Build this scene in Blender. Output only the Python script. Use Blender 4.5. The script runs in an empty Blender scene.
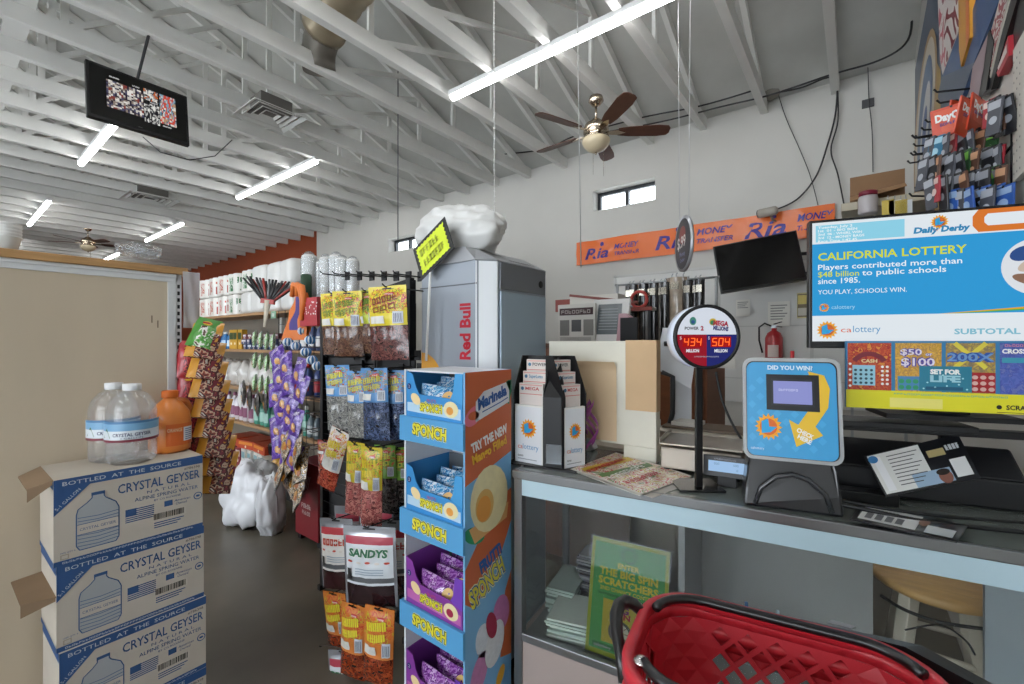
import bpy, bmesh, math, random
from mathutils import Vector, Matrix, noise
PI = math.pi
C = bpy.context.scene.collection
RES = (1024, 684); FOC = 447.0; CAMZ = 1.54; YAW = math.radians(37.5)
# ---------------------------------------------------------------- camera, world, exposure
cd = bpy.data.cameras.new('camera'); cam = bpy.data.objects.new('camera', cd); C.objects.link(cam)
cd.sensor_fit = 'HORIZONTAL'; cd.sensor_width = 36.0; cd.lens = 36.0 * FOC / 1024.0
cd.clip_start = 0.02; cd.clip_end = 200
cam.location = (0, 0, CAMZ); cam.rotation_euler = (PI / 2, 0, YAW)
bpy.context.scene.camera = cam
sc = bpy.context.scene
sc.view_settings.view_transform = 'Standard'; sc.view_settings.look = 'None'
sc.view_settings.exposure = 0.0; sc.view_settings.gamma = 1.0
sc.view_settings.use_curve_mapping = False
W = bpy.data.worlds.new('daylight'); sc.world = W; W.use_nodes = True
bg = W.node_tree.nodes['Background']; bg.inputs['Color'].default_value = (0.86, 0.93, 1.0, 1); bg.inputs['Strength'].default_value = 7.5
TUBE = 19.0       # strength of the lamp tubes
def at(x, y, X=None, Y=None, Z=None, t=None):
    """the point of the place seen at pixel (x, y) on the plane X=, Y= or Z= or at depth t"""
    a = (x - 512) / FOC; b = (342 - y) / FOC
    d = Vector((a * math.cos(YAW) - math.sin(YAW), a * math.sin(YAW) + math.cos(YAW), b))
    if X is not None: t = X / d.x
    elif Y is not None: t = Y / d.y
    elif Z is not None: t = (Z - CAMZ) / d.z
    return Vector((0, 0, CAMZ)) + d * t
# ---------------------------------------------------------------- materials
def lin(h):
    if not isinstance(h, str): return h
    h = h.lstrip('#'); o = []
    for i in (0, 2, 4):
        c = int(h[i:i + 2], 16) / 255; o.append(c / 12.92 if c <= .04045 else ((c + .055) / 1.055) ** 2.4)
    return tuple(o)
_mats = {}
def M(col, rough=.5, metal=0, emit=0, var=0, scale=8, stretch=None, coat=0, bump=0, name=None):
    key = (col, rough, metal, emit, var, scale, stretch, coat, bump)
    if key in _mats: return _mats[key]
    m = bpy.data.materials.new(name or 'mat'); m.use_nodes = True; nt = m.node_tree; p = nt.nodes['Principled BSDF']
    c = lin(col); p.inputs['Base Color'].default_value = (*c, 1)
    p.inputs['Roughness'].default_value = rough; p.inputs['Metallic'].default_value = metal
    if coat: p.inputs['Coat Weight'].default_value = coat; p.inputs['Coat Roughness'].default_value = .08
    if emit:
        p.inputs['Emission Color'].default_value = (*c, 1); p.inputs['Emission Strength'].default_value = emit
        p.inputs['Base Color'].default_value = (0.01, 0.01, 0.01, 1); p.inputs['Specular IOR Level'].default_value = 0
    if var or bump:
        tc = nt.nodes.new('ShaderNodeTexCoord'); mp = nt.nodes.new('ShaderNodeMapping')
        nz = nt.nodes.new('ShaderNodeTexNoise'); nz.inputs['Scale'].default_value = scale; nz.inputs['Detail'].default_value = 6
        if stretch: mp.inputs['Scale'].default_value = stretch
        nt.links.new(tc.outputs['Object'], mp.inputs[0]); nt.links.new(mp.outputs[0], nz.inputs['Vector'])
        if var:
            mx = nt.nodes.new('ShaderNodeValToRGB'); nt.links.new(nz.outputs['Fac'], mx.inputs[0])
            mx.color_ramp.elements[0].position = .3; mx.color_ramp.elements[1].position = .7
            mx.color_ramp.elements[0].color = (*[max(0, v * (1 - var)) for v in c], 1)
            mx.color_ramp.elements[1].color = (*[min(1, v * (1 + var * .6)) for v in c], 1)
            nt.links.new(mx.outputs[0], p.inputs['Base Color'])
        if bump:
            bp = nt.nodes.new('ShaderNodeBump'); bp.inputs['Strength'].default_value = bump; bp.inputs['Distance'].default_value = .01
            nt.links.new(nz.outputs['Fac'], bp.inputs['Height']); nt.links.new(bp.outputs[0], p.inputs['Normal'])
    _mats[key] = m
    return m
def glassy(tint=(1, 1, 1), clear=.9, haze=0.0, hz=(.8, .8, .8), name='glass', rough=.03, fres=.4):
    m = bpy.data.materials.new(name); m.use_nodes = True; nt = m.node_tree; nt.nodes.clear()
    o = nt.nodes.new('ShaderNodeOutputMaterial'); tr = nt.nodes.new('ShaderNodeBsdfTransparent'); tr.inputs[0].default_value = (*tint, 1)
    gl = nt.nodes.new('ShaderNodeBsdfGlossy'); gl.inputs['Roughness'].default_value = rough
    df = nt.nodes.new('ShaderNodeBsdfDiffuse'); df.inputs[0].default_value = (*hz, 1)
    lw = nt.nodes.new('ShaderNodeLayerWeight'); lw.inputs[0].default_value = .25
    mt = nt.nodes.new('ShaderNodeMath'); mt.operation = 'MULTIPLY_ADD'; mt.inputs[1].default_value = fres; mt.inputs[2].default_value = 1 - clear
    nt.links.new(lw.outputs['Fresnel'], mt.inputs[0])
    a = nt.nodes.new('ShaderNodeMixShader'); b = nt.nodes.new('ShaderNodeMixShader'); b.inputs[0].default_value = haze
    nt.links.new(mt.outputs[0], a.inputs[0]); nt.links.new(tr.outputs[0], a.inputs[1]); nt.links.new(gl.outputs[0], a.inputs[2])
    nt.links.new(a.outputs[0], b.inputs[1]); nt.links.new(df.outputs[0], b.inputs[2]); nt.links.new(b.outputs[0], o.inputs[0])
    return m
# ---------------------------------------------------------------- text outlines
_txt = {}
def glyphs(s, bold=.0, shear=0):
    k = (s, bold, shear)
    if k in _txt: return _txt[k]
    cu = bpy.data.curves.new('t', 'FONT'); cu.body = s; cu.size = 1; cu.offset = bold; cu.shear = shear; cu.resolution_u = 2; cu.fill_mode = 'FRONT'
    ob = bpy.data.objects.new('t', cu); C.objects.link(ob)
    me = bpy.data.meshes.new_from_object(ob)
    vs = [v.co.copy() for v in me.vertices]; fs = [tuple(p.vertices) for p in me.polygons]
    bpy.data.objects.remove(ob); bpy.data.curves.remove(cu); bpy.data.meshes.remove(me)
    xs = [v.x for v in vs] or [0, 1]; x0, x1 = min(xs), max(xs)
    _txt[k] = ([Vector((v.x - x0, v.y, 0)) for v in vs], fs, (x1 - x0) or 1)
    return _txt[k]
# ---------------------------------------------------------------- mesh builder
class MB:
    def __init__(s): s.bm = bmesh.new(); s.mats = []
    def mi(s, m):
        if m not in s.mats: s.mats.append(m)
        return s.mats.index(m)
    def poly(s, pts, m, smooth=False):
        vs = [s.bm.verts.new(p) for p in pts]
        f = s.bm.faces.new(vs); f.material_index = s.mi(m); f.smooth = smooth; return f
    def faces(s, pts, fs, m, smooth=False):
        i = s.mi(m); vs = [s.bm.verts.new(p) for p in pts]
        for f in fs:
            try:
                q = s.bm.faces.new([vs[k] for k in f]); q.material_index = i; q.smooth = smooth
            except ValueError: pass
    def box(s, x0, x1, y0, y1, z0, z1, m, R=None):
        p = [Vector(v) for v in ((x0, y0, z0), (x1, y0, z0), (x1, y1, z0), (x0, y1, z0), (x0, y0, z1), (x1, y0, z1), (x1, y1, z1), (x0, y1, z1))]
        if R is not None: p = [R @ v for v in p]
        s.faces(p, [(3, 2, 1, 0), (4, 5, 6, 7), (0, 1, 5, 4), (1, 2, 6, 5), (2, 3, 7, 6), (3, 0, 4, 7)], m)
    def bar(s, a, b, w, h, m, up=(0, 0, 1)):
        a = Vector(a); b = Vector(b); d = (b - a).normalized(); u = Vector(up); r = d.cross(u)
        if r.length < 1e-4: r = d.cross(Vector((0, 1, 0)))
        r.normalize(); u = r.cross(d); r *= w / 2; u *= h / 2
        p = [a - r - u, a + r - u, a + r + u, a - r + u, b - r - u, b + r - u, b + r + u, b - r + u]
        s.faces(p, [(3, 2, 1, 0), (4, 5, 6, 7), (0, 1, 5, 4), (1, 2, 6, 5), (2, 3, 7, 6), (3, 0, 4, 7)][::1], m)
    def prism(s, pts, d, m, off=None, smooth=False):
        """pts: 3-D outline; d: extrusion vector"""
        pts = [Vector(p) for p in pts]; d = Vector(d); n = len(pts)
        s.faces(pts + [p + d for p in pts], [tuple(range(n))[::-1], tuple(range(n, 2 * n))] + [(i, (i + 1) % n, n + (i + 1) % n, n + i) for i in range(n)], m, smooth)
    def rings(s, R, m, cap=True, closed=False, smooth=True):
        n = len(R[0]); pts = [p for r in R for p in r]; fs = []
        k = len(R)
        for j in range(k if closed else k - 1):
            a = j * n; b = ((j + 1) % k) * n
            for i in range(n): fs.append((a + i, a + (i + 1) % n, b + (i + 1) % n, b + i))
        if cap and not closed: fs.append(tuple(range(n))[::-1]); fs.append(tuple(range((k - 1) * n, k * n)))
        s.faces(pts, fs, m, smooth)
    def tube(s, pts, r, m, n=8, closed=False, cap=True, smooth=True):
        pts = [Vector(p) for p in pts]; k = len(pts); R = []; pu = None
        for i, p in enumerate(pts):
            if closed: d = pts[(i + 1) % k] - pts[i - 1]
            else: d = pts[min(i + 1, k - 1)] - pts[max(i - 1, 0)]
            d.normalize()
            u = pu - d * pu.dot(d) if pu is not None else (Vector((0, 0, 1)) if abs(d.z) < .9 else Vector((0, 1, 0)))
            if pu is None: u = u - d * u.dot(d)
            u.normalize(); pu = u; v = d.cross(u)
            rr = r[i] if isinstance(r, (list, tuple)) else r
            R.append([p + (u * math.cos(2 * PI * j / n) + v * math.sin(2 * PI * j / n)) * rr for j in range(n)])
        s.rings(R, m, cap, closed, smooth)
    def lathe(s, prof, m, c=(0, 0, 0), n=24, T=None, cap=True, sx=1, sy=1, smooth=True):
        """prof: (radius, z) pairs"""
        c = Vector(c); R = []
        for (r, z) in prof:
            ring = [Vector((c.x + r * sx * math.cos(2 * PI * j / n), c.y + r * sy * math.sin(2 * PI * j / n), c.z + z)) for j in range(n)]
            R.append([T @ p for p in ring] if T is not None else ring)
        s.rings(R, m, cap, False, smooth)
    def grid(s, f, nu, nv, m, smooth=True):
        """f(i/nu, j/nv) -> point; m material or fn(u, v) -> material"""
        P = [[s.bm.verts.new(f(i / nu, j / nv)) for i in range(nu + 1)] for j in range(nv + 1)]
        for j in range(nv):
            for i in range(nu):
                q = s.bm.faces.new([P[j][i], P[j][i + 1], P[j + 1][i + 1], P[j + 1][i]])
                q.material_index = s.mi(m((i + .5) / nu, (j + .5) / nv) if callable(m) else m); q.smooth = smooth
    def ball(s, c, r, m, n=12, sc=(1, 1, 1)):
        s.lathe([(r * max(.02, math.sin(PI * k / n)), -r * math.cos(PI * k / n) * sc[2]) for k in range(n + 1)], m, c, n * 2, sx=sc[0], sy=sc[1])
    def build(s, name, parent=None, bevel=0, seg=2, sub=0, weld=False):
        if weld: bmesh.ops.remove_doubles(s.bm, verts=s.bm.verts[:], dist=1e-5)
        me = bpy.data.meshes.new(name); s.bm.to_mesh(me); s.bm.free()
        for m in s.mats: me.materials.append(m)
        o = bpy.data.objects.new(name, me); C.objects.link(o); o.parent = parent
        if bevel:
            b = o.modifiers.new('b', 'BEVEL'); b.width = bevel; b.segments = seg; b.limit_method = 'ANGLE'; b.angle_limit = .6
        if sub:
            b = o.modifiers.new('s', 'SUBSURF'); b.levels = sub; b.render_levels = sub
        return o
class Pr:
    """prints shapes and lettering on a surface. S(x, y, off) -> point"""
    def __init__(s, mb, S=None, O=(0, 0, 0), u=(1, 0, 0), v=(0, 0, 1), step=.0004):
        s.mb = mb; s.step = step
        if S is None:
            O = Vector(O); u = Vector(u).normalized(); v = Vector(v).normalized(); n = u.cross(v)
            S = lambda x, y, off: O + u * x + v * y + n * off
            s.flat = True
        else: s.flat = False
        s.S = S
    def rect(s, x0, y0, x1, y1, m, L=1):
        k = 1 if s.flat else 8
        for i in range(k):
            for j in range(k):
                a, b = x0 + (x1 - x0) * i / k, x0 + (x1 - x0) * (i + 1) / k; c, d = y0 + (y1 - y0) * j / k, y0 + (y1 - y0) * (j + 1) / k
                s.mb.poly([s.S(a, c, L * s.step), s.S(b, c, L * s.step), s.S(b, d, L * s.step), s.S(a, d, L * s.step)], m)
    def poly(s, pts, m, L=1): s.mb.poly([s.S(x, y, L * s.step) for x, y in pts], m)
    def disc(s, x, y, r, m, L=1, ry=None, n=20, rot=0):
        ry = ry or r; c, q = math.cos(rot), math.sin(rot)
        s.poly([(x + r * math.cos(2 * PI * k / n) * c - ry * math.sin(2 * PI * k / n) * q, y + r * math.cos(2 * PI * k / n) * q + ry * math.sin(2 * PI * k / n) * c) for k in range(n)], m, L)
    def ring(s, x, y, r, w, m, L=1, n=24, a0=0, a1=2 * PI):
        for k in range(n):
            a = a0 + (a1 - a0) * k / n; b = a0 + (a1 - a0) * (k + 1) / n
            s.poly([(x + (r - w) * math.cos(a), y + (r - w) * math.sin(a)), (x + r * math.cos(a), y + r * math.sin(a)), (x + r * math.cos(b), y + r * math.sin(b)), (x + (r - w) * math.cos(b), y + (r - w) * math.sin(b))], m, L)
    def line(s, pts, w, m, L=1):
        for (x0, y0), (x1, y1) in zip(pts, pts[1:]):
            d = math.hypot(x1 - x0, y1 - y0) or 1; nx, ny = -(y1 - y0) / d * w / 2, (x1 - x0) / d * w / 2
            s.poly([(x0 - nx, y0 - ny), (x1 - nx, y1 - ny), (x1 + nx, y1 + ny), (x0 + nx, y0 + ny)], m, L)
    def sun(s, x, y, r, L=1, k=16):
        ye = M('#f6a81c', .5); bl = M('#2ba3dc', .5)
        s.poly([(x + (r if i % 2 == 0 else r * .74) * math.cos(PI * i / k), y + (r if i % 2 == 0 else r * .74) * math.sin(PI * i / k)) for i in range(2 * k)], ye, L)
        s.disc(x, y, r * .62, M('#e06a1e', .5), L + 1)
        s.poly([(x - r * .5, y - r * .5), (x + r * .15, y - r * .4), (x + r * .62, y + r * .02), (x + r * .05, y + r * .02), (x - r * .02, y + r * .62), (x - r * .5, y + r * .4)], bl, L + 2)
    def scrib(s, n, x, y, h, m, w, L, al, rot):
        # lettering too small to be read in the photograph: strokes of the same size
        x0 = x - {'l': 0, 'c': w / 2, 'r': w}[al]; c, q = math.cos(rot), math.sin(rot); r = random.Random(n * 31 + int(abs(w) * 1e4)); cw = w / n; k = h * .2
        P = lambda a, b: (x0 + a * c - b * q, y + a * q + b * c)
        for i in range(n):
            a0 = i * cw; a1 = a0 + cw * .78; f = r.choice((0, 1, 2, 3))
            s.line([P(a0 + k / 2, 0), P(a0 + k / 2, h)], k, m, L)
            if f != 1: s.line([P(a0, h - k / 2), P(a1, h - k / 2)], k, m, L)
            if f != 2: s.line([P(a0, k / 2), P(a1, k / 2)], k, m, L)
            if f in (0, 3): s.line([P(a1 - k / 2, 0), P(a1 - k / 2, h)], k, m, L)
            if f in (1, 2): s.line([P(a0, h / 2), P(a1, h / 2)], k, m, L)
    def text(s, t, x, y, h, m, w=None, L=2, bold=.0, al='l', rot=0, shear=0):
        if t[0] == '~': return s.scrib(len(t) - 1, x, y, h, m, w or h * len(t) * .6, L, al, rot)
        vs, fs, tw = glyphs(t, bold, shear); sy = h / .7; sx = (w / tw) if w else sy; W_ = tw * sx
        ox = {'l': 0, 'c': -W_ / 2, 'r': -W_}[al]; c, q = math.cos(rot), math.sin(rot)
        pts = []
        for v in vs:
            a, b = v.x * sx + ox, v.y * sy
            pts.append(s.S(x + a * c - b * q, y + a * q + b * c, L * s.step))
        s.mb.faces(pts, fs, m)
        return W_
# ---------------------------------------------------------------- scene tree
def thing(name, label, cat, loc=(0, 0, 0), rz=0, group=None, R=None):
    o = bpy.data.objects.new(name, None); C.objects.link(o); o.empty_display_size = .05
    o.location = loc; o.rotation_euler = R if R else (0, 0, rz)
    return tag(o, label, cat, group)
def tag(o, label, cat, group=None, kind=None):
    o['label'] = label; o['category'] = cat
    if group: o['group'] = group
    if kind: o['kind'] = kind
    return o
def struct(o): o['kind'] = 'structure'; return o
def dup(root, loc, label, rz=0, group=None, R=None, scale=None):
    r = root.copy(); C.objects.link(r); r.location = loc; r.rotation_euler = R if R else (0, 0, rz); r['label'] = label
    if group: r['group'] = group
    if scale: r.scale = scale
    for ch in list(root.children):
        c = ch.copy(); C.objects.link(c); c.parent = r
        for g in list(ch.children):
            d = g.copy(); C.objects.link(d); d.parent = c
    return r
ORD = ['leftmost', 'second from the left', 'third from the left', 'fourth from the left', 'fifth from the left', 'sixth from the left', 'seventh from the left', 'eighth from the left', 'ninth from the left', 'tenth from the left', 'eleventh from the left', 'twelfth from the left', 'thirteenth from the left', 'fourteenth from the left', 'fifteenth from the left', 'sixteenth from the left']
NTH = ['topmost', 'second from the top', 'third from the top', 'fourth from the top', 'fifth from the top', 'sixth from the top', 'seventh from the top', 'eighth from the top', 'ninth from the top', 'tenth from the top', 'lowest']
# ---------------------------------------------------------------- common materials
white = M('#f2f2ee', .5); black = M('#0e0e10', .45); dkgrey = M('#2b2c2f', .5); chrome = M('#c8c8c8', .25, 1)
alu = M('#a9adb0', .35, .9); wood = M('#b98f5e', .5, var=.25, scale=6, stretch=(1, 1, 12)); red = M('#b51f2a', .4); ink = M('#1a1a1a', .6)
blueink = M('#2c4f8a', .6); navy = M('#1e2f6e', .5); yellow = M('#f2d51e', .5); cardboard = M('#b59a78', .8, var=.12, scale=5, bump=.1)
film = glassy((.93, .95, .97), .93, .10, (.85, .88, .9), 'clear_film', .12)
# ================================================================ THE ROOM
WY = 5.3; CH = 2.38 + CAMZ; XL = -18.6; YB = -4.0; XR = .42; XR2 = 1.1; JY = 1.98; PITCH = .41
wallm = M('#cac8c2', .85, var=.04, scale=1.5, bump=.05); trussm = M('#dfdfdb', .7, var=.06, scale=3, bump=.08)
deckm = M('#c2c2bd', .9, var=.10, scale=2.5, stretch=(1, 1, 1), bump=.1); orangew = M('#8f3d18', .8, var=.05, scale=1)
floorm = M('#625b4e', .36, var=.34, scale=1.6, bump=.03)
b = MB(); b.box(XL, XR2, YB, WY, -.1, 0, floorm); struct(b.build('floor'))
# back wall, cut around its two high windows
def win_rect(pl, pr, pt, pb):
    a = at(pl, pt, Y=WY); c = at(pr, pb, Y=WY); return a.x, c.x, c.z, a.z
w1 = win_rect(593, 655, 185, 203); w2 = win_rect(388.5, 411, 239, 252)
w1 = (w1[0], w1[1], at(624, 205.5, Y=WY).z, at(624, 184, Y=WY).z)
w2 = (w2[0], w2[1] + .25, at(395, 251.5, Y=WY).z, at(395, 238, Y=WY).z)
b = MB(); zt = CH + .12
xs = [-9.6, w2[0], w2[1], w1[0], w1[1], XR2 + .2]
for i in range(5):
    x0, x1 = xs[i], xs[i + 1]
    if i in (1, 3):
        w = (w2, w1)[i == 3]; b.box(x0, x1, WY, WY + .25, 0, w[2], wallm); b.box(x0, x1, WY, WY + .25, w[3], zt, wallm)
    else: b.box(x0, x1, WY, WY + .25, 0, zt, wallm)
struct(b.build('wall_back'))
b = MB(); b.box(XL, -9.6, WY, WY + .25, 0, zt, orangew); struct(b.build('wall_back_orange'))
b = MB(); b.box(XL - .2, XL, YB, WY, 0, zt + 2, wallm); struct(b.build('wall_left'))
b = MB(); b.box(XR, XR2 + .2, JY, WY, 0, zt + 1.2, wallm); b.box(XR2, XR2 + .2, YB, JY, 0, zt + 2, wallm); struct(b.build('wall_right'))
# unseen front wall behind the camera; its glazed storefront is added to let daylight in
b = MB()
b.box(XL, -9, YB - .2, YB, 0, zt, wallm); b.box(-9, XR2 + .2, YB - .2, YB, 3.0, zt, wallm); b.box(-9, XR2 + .2, YB - .2, YB, 0, .5, wallm)
for x in (-6.7, -4.4, -2.1, .2): b.box(x, x + .12, YB - .2, YB, .5, 3, wallm)
struct(b.build('wall_front'))
for k, (x0, x1) in enumerate(((-9, -6.7), (-6.58, -4.4), (-4.28, -2.1), (-1.98, .2))):
    f = MB(); 
    for (p, q, r, s_) in ((x0, x1, .5, .56), (x0, x1, 2.94, 3), (x0, x0 + .05, .56, 2.94), (x1 - .05, x1, .56, 2.94)): f.box(p, q, YB - .14, YB - .06, r, s_, alu)
    fo = struct(f.build('window_%d' % (k + 3)))  # out-of-view storefront frame, added as a daylight opening
    g = MB(); g.box(x0 + .05, x1 - .05, YB - .105, YB - .095, .56, 2.94, glassy((1, 1, 1), .96, 0, name='pane')); g.build('pane', fo)
darkal = M('#3c3f42', .4, .6)
for k, w in enumerate((w1, w2)):
    x0, x1, z0, z1 = w; f = MB(); t = .045; y0, y1 = WY + .14, WY + .19; m = .5 * (x0 + x1)
    f.box(x0, x0 + t, y0, y1, z0, z1, darkal); f.box(x1 - t, x1, y0, y1, z0, z1, darkal); f.box(x0 + t, x1 - t, y0, y1, z0, z0 + t, darkal); f.box(x0 + t, x1 - t, y0, y1, z1 - t, z1, darkal)
    f.box(m - t / 2, m + t / 2, y0 - .01, y1 - .001, z0 + t, z1 - t, darkal)
    fo = struct(f.build('window_%d' % (k + 1)))
    g = MB(); g.box(x0 + t, x1 - t, WY + .16, WY + .165, z0 + t, z1 - t, glassy((1, 1, 1), .96, 0, name='pane')); g.build('pane', fo)
# pitched roof deck
midY = (WY + YB) / 2; rise = PITCH * (WY - midY)
b = MB(); T = .12
b.prism([(XL, WY + .25, CH + .13 - .25 * PITCH), (XL, midY, CH + .13 + rise), (XL, midY, CH + .25 + rise), (XL, WY + .25, CH + .25 - .25 * PITCH)], (XR2 + .2 - XL, 0, 0), deckm)
b.prism([(XL, midY, CH + .13 + rise), (XL, YB - .2, CH + .13 - .2 * PITCH), (XL, YB - .2, CH + .25 - .2 * PITCH), (XL, midY, CH + .25 + rise)], (XR2 + .2 - XL, 0, 0), deckm)
struct(b.build('ceiling'))
# roof trusses every 0.6 m
def truss_mb():
    b = MB(); w = .038
    b.box(-.034, .034, YB, WY, 0, .13, trussm)
    for s_, y1 in ((1, WY), (-1, YB)):
        b.bar((0, y1 - s_ * .12, .085), (0, midY, .06 + rise), .045, .09, trussm)
    n = 6; ys = [YB + (WY - YB) * k / n for k in range(n + 1)]
    top = lambda y: .06 + rise * (1 - abs(y - midY) / (WY - midY))
    for k in range(1, n): b.bar((0, ys[k], .08), (0, ys[k], top(ys[k]) - .02), .03, .05, trussm, up=(0, 1, 0))
    for k in range(1, n // 2): b.bar((0, ys[k], top(ys[k]) - .03), (0, ys[k + 1], .09), .025, .045, trussm, up=(0, 1, 0)); b.bar((0, ys[n - k], top(ys[n - k]) - .03), (0, ys[n - k - 1], .09), .025, .045, trussm, up=(0, 1, 0))
    return b
t0 = truss_mb().build('ceiling_truss'); t0.location = (-.15, 0, CH); struct(t0)
for k in range(1, 31):
    o = t0.copy(); C.objects.link(o); o.location = (-.15 - .6 * k, 0, CH)
b = MB()
for y in (.35,): b.box(XL, .1, y, y + .14, CH + .131, CH + .16, trussm)
struct(b.build('ceiling_brace'))
# panel board trims low on the back wall
b = MB(); pm = M('#c9c9c6', .7)
p0 = at(615, 276, Y=WY); p1 = at(800, 330, Y=WY)
b.box(p0.x, .3, WY - .03, WY - .001, .9, p0.z, M('#dcdcd9', .6, var=.03, scale=3))
for x in (p0.x, -1.2, -.35, .2): b.box(x, x + .03, WY - .04, WY - .03, .9, p0.z, pm)
b.box(p0.x, .3, WY - .04, WY - .03, p0.z - .03, p0.z, pm)
for z in (1.7, 1.15): b.box(p0.x, .3, WY - .035, WY - .03, z, z + .012, pm)
struct(b.build('trim_1'))
# ---------------------------------------------------------------- lamps: tube lights in two rows
TH = 2.32 + CAMZ; row1 = 3.04; row2 = 1.21
tubem = M('#ffffff', .4, emit=TUBE, name='tube')
def tube_light():
    t = thing('tube_light', '', 'ceiling light', group='tube lights under the trusses')
    b = MB(); b.box(-1.22, 1.22, -.035, .035, .03, .075, M('#e8e8e8', .4)); b.build('housing', t, .004)
    b = MB(); b.tube([(-1.2, 0, 0.012), (1.2, 0, 0.012)], .03, tubem, 12); b.build('tube', t)
    for x in (-.9, .9):
        b = MB(); b.tube([(x, 0, .07), (x, 0, .135)], .004, alu, 6); b.build('hanger', t)
    return t
lamps = [(-1.85, row1, 'long lit white tube light nearest the camera, crossing above the ceiling fan'), (-6.72, row1, 'lit white tube light in the middle of the ceiling, beyond the square vent'),
         (-11.75, row1, 'small far white tube light above the paper towel shelf'), (-6.85, row2, 'lit white tube light just below the hanging black monitor'),
         (-11.85, row2, 'small slanted white tube light at the left edge of the ceiling'), (-16.6, row2, 'tiny farthest white tube light just over the wooden board'),
         (-16.6, row1, 'tube light at the far end of the ceiling behind the shelves')]
first = tube_light()
for k, (x, y, l) in enumerate(lamps):
    if k == 0: first.location = (x, y, TH); first['label'] = l
    else: dup(first, (x, y, TH), l)
for x in (-1.85, -6.72, -11.75):
    for y in (-.62, -2.45): dup(first, (x, y, TH), 'white tube light over the shop front behind the camera')
dup(first, (-1.9, row2, TH), 'white tube light over the customer side of the counter')
# ================================================================ CEILING THINGS
galv = M('#b5a890', .4, .6, var=.2, scale=4)
def ribbed(b, pts, r, m, seg=.05):
    P = [Vector(p) for p in pts]; out = []; rr = []
    for a, c in zip(P, P[1:]):
        n = max(2, int((c - a).length / seg))
        for k in range(n): out.append(a.lerp(c, k / n)); rr.append(r * (1 + .035 * (len(out) % 2)))
    out.append(P[-1]); rr.append(r); b.tube(out, rr, m, 20)
t = thing('air_duct', 'silver round air duct running above the white trusses', 'duct', (-2.75, 2.05, CAMZ + 2.85))
b = MB(); ribbed(b, [(1.1, .1, .28), (.3, 0, .12), (-.55, 0, .0), (-.95, .05, -.12)], .18, galv); b.build('pipe', t)
b = MB(); ribbed(b, [(-.95, .05, -.12), (-1.05, .06, -.3), (-1.06, .08, -.42)], .14, M('#77726a', .5, .5)); b.build('elbow', t)
def vent(name, label, p, s):
    t = thing(name, label, 'air vent', p)
    b = MB(); wm = M('#cfcfcb', .5)
    b.box(-s * .6, s * .6, -s * .6, s * .6, .03, .16, M('#6e6b66', .7)); b.build('plenum', t)
    b = MB()
    for (a, c) in ((s, s * .86), (s * .74, s * .64), (s * .52, s * .42), (s * .3, s * .2)):
        z0 = 0 if a == s else .012
        for k in range(4):
            R = Matrix.Rotation(k * PI / 2, 3, 'Z')
            b.prism([R @ Vector(q) for q in ((-a, -a, z0), (a, -a, z0), (c, -c, z0 + .02), (-c, -c, z0 + .02))], (0, 0, .008), wm)
    b.build('grille', t)
    return t
vent('ceiling_vent', 'square white ceiling vent with concentric louvres beside the hanging black monitor', at(270, 117, Z=CH - .04), .26)
vent('ceiling_vent', 'far square white ceiling vent above the wooden board', at(150, 200, Z=CH - .03), .33)
# ceiling fan
def fan(loc, label, a0):
    t = thing('ceiling_fan', label, 'ceiling fan', loc)
    nick = M('#b9ab98', .22, 1); wd = M('#5a3322', .45, var=.2, scale=10, stretch=(1, 1, 8))
    b = MB(); b.lathe([(.02, .34), (.06, .33), (.07, .29), (.035, .25), (.015, .24)], nick); b.lathe([(.011, .24), (.011, .12)], nick); b.build('downrod', t)
    b = MB(); b.lathe([(.03, .13), (.05, .11), (.06, .09), (.1, .075), (.115, .04), (.115, .0), (.09, -.03), (.12, -.045), (.12, -.06), (.05, -.07)], nick, n=32); b.build('motor', t)
    b = MB(); b.lathe([(.125, -.062), (.128, -.08), (.115, -.115), (.085, -.15), (.04, -.172), (.006, -.178)], M('#d9c9a8', .4, emit=0, coat=.4), n=32); b.lathe([(.012, -.176), (.012, -.192), (.004, -.2)], nick, n=10); b.build('lamp_shade', t)
    for k in range(5):
        R = Matrix.Rotation(a0 + k * 2 * PI / 5, 4, 'Z') @ Matrix.Rotation(-.24, 4, 'X')
        b = MB(); o = []
        for (x, y) in ((.2, -.045), (.3, -.062), (.55, -.072), (.64, -.06), (.66, -.03), (.66, .03), (.64, .06), (.55, .072), (.3, .062), (.2, .045)): o.append(R @ Vector((x, y, 0)))
        b.prism(o, R.to_3x3() @ Vector((0, 0, .008)), wd); bl = b.build('blade', t, .002)
        c = MB(); c.prism([R @ Vector(q) for q in ((.1, -.02, -.006), (.2, -.03, -.006), (.27, 0, -.006), (.2, .03, -.006), (.1, .02, -.006))], R.to_3x3() @ Vector((0, 0, .006)), nick); c.build('blade_bracket', bl)
    for (x, y, l) in ((.06, .03, .2), (-.05, .04, .16)):
        b = MB(); b.tube([(x, y, -.07), (x, y, -.2 - l)], .0015, nick, 5); b.build('pull_chain', t)
    return t
fc = at(596, 133, t=4.1)
fan(fc, 'brown five-blade ceiling fan with a glass bowl lamp below the long tube light', math.radians(33))
fan(at(88, 243, t=9.4), 'far dark ceiling fan just above the top of the wooden board', .3)
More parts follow.
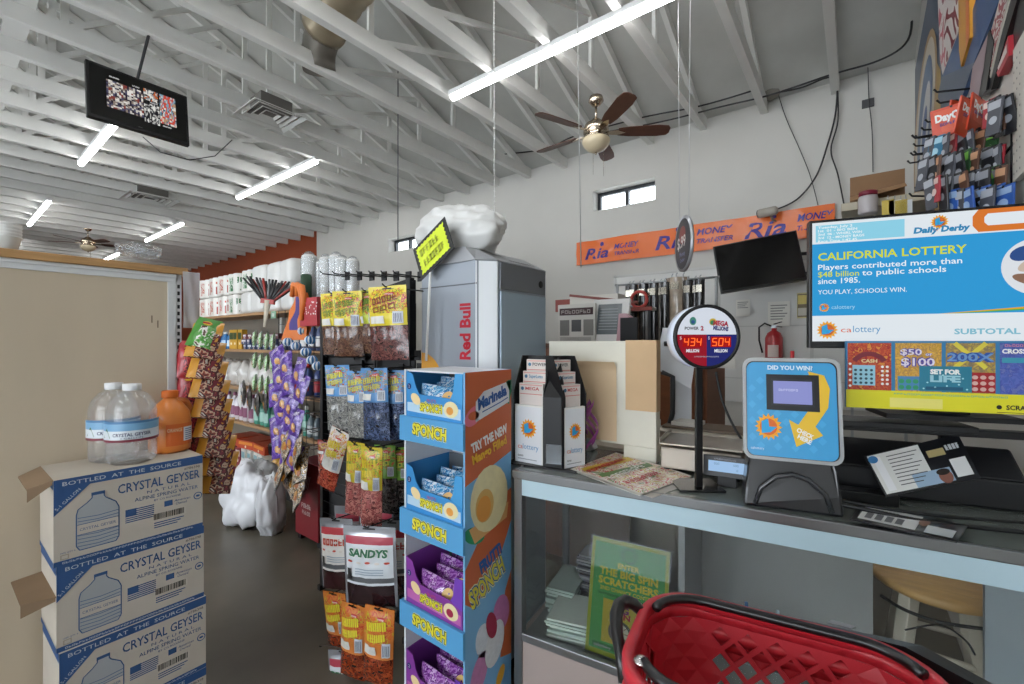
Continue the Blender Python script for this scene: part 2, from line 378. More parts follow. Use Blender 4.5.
# hanging security monitor
p = at(141, 105, t=3.6)
t = thing('security_monitor', 'black flat monitor hung under the trusses showing camera views', 'monitor', p, R=(math.radians(-8), 0, PI / 2 + .02))
b = MB(); b.box(-.325, .325, 0, .045, -.225, .225, black); b.box(-.15, .15, .045, .09, -.12, .12, dkgrey); b.build('housing', t, .006)
b = MB(); pr = Pr(b, O=(0, -.0008, 0)); pr.rect(-.305, -.2, .305, .208, M('#040405', .25), 0)
rnd = random.Random(4)
def collage(x0, y0, x1, y1, cols, n=9):
    n = int(n * 2)
    for i in range(n):
        for j in range(n):
            c = cols[min(len(cols) - 1, int(abs(noise.noise(Vector((i * .33 + x0 * 50, j * .31 + y0 * 40, 3.3)))) * 1.9 * len(cols)))]
            a, d = x0 + (x1 - x0) * i / n, y0 + (y1 - y0) * j / n
            pr.rect(a, d, a + (x1 - x0) / n, d + (y1 - y0) / n, M(c, .5, emit=.9), 2)
collage(-.21, -.105, .015, .12, ['#2b2330', '#c9c4bd', '#4a4a62', '#8c7f75', '#e4e0da', '#7d3c35'])
collage(.02, .06, .115, .155, ['#e2ded6', '#8a9098', '#35302e', '#c0632f'], 6)
collage(.125, -.1, .235, .155, ['#c94a3a', '#7da3b5', '#e0dcd2', '#3f4f62', '#b39272'], 8)
collage(.02, -.13, .12, .035, ['#1c1c20', '#b9b9b5', '#55565a', '#e5e5e0'], 7)
for (s, x, y) in (('~Snapshot', -.19, .145), ('~Camera', -.05, .135), ('~Channel', .06, .043), ('~Playback', .14, -.125)): pr.text(s, x, y, .011, M('#dddddd', .5, emit=.9), L=3)
pr.text('~monitor', -.025, -.197, .006, M('#777777', .5), L=3)
b.build('screen', t)
iv = (Matrix.Translation(t.location) @ t.rotation_euler.to_matrix().to_4x4()).inverted(); top_ = iv @ Vector((-4.35, p.y, CH + .01)); b = MB(); b.tube([(0, .09, .1), (0, .14, .2), top_], .010, dkgrey, 10); b.build('ceiling_mount', t)
tag((lambda b: (b.tube([at(143, 137, t=3.5) , at(160, 152, t=3.5), at(190, 160, t=3.6), at(215, 156, t=3.8), at(232, 140, t=4.0)], .004, dkgrey, 6), b.build('monitor_cable'))[1])(MB()), 'thin grey cable drooping below the hanging black monitor', 'cable')
# electrical cables along the top of the back wall
def cable(pts, r, label, m=None):
    P = [Vector(p) for p in pts]; Q = []
    n = len(P)
    for i in range(n - 1):
        a, b_, c, d = P[max(i - 1, 0)], P[i], P[i + 1], P[min(i + 2, n - 1)]
        for k in range(6):
            u = k / 6; Q.append(.5 * ((2 * b_) + (c - a) * u + (2 * a - 5 * b_ + 4 * c - d) * u * u + (3 * b_ - a - 3 * c + d) * u ** 3))
    Q.append(P[-1]); b = MB(); b.tube(Q, r, m or M('#2a2a2c', .5), 6); return tag(b.build('electrical_cable'), label, 'cable')
yc = WY - .35
cable([at(x, y, Y=yc) for x, y in ((415, 172), (470, 158), (540, 150), (575, 136), (640, 118), (700, 106), (755, 90))], .009, 'black cable running behind the fan along the upper back wall')
cable([at(x, y, Y=yc) for x, y in ((600, 133), (660, 122), (720, 107), (770, 95), (830, 75), (880, 60), (908, 40), (912, 5))], .009, 'black cable climbing along the wall top into the right corner of the ceiling')
cable([at(x, y, Y=yc - .1) for x, y in ((420, 165), (470, 148), (520, 118), (575, 95), (640, 55), (700, 20), (730, 0))], .009, 'thin black cable crossing diagonally under the roof behind the long tube light')
cable([at(x, y, Y=WY - .06) for x, y in ((765, 95), (800, 88), (833, 78), (836, 110), (826, 150), (815, 178), (796, 200), (770, 212))], .008, 'black cable hanging in a loop down to the wall camera')
cable([at(x, y, Y=WY - .06) for x, y in ((837, 78), (838, 120), (831, 150), (838, 175), (846, 215))], .007, 'black cable dropping straight down the wall beside the lottery screen')
cable([at(x, y, Y=WY - .04) for x, y in ((866, 35), (868, 70), (869, 100), (872, 130), (873, 172))], .004, 'thin cable hanging down from the dark junction box on the back wall')
cable([at(x, y, Y=WY - .04) for x, y in ((777, 90), (786, 118), (800, 150), (810, 175), (818, 205))], .004, 'thin taut cable slanting down the back wall right of the camera')
# white beaded chain and thin hanging lines
def hang(x0, y0, x1, y1, t, r, label, m, name='hanging_chain', beads=0):
    b = MB(); a, c = at(x0, y0, t=t), at(x1, y1, t=t); b.tube([a, c], r, m, 5)
    if beads:
        n = int((a - c).length / .03)
        for k in range(n): q = a.lerp(c, k / n); b.lathe([(.001, -.007), (.006, 0), (.001, .007)], m, q, 6)
    return tag(b.build(name), label, 'chain')
hang(494, -8, 494.5, 212, 2.6, .0025, 'white beaded chain hanging from the ceiling in front of the trusses', M('#e6e6e2', .5), beads=1)
hang(577, -5, 581, 268, 3.2, .004, 'thin grey line hanging in front of the fan down to the orange banner', M('#b5b5b2', .5))
hang(398, 60, 398, 240, 5.0, .006, 'dark thin rod hanging beside the small left window', M('#55565a', .5), 'hanging_rod')
tag((lambda b: (b.box(-.045, .045, -.03, 0, -.035, .035, M('#4b4b4d', .7)), b.build('junction_box'))[1])(MB()), 'small dark junction box high on the back wall', 'electrical box').location = at(868, 104, Y=WY - .001)
tag((lambda b: (b.lathe([(.03, 0), (.07, .01), (.09, .05), (.07, .1), (.02, .12)], M('#8f8c84', .6, .4), T=Matrix.Rotation(PI / 2, 4, 'X')), b.build('junction_box'))[1])(MB()), 'round grey electrical box where the cables meet at the wall top', 'electrical box').location = at(772, 94, Y=WY - .001)
# ================================================================ BACK WALL THINGS
orange = M('#e8702a', .28, var=.05, scale=2, coat=.3)
b0 = at(577, 243, Y=WY - .03); b1 = at(835, 208, Y=WY - .03); bz0 = at(577, 267, Y=WY - .03).z; bz0 = CAMZ + (b0.z - CAMZ) * .77
t = thing('money_transfer_banner', 'long orange banner with purple slanted lettering across the back wall', 'banner', (b0.x, WY - .045, 0))
Lb = b1.x - b0.x; zt_, zb_ = b0.z + .0, bz0; hb = zt_ - zb_
b = MB(); b.grid(lambda u, v: Vector((u * Lb, .012 * math.sin(u * 19) + .006 * math.sin(v * 9 + u * 60), zb_ + v * hb)), 40, 4, orange); b.build('sheet', t)
b = MB(); pur = M('#3b2f8f', .4); pr = Pr(b, lambda x, y, off: Vector((x, .012 * math.sin(x / Lb * 19) + .006 * math.sin((y / hb) * 9 + x / Lb * 60) - .002 - off, zb_ + y)), step=.001)
for k in range(3):
    s = hb / .38; x = (at(585, 255, Y=WY - .045).x, at(655, 250, Y=WY - .045).x, at(744, 235, Y=WY - .045).x)[k] - b0.x; s *= (1, 1.15, 1.15)[k]
    pr.text('Ria', x, .08 * s, .17 * s, pur, w=.42 * s, bold=.015, shear=.25); pr.disc(x + .3 * s, .3 * s, .035 * s, pur)
    if True:
        pr.text('MONEY', x + .52 * s, .19 * s, .075 * s, pur, w=min(.40 * s, Lb - x - .53 * s), bold=.02, shear=.25); pr.text('TRANSFER', x + .52 * s, .09 * s, .055 * s, pur, w=min(.40 * s, Lb - x - .53 * s), bold=.015, shear=.25)
b.build('lettering', t)
# hanging oval sign
p = at(684, 244, t=3.0)
t = thing('hanging_oval_sign', 'dark oval sign hung edge-on on two wires in front of the banner', 'sign', p, rz=math.radians(-57))
b = MB(); T = Matrix.Rotation(PI / 2, 4, 'X'); b.lathe([(.17, -.008), (.185, -.008), (.185, .008), (.17, .008)], M('#c8c8cc', .3, .6), T=T, n=36, closed=False) if False else None
b.lathe([(.186, -.008), (.186, .008)], M('#b9bac0', .3, .5), T=T, n=40); b.build('rim', t)
for s_ in (-1, 1):
    b = MB(); b.lathe([(.001, 0), (.168, 0)], M('#20222e', .35), T=Matrix.Translation((0, s_ * .0095, 0)) @ T, n=40, cap=False)
    pr = Pr(b, O=(0, s_ * .0105, 0), u=(-s_, 0, 0)); pr.disc(0, .06, .07, M('#8a3a34', .4), 1, ry=.06); pr.text('$.99', -.02, -.02, .075, M('#e8e0dc', .4), al='c', w=.18, bold=.02)
    pr.text('Money', -.0, -.08, .03, M('#8f96c4', .4), al='c', w=.12); pr.text('Order', 0, -.12, .025, M('#8f96c4', .4), al='c', w=.1); b.build('face', t)
for x in (-.1, .1):
    b = MB(); b.tube([(x, 0, .15), (x * 1.4, 0, 1.9)], .0025, M('#c5c5c5', .4), 5); b.build('wire', t)
# tilted black television
p = at(758, 262, Y=WY - .5); 
t = thing('wall_television', 'black switched-off television tilted on a wall arm below the banner', 'television', p, R=(math.radians(-12), math.radians(-8), math.radians(16)))
b = MB(); b.box(-.36, .36, 0, .05, -.245, .245, M('#101012', .35)); b.build('housing', t, .006)
b = MB(); Pr(b, O=(0, -.001, 0)).rect(-.345, -.225, .345, .232, M('#060608', .12)); b.build('screen', t)
t = thing('television_arm', 'black metal wall arm reaching to the tilted television', 'wall bracket', (p.x + .42, WY, p.z - .05))
b = MB(); b.box(.0, .05, -.02, 0, -.15, .25, black); b.build('wall_plate', t)
b = MB(); b.bar((.02, -.02, .16), (-.36, -.36, .12), .03, .03, black); b.bar((.02, -.02, -.05), (-.36, -.36, -.02), .03, .03, black); b.bar((-.36, -.36, -.06), (-.36, -.36, .16), .03, .03, black); b.build('arm', t)
# wall camera
p = at(768, 212, Y=WY - .16)
t = thing('security_camera', 'small beige bullet camera pointing left on the back wall', 'camera', p, rz=-.25)
T = Matrix.Rotation(PI / 2, 4, 'Y')
b = MB(); b.lathe([(.03, -.09), (.045, -.085), (.045, .07), (.03, .085), (.01, .09)], M('#aaa49a', .4), T=T); b.build('body', t)
b = MB(); b.lathe([(.032, -.1), (.04, -.095), (.04, -.088)], black, T=T); b.build('lens', t)
b = MB(); b.tube([(.02, 0, -.03), (.02, .07, -.075), (.02, .15, -.075)], .012, M('#8d877d', .4)); b.build('mount', t)
# fire extinguisher
p = at(774, 345, Y=WY - .12)
t = thing('fire_extinguisher', 'red fire extinguisher hanging on the white back wall', 'fire extinguisher', (p.x, p.y, p.z - .2))
b = MB(); b.lathe([(.07, 0), (.08, .01), (.08, .27), (.06, .32), (.025, .345), (.025, .37)], M('#b3282d', .3, coat=.5)); pr = Pr(b, lambda x, y, off: Vector((math.sin(x / .08) * (.0805 + off), -math.cos(x / .08) * (.0805 + off), y))); pr.rect(-.05, .08, .05, .2, M('#d8c6c0', .5)); b.build('cylinder', t)
b = MB(); b.box(-.02, .02, -.02, .02, .365, .4, alu); b.bar((0, .0, .41), (.07, -.03, .43), .02, .008, black); b.bar((0, 0, .39), (.07, -.03, .38), .02, .008, black); b.build('handle', t)
b = MB(); b.tube([(-.02, 0, .39), (-.08, -.02, .42), (-.13, -.02, .38), (-.13, -.02, .25), (-.1, -.02, .12)], .009, black); b.build('hose', t)
# papers on the back wall
def paper(label, x0, y0, x1, y1, col='#e9e7e0', lines=6, extra=None, Y=WY - .052):
    a, c = at(x0, y0, Y=Y), at(x1, y1, Y=Y); w, h = c.x - a.x, a.z - c.z
    b = MB(); b.grid(lambda u, v: Vector((u * w, -.004 * math.sin(u * 3) - .002 * math.sin(v * 5), v * h)), 4, 4, M(col, .7))
    pr = Pr(b, O=(0, -.008, 0), step=.001)
    for k in range(lines): pr.rect(w * .12, h * (.82 - k * .11), w * (.88 - .1 * (k % 3)), h * (.86 - k * .11), M('#8b8a88', .7))
    if extra: extra(pr, w, h)
    o = b.build('wall_notice'); o.location = (a.x, Y, c.z); return tag(o, label, 'notice')
paper('framed yellow and black notice on the wall left of the lottery screen', 797, 293, 808, 318, '#d9cf9c', 0, lambda pr, w, h: (pr.rect(.05 * w, .05 * h, .95 * w, .95 * h, M('#7a6d4c', .5)), pr.rect(.1 * w, .55 * h, .9 * w, .9 * h, M('#d8c56a', .5), 2), pr.rect(.1 * w, .1 * h, .9 * w, .4 * h, M('#c9c5b5', .5), 2)))
paper('white lined paper sheet taped below the tilted television', 768, 302, 790, 326)
paper('small white notice low on the wall below the tilted television', 736, 300, 750, 316, lines=4)
# ================================================================ LEFT: BOARDED SHELF BACK, WATER CARTONS, JUGS
BX = -2.31; BE = .665; BT = 1.86
t = thing('shelving_unit', 'tall shelving unit with a plain beige wood-grain back board', 'shelving unit', (BX, 0, 0))
boardm = M('#c9baa3', .5, var=.10, scale=3, stretch=(1, 1, .25)); trimw = M('#d8dadb', .4)
b = MB(); b.box(-.03, -.005, -1.4, BE - .05, .05, BT - .06, boardm)
for (y, z) in ((.56, 1.62), (.58, 1.60), (.55, 1.2)): b.box(-.006, -.0045, y, y + .004, z, z + .03, M('#6f5f4c', .8))
b.build('back_board', t)
b = MB(); b.box(-.035, .0, -1.4, BE - .02, BT - .065, BT - .03, trimw); b.box(-.035, .006, -1.4, BE - .02, BT - .045, BT - .035, trimw); b.box(-.035, .0, BE - .05, BE - .02, .05, BT - .065, trimw); b.build('metal_trim', t, .002)
b = MB(); b.box(-.045, -.006, BE - .02, BE, .0, BT - .03, trimw)
for k in range(60): b.box(-.02, -.0055, BE - .015, BE - .006, .06 + k * .029, .076 + k * .029, black)
b.build('slotted_upright', t)
b = MB(); b.box(-.47, .012, -1.4, BE + .02, BT - .03, BT, wood); b.build('top_cap', t, .003)
for z in (.1, .5, .9, 1.3):
    b = MB(); b.box(-.46, -.04, -1.4, BE, z, z + .03, wood); b.build('shelf', t)
for y in (BE - .03, -1.4): b = MB(); b.box(-.46, -.44, y, y + .03, 0, BT - .03, trimw); b.build('front_post', t)
# cup stack and clear bags on top
p = at(4, 243, X=-2.32); t = thing('foam_cup_stack', 'short stack of white foam cups on top of the board, cut by the left edge', 'cups', (-2.33, p.y + .005, BT))
for k in range(5):
    b = MB(); b.lathe([(.028, 0), (.037, .04), (.039, .042), (.039, .046), (.034, .046), (.027, .01)], M('#e9e9e6', .5), (0, 0, k * .011)); b.build('cup', t)
def crumple(name, label, cat, loc, sx, sy, sz, m, seed, group=None, n=22, amp=.25, fr=2.4, printer=None):
    b = MB()
    def f(u, v):
        th = 2 * PI * u; ph = PI * v; d = Vector((math.sin(ph) * math.cos(th), math.sin(ph) * math.sin(th), -math.cos(ph)))
        k = 1 + amp * noise.noise(d * fr + Vector((seed, 0, 0))) + amp * .5 * noise.noise(d * fr * 2.7 + Vector((0, seed, 0))) + amp * .3 * abs(noise.noise(d * fr * 6))
        z = max(d.z * sz * k, -sz * .72); return Vector((d.x * sx * k, d.y * sy * k, z + sz * .72))
    b.grid(f, n * 2, n, m); o = b.build(name); o.location = loc
    return tag(o, label, cat, group)
crumple('clear_plastic_bag', 'crumpled clear plastic bag on top of the board, the left one', 'plastic bag', at(131, 256, X=-2.36), .07, .05, .03, film, 3, n=14, amp=.5)
crumple('clear_plastic_bag', 'crumpled clear plastic bag on top of the board, the right one', 'plastic bag', at(146, 258, X=-2.36), .05, .05, .03, film, 8, n=14, amp=.5)
# cartons
kraft = M('#c6bdb0', .75, var=.05, scale=6); kraftd = M('#8f765c', .8, var=.1, scale=6); bband = M('#2f5588', .6); bink = M('#3a5d8c', .6)
CL, CD, CHh = .406, .28, .2755
def carton(loc, rz, label, flap=None, first=False):
    t = thing('water_carton', label, 'cardboard box', loc, rz, 'stacked water cartons')
    b = MB(); b.box(-CD, 0, 0, CL, 0, CHh, kraft)
    pr = Pr(b, O=(.0006, 0, 0), u=(0, 1, 0), v=(0, 0, 1)); L, H = CL, CHh
    pr.rect(0, H - .03, L, H, bband); pr.rect(0, 0, L, .016, bband)
    lt = M('#c9cfd4', .6)
    pr.text('BOTTLED  AT  THE  SOURCE', .02, H - .022, .0125, lt, w=L - .09)
    pr.text('~'+'x'*44, .02, .005, .006, lt, w=L - .05)
    pr.poly([(0, H - .03), (.085, H - .03), (0, H - .115)], bband); pr.text('5-1 GALLON', .008, H - .098, .009, lt, w=.078, rot=PI / 4)
    pr.text('CRYSTAL GEYSER', .155, H - .083, .031, bink, w=L - .165, bold=.012)
    pr.text('N A T U R A L', .235, H - .103, .010, bink, w=.13)
    pr.text('ALPINE SPRING WATER', .2, H - .123, .013, bink, w=.19)
    pr.text('BY CG ROXANE', .255, H - .136, .007, bink, w=.08); pr.text('#786398', L - .06, H - .044, .009, M('#3d3d3f', .6), w=.05)
    # flag
    for k in range(7): pr.rect(.175, H - .150 - k * .0068, .255, H - .1466 - k * .0068, bink)
    pr.rect(.175, H - .168, .205, H - .145, bink, 2)
    pr.rect(.285, H - .165, .31, H - .145, bink); pr.text('American', .315, H - .155, .009, bink, w=.05, shear=.2); pr.text('Owned', .32, H - .167, .009, bink, w=.035, shear=.2)
    pr.ring(.39, H - .152, .014, .003, bink); pr.disc(.39, H - .152, .007, bink, ry=.004)
    pr.rect(.25, H - .208, .352, H - .18, M('#c7bfb2', .7)); rr = random.Random(7); x = .254
    while x < .346: w = rr.choice((.0012, .002, .003)); pr.rect(x, H - .205, x + w, H - .183, ink, 2); x += w + rr.choice((.0015, .0025))
    for k in range(3): pr.rect(.255, H - .218 - k * .008, .345 - .01 * k, H - .2145 - k * .008, bink)
    # drawn jug
    jl = [(.06, .035), (.15, .035), (.158, .05), (.158, .15), (.15, .17), (.125, .19), (.12, .198), (.12, .21), (.09, .21), (.09, .198), (.078, .185), (.056, .168), (.052, .15), (.052, .05), (.06, .035)]
    pr.poly(jl[:-1], M('#a9adb0', .7), 1); pr.line(jl, .0028, bink, 2)
    for k in range(9): z = .048 + k * .0115; pr.line([(.055, z), (.105, z - .004), (.156, z)], .0018, bink, 2)
    pr.rect(.054, .085, .156, .118, kraft, 3); pr.line([(.054, .085), (.156, .085)], .002, bink, 4); pr.line([(.054, .118), (.156, .118)], .002, bink, 4); pr.text('CRYSTAL GEYSER', .06, .097, .009, bink, w=.09, L=4)
    pr.rect(.088, .205, .122, .215, bink, 3)
    pr.rect(.015, .018, .035, .034, M('#a79c8c', .7)); pr.rect(.018, .021, .032, .031, kraft, 2); pr.text('1000 QTY 4', .015, .037, .005, bink)
    # end face, towards -Y
    pe = Pr(b, O=(0, -.0006, 0), u=(1, 0, 0), v=(0, 0, 1)); pe.rect(-CD, H - .03, 0, H, bband); pe.rect(-CD, 0, 0, .016, bband)
    # top band
    b.build('body', t, .002)
    return t
XF = -2.005
labs = ['topmost water carton carrying the two jugs and the juice', 'second water carton from the top with a brown flap sticking out', 'third water carton from the top, partly below the picture', 'lowest water carton standing on the floor under the other three']
spots = [(XF + .0, .238, .0), (XF - .004, .245, .012), (XF + .006, .25, .02), (XF, .25, 0)]
for k in range(4):
    x, y, rz = spots[k]; t = carton((x, y, (3 - k) * CHh), rz, labs[k])
    if k < 2:
        b = MB(); L = (.055, .075)[k]
        R = Matrix.Translation((0, 0, CHh - .003)) if k == 0 else Matrix.Translation((0, 0, CHh - .1))
        dz = (-.02, .0)[k]
        pts = [(-CD + .01, 0, 0), (-.003, 0, 0), (-.02, -L, dz), (-CD + .03, -L, dz)]
        b.prism([R @ Vector(q) for q in pts], (0, 0, .004), kraftd)
        pr = Pr(b, O=R @ Vector((-.004, 0, .0)), u=(0, -1, -dz / L * -1), v=(0, 0, 1)); b.build('flap', t)
        tf = MB(); tf.prism([R @ Vector(q) for q in ((-.0035, -.002, -.01), (-.02, -L, dz - .035), (-.02, -L, dz + .006), (-.0035, -.002, .004))], (-.004, 0, 0), kraftd); tf.build('flap', t)
# gallon jugs
plast = glassy((.98, .99, 1), .94, .12, (.97, .99, 1), 'clear_jug_plastic', .06)
waterm = glassy((.97, .985, .99), .97, .02, (.75, .82, .86), 'jug_water', .05)
def jug(loc, rz, label):
    t = thing('water_jug', label, 'water jug', loc, rz, 'gallon water jugs')
    b = MB(); pf = [(.055, 0), (.068, .006), (.071, .02)]
    z = .02
    for k in range(15): pf += [(.0735, z + .004), (.0705, z + .0095)]; z += .0115
    pf += [(.07, .2), (.062, .225), (.045, .248), (.03, .258), (.024, .263), (.024, .272)]
    b.lathe(pf, plast, n=28); b.build('bottle', t)
    b = MB(); b.lathe([(.0265, .262), (.0275, .264), (.0275, .283), (.026, .286)], M('#e8eaec', .4)); b.build('cap', t)
    b = MB(); S = lambda x, y, off: Vector((math.cos(x / .076) * (.0765 + off), math.sin(x / .076) * (.0765 + off), y)); pr = Pr(b, S, step=.0006)
    for (z0, z1, c) in ((.085, .094, '#7a2436'), (.094, .125, '#dfe7ee'), (.125, .15, '#7fb2d8'), (.15, .158, '#4c7fb0')):
        for k in range(12): pr.rect(-.12 + k * .02, z0, -.12 + (k + 1) * .02 + .0002, z1, M(c, .35))
    pr.text('CRYSTAL GEYSER', -.055, .106, .011, M('#24305f', .4), w=.11, bold=.02, L=3); pr.poly([(-.1, .1), (-.08, .135), (-.065, .1)], M('#3b6d3c', .5), 2)
    pr.text('1 GALLON', -.03, .096, .006, M('#24305f', .4), w=.06, L=3)
    b.build('label_band', t); return t
zt1 = 4 * CHh
def onbox(px, X): a = (px - 512) / FOC; return at(px, 400, X=X).y
jug((-2.1, onbox(132, -2.1), zt1), math.radians(-12), 'front clear gallon water jug with a blue and dark red label')
jug((-2.195, onbox(114, -2.195), zt1), math.radians(-5), 'rear clear gallon water jug half hidden behind the front one')
# orange juice jug
t = thing('juice_jug', 'orange plastic juice jug with a handle behind the water jugs', 'juice jug', (-2.19, onbox(170, -2.19), zt1), math.radians(20))
oj = M('#e8883a', .3, var=.08, scale=9, coat=.3); T = None
b = MB(); b.lathe([(.06, 0), (.07, .008), (.072, .03), (.072, .13), (.066, .16), (.045, .19), (.024, .21), (.022, .225)], oj, n=24, sx=1, sy=.95); b.build('bottle', t)
b = MB(); b.tube([(.0, .03, .2), (.0, .062, .192), (.0, .08, .165), (.0, .078, .125), (.0, .062, .1)], [.014, .014, .013, .013, .012], oj, 10); b.build('handle', t)
b = MB(); b.lathe([(.027, .215), (.028, .217), (.028, .24), (.025, .243)], M('#e6762a', .4)); b.build('cap', t)
b = MB(); S = lambda x, y, off: Vector((math.cos(x / .0735) * (.0735 + off), math.sin(x / .0735) * (.07 + off), y)); pr = Pr(b, S, step=.0006)
pr.rect(-.06, .03, .06, .115, M('#e06c28', .4)); pr.rect(0, .045, .05, .1, M('#dfe1e8', .4), 2)
for k in range(6): pr.rect(.006, .05 + k * .008, .044, .053 + k * .008, M('#5673a8', .5), 3)
pr.text('ORANGE', -.055, .085, .014, M('#f3e9c0', .4), w=.05); b.build('paper_label', t)
# ================================================================ CHIP STRIPS AT THE END OF THE SHELVING
def lens_pt(u, v, w, h, th, hdr, seed, cr):
    """u, v in 0..1 (v down): a bag hanging from its top edge; returns local point of the FRONT skin"""
    x = (u - .5) * w; z = -v * h
    vb = max(0, (v - hdr) / (1 - hdr)); prof = (max(0, math.sin(PI * min(1, vb * .96 + .02)))) ** .55 * (max(0, 1 - abs(2 * u - 1) ** 2.6)) if v > hdr else 0
    wr = noise.noise(Vector((u * 5 + seed, v * 6, seed))) * cr + noise.noise(Vector((u * 13, v * 15 + seed, 2))) * cr * .5
    return Vector((x * (1 - .05 * prof), -(th / 2) * prof - wr * (.3 + prof) - .0015, z))
def bag_mb(w, h, th, cm, hdr=.12, seed=1, cr=.004, nu=14, nv=18, back=None, hole=True):
    b = MB()
    b.grid(lambda u, v: lens_pt(u, 1 - v, w, h, th, hdr, seed, cr), nu, nv, (lambda u, v: cm(u, 1 - v)) if callable(cm) else cm)
    bk = back or (cm(.5, .9) if callable(cm) else cm)
    b.grid(lambda u, v: Vector((lambda p: (p.x, -p.y * .7 + .001, p.z))(lens_pt(1 - u, 1 - v, w, h, th, hdr, seed + 5, cr))), nu, nv, bk)
    if hole: Pr(b, lambda x, y, off: lens_pt(x / w + .5, -y / h, w, h, th, hdr, seed, cr) - Vector((0, off + .001, 0))).rect(-w * .12, -h * .045, w * .12, -h * .025, black)
    S = lambda x, y, off: lens_pt(x / w + .5, -y / h, w, h, th, hdr, seed, cr) - Vector((0, off + .0026, 0))
    return b, Pr(b, S, step=.0007)
def blotch(cols, sc=5, seed=0, rough=.3, coat=.3, size=.15):
    m = bpy.data.materials.new('printed_blotches'); m.use_nodes = True; nt = m.node_tree; p = nt.nodes['Principled BSDF']
    p.inputs['Roughness'].default_value = rough; p.inputs['Coat Weight'].default_value = coat; p.inputs['Coat Roughness'].default_value = .08
    tc = nt.nodes.new('ShaderNodeTexCoord'); mp = nt.nodes.new('ShaderNodeMapping'); mp.inputs['Location'].default_value = (seed * 3.1, seed * 1.7, seed)
    nz = nt.nodes.new('ShaderNodeTexNoise'); nz.inputs['Scale'].default_value = sc / size; nz.inputs['Detail'].default_value = 2.5; nz.inputs['Roughness'].default_value = .6; nz.inputs['Distortion'].default_value = .8
    cr = nt.nodes.new('ShaderNodeValToRGB'); cr.color_ramp.interpolation = 'CONSTANT'; n = len(cols)
    while len(cr.color_ramp.elements) < n: cr.color_ramp.elements.new(.5)
    for k, c in enumerate(cols): cr.color_ramp.elements[k].position = 0 if k == 0 else .33 + .34 * (k - .0) / n; cr.color_ramp.elements[k].color = (*lin(c), 1)
    nt.links.new(tc.outputs['Object'], mp.inputs[0]); nt.links.new(mp.outputs[0], nz.inputs['Vector']); nt.links.new(nz.outputs['Fac'], cr.inputs[0]); nt.links.new(cr.outputs[0], p.inputs['Base Color'])
    bp = nt.nodes.new('ShaderNodeBump'); bp.inputs['Strength'].default_value = .3; bp.inputs['Distance'].default_value = .004; nt.links.new(nz.outputs['Fac'], bp.inputs['Height']); nt.links.new(bp.outputs[0], p.inputs['Normal'])
    return lambda u, v: m
def chips(name, label, cols, loc, rz, R=None):
    bl = blotch(cols[1:], 2.6, 2)
    b, pr = bag_mb(.15, .2, .05, lambda u, v: (M(cols[0], .3, coat=.3) if v < .38 or u < .30 else bl(u, v)), .06, 3, .006, 10, 14, hole=False)
    pr.disc(-.0, -.05, .03, M('#e8c22c', .3), ry=.016); pr.rect(-.03, -.056, .03, -.044, red, 2)
    t = thing(name, label, 'snack bag', loc, rz, 'orange chip bags on the clip strip'); b.build('bag', t)
    return t
ot = chips('chip_bag', 'x', ['#dc9d38', '#dc9d38', '#7a2434', '#4a1a1c', '#c9a890', '#8a3a2c', '#3a1618', '#d8cfc4'], (0, 0, 0), 0)
zs = [1.54 - (y - 342) / FOC * 2.05 for y in (338, 357, 375, 393, 411, 429, 446, 462)]
t = thing('clip_strip', 'clear clip strip hanging at the end of the shelving, holding the chip bags', 'display strip', (-2.29, .70, 1.64), 0)
b = MB(); b.box(-.012, .012, .0, .002, -.72, .0, film); b.build('strip', t)
for k in range(8):
    loc = (-2.245 + .006 * k, .75 + .006 * k, zs[k] + .07)
    R = (math.radians(-32), math.radians(8), math.radians(62))
    lab = 'orange and brown chip bag on the clip strip beside the board, %s' % NTH[k]
    ot.scale = (.74, .9, .92)
    if k == 0: ot.location = loc; ot.rotation_euler = R; ot['label'] = lab
    else: dup(ot, loc, lab, R=R, group=ot['group'])
gb = chips('chip_bag', 'green and white chip bag hanging above the orange bags', ['#4f9a3c', '#e4e8dc', '#4f9a3c', '#7cb86a', '#f0efe8', '#5a3a2c'], (-2.25, .755, 1.64), 0); gb['group'] = 'other bags on the clip strip'
gb.rotation_euler = (math.radians(-38), math.radians(14), math.radians(62)); gb.scale = (.62, .8, .8)
rb = chips('chip_bag', 'x', ['#b8303a', '#8a1f2a', '#c9404a', '#5a1f2c', '#d0585a', '#a02832'], (0, 0, 0), 0); rb['group'] = 'red chip bags behind the orange ones'
for k, y in enumerate((345, 372, 398, 425)):
    loc = Vector((-2.31, .67, 1.54 - (y - 342) / FOC * 2.05)) + Vector((0, .02, .02)); R = (math.radians(-6), 0, math.radians(70)); lab = 'narrow red chip bag right beside the board edge, %s' % NTH[k]
    if k == 0: rb.location = loc; rb.rotation_euler = R; rb['label'] = lab; rb.scale = (.55, .8, .8)
    else: dup(rb, loc, lab, R=R, group='red chip bags behind the orange ones', scale=(.55, .8, .8))
p = at(185, 303, X=-2.27); b = MB(); b.grid(lambda u, v: Vector((.004 * math.sin(u * 9 + v * 5), (u - .5) * .06, (v - .5) * .24)), 5, 10, glassy((.9, .92, .95), .85, .45, (.8, .82, .86), 'strip_film', .2)); o = b.build('clear_hang_strip'); o.location = (-2.262, .685, 1.72)
tag(o, 'empty clear plastic strip hanging at the top corner of the board', 'plastic strip')
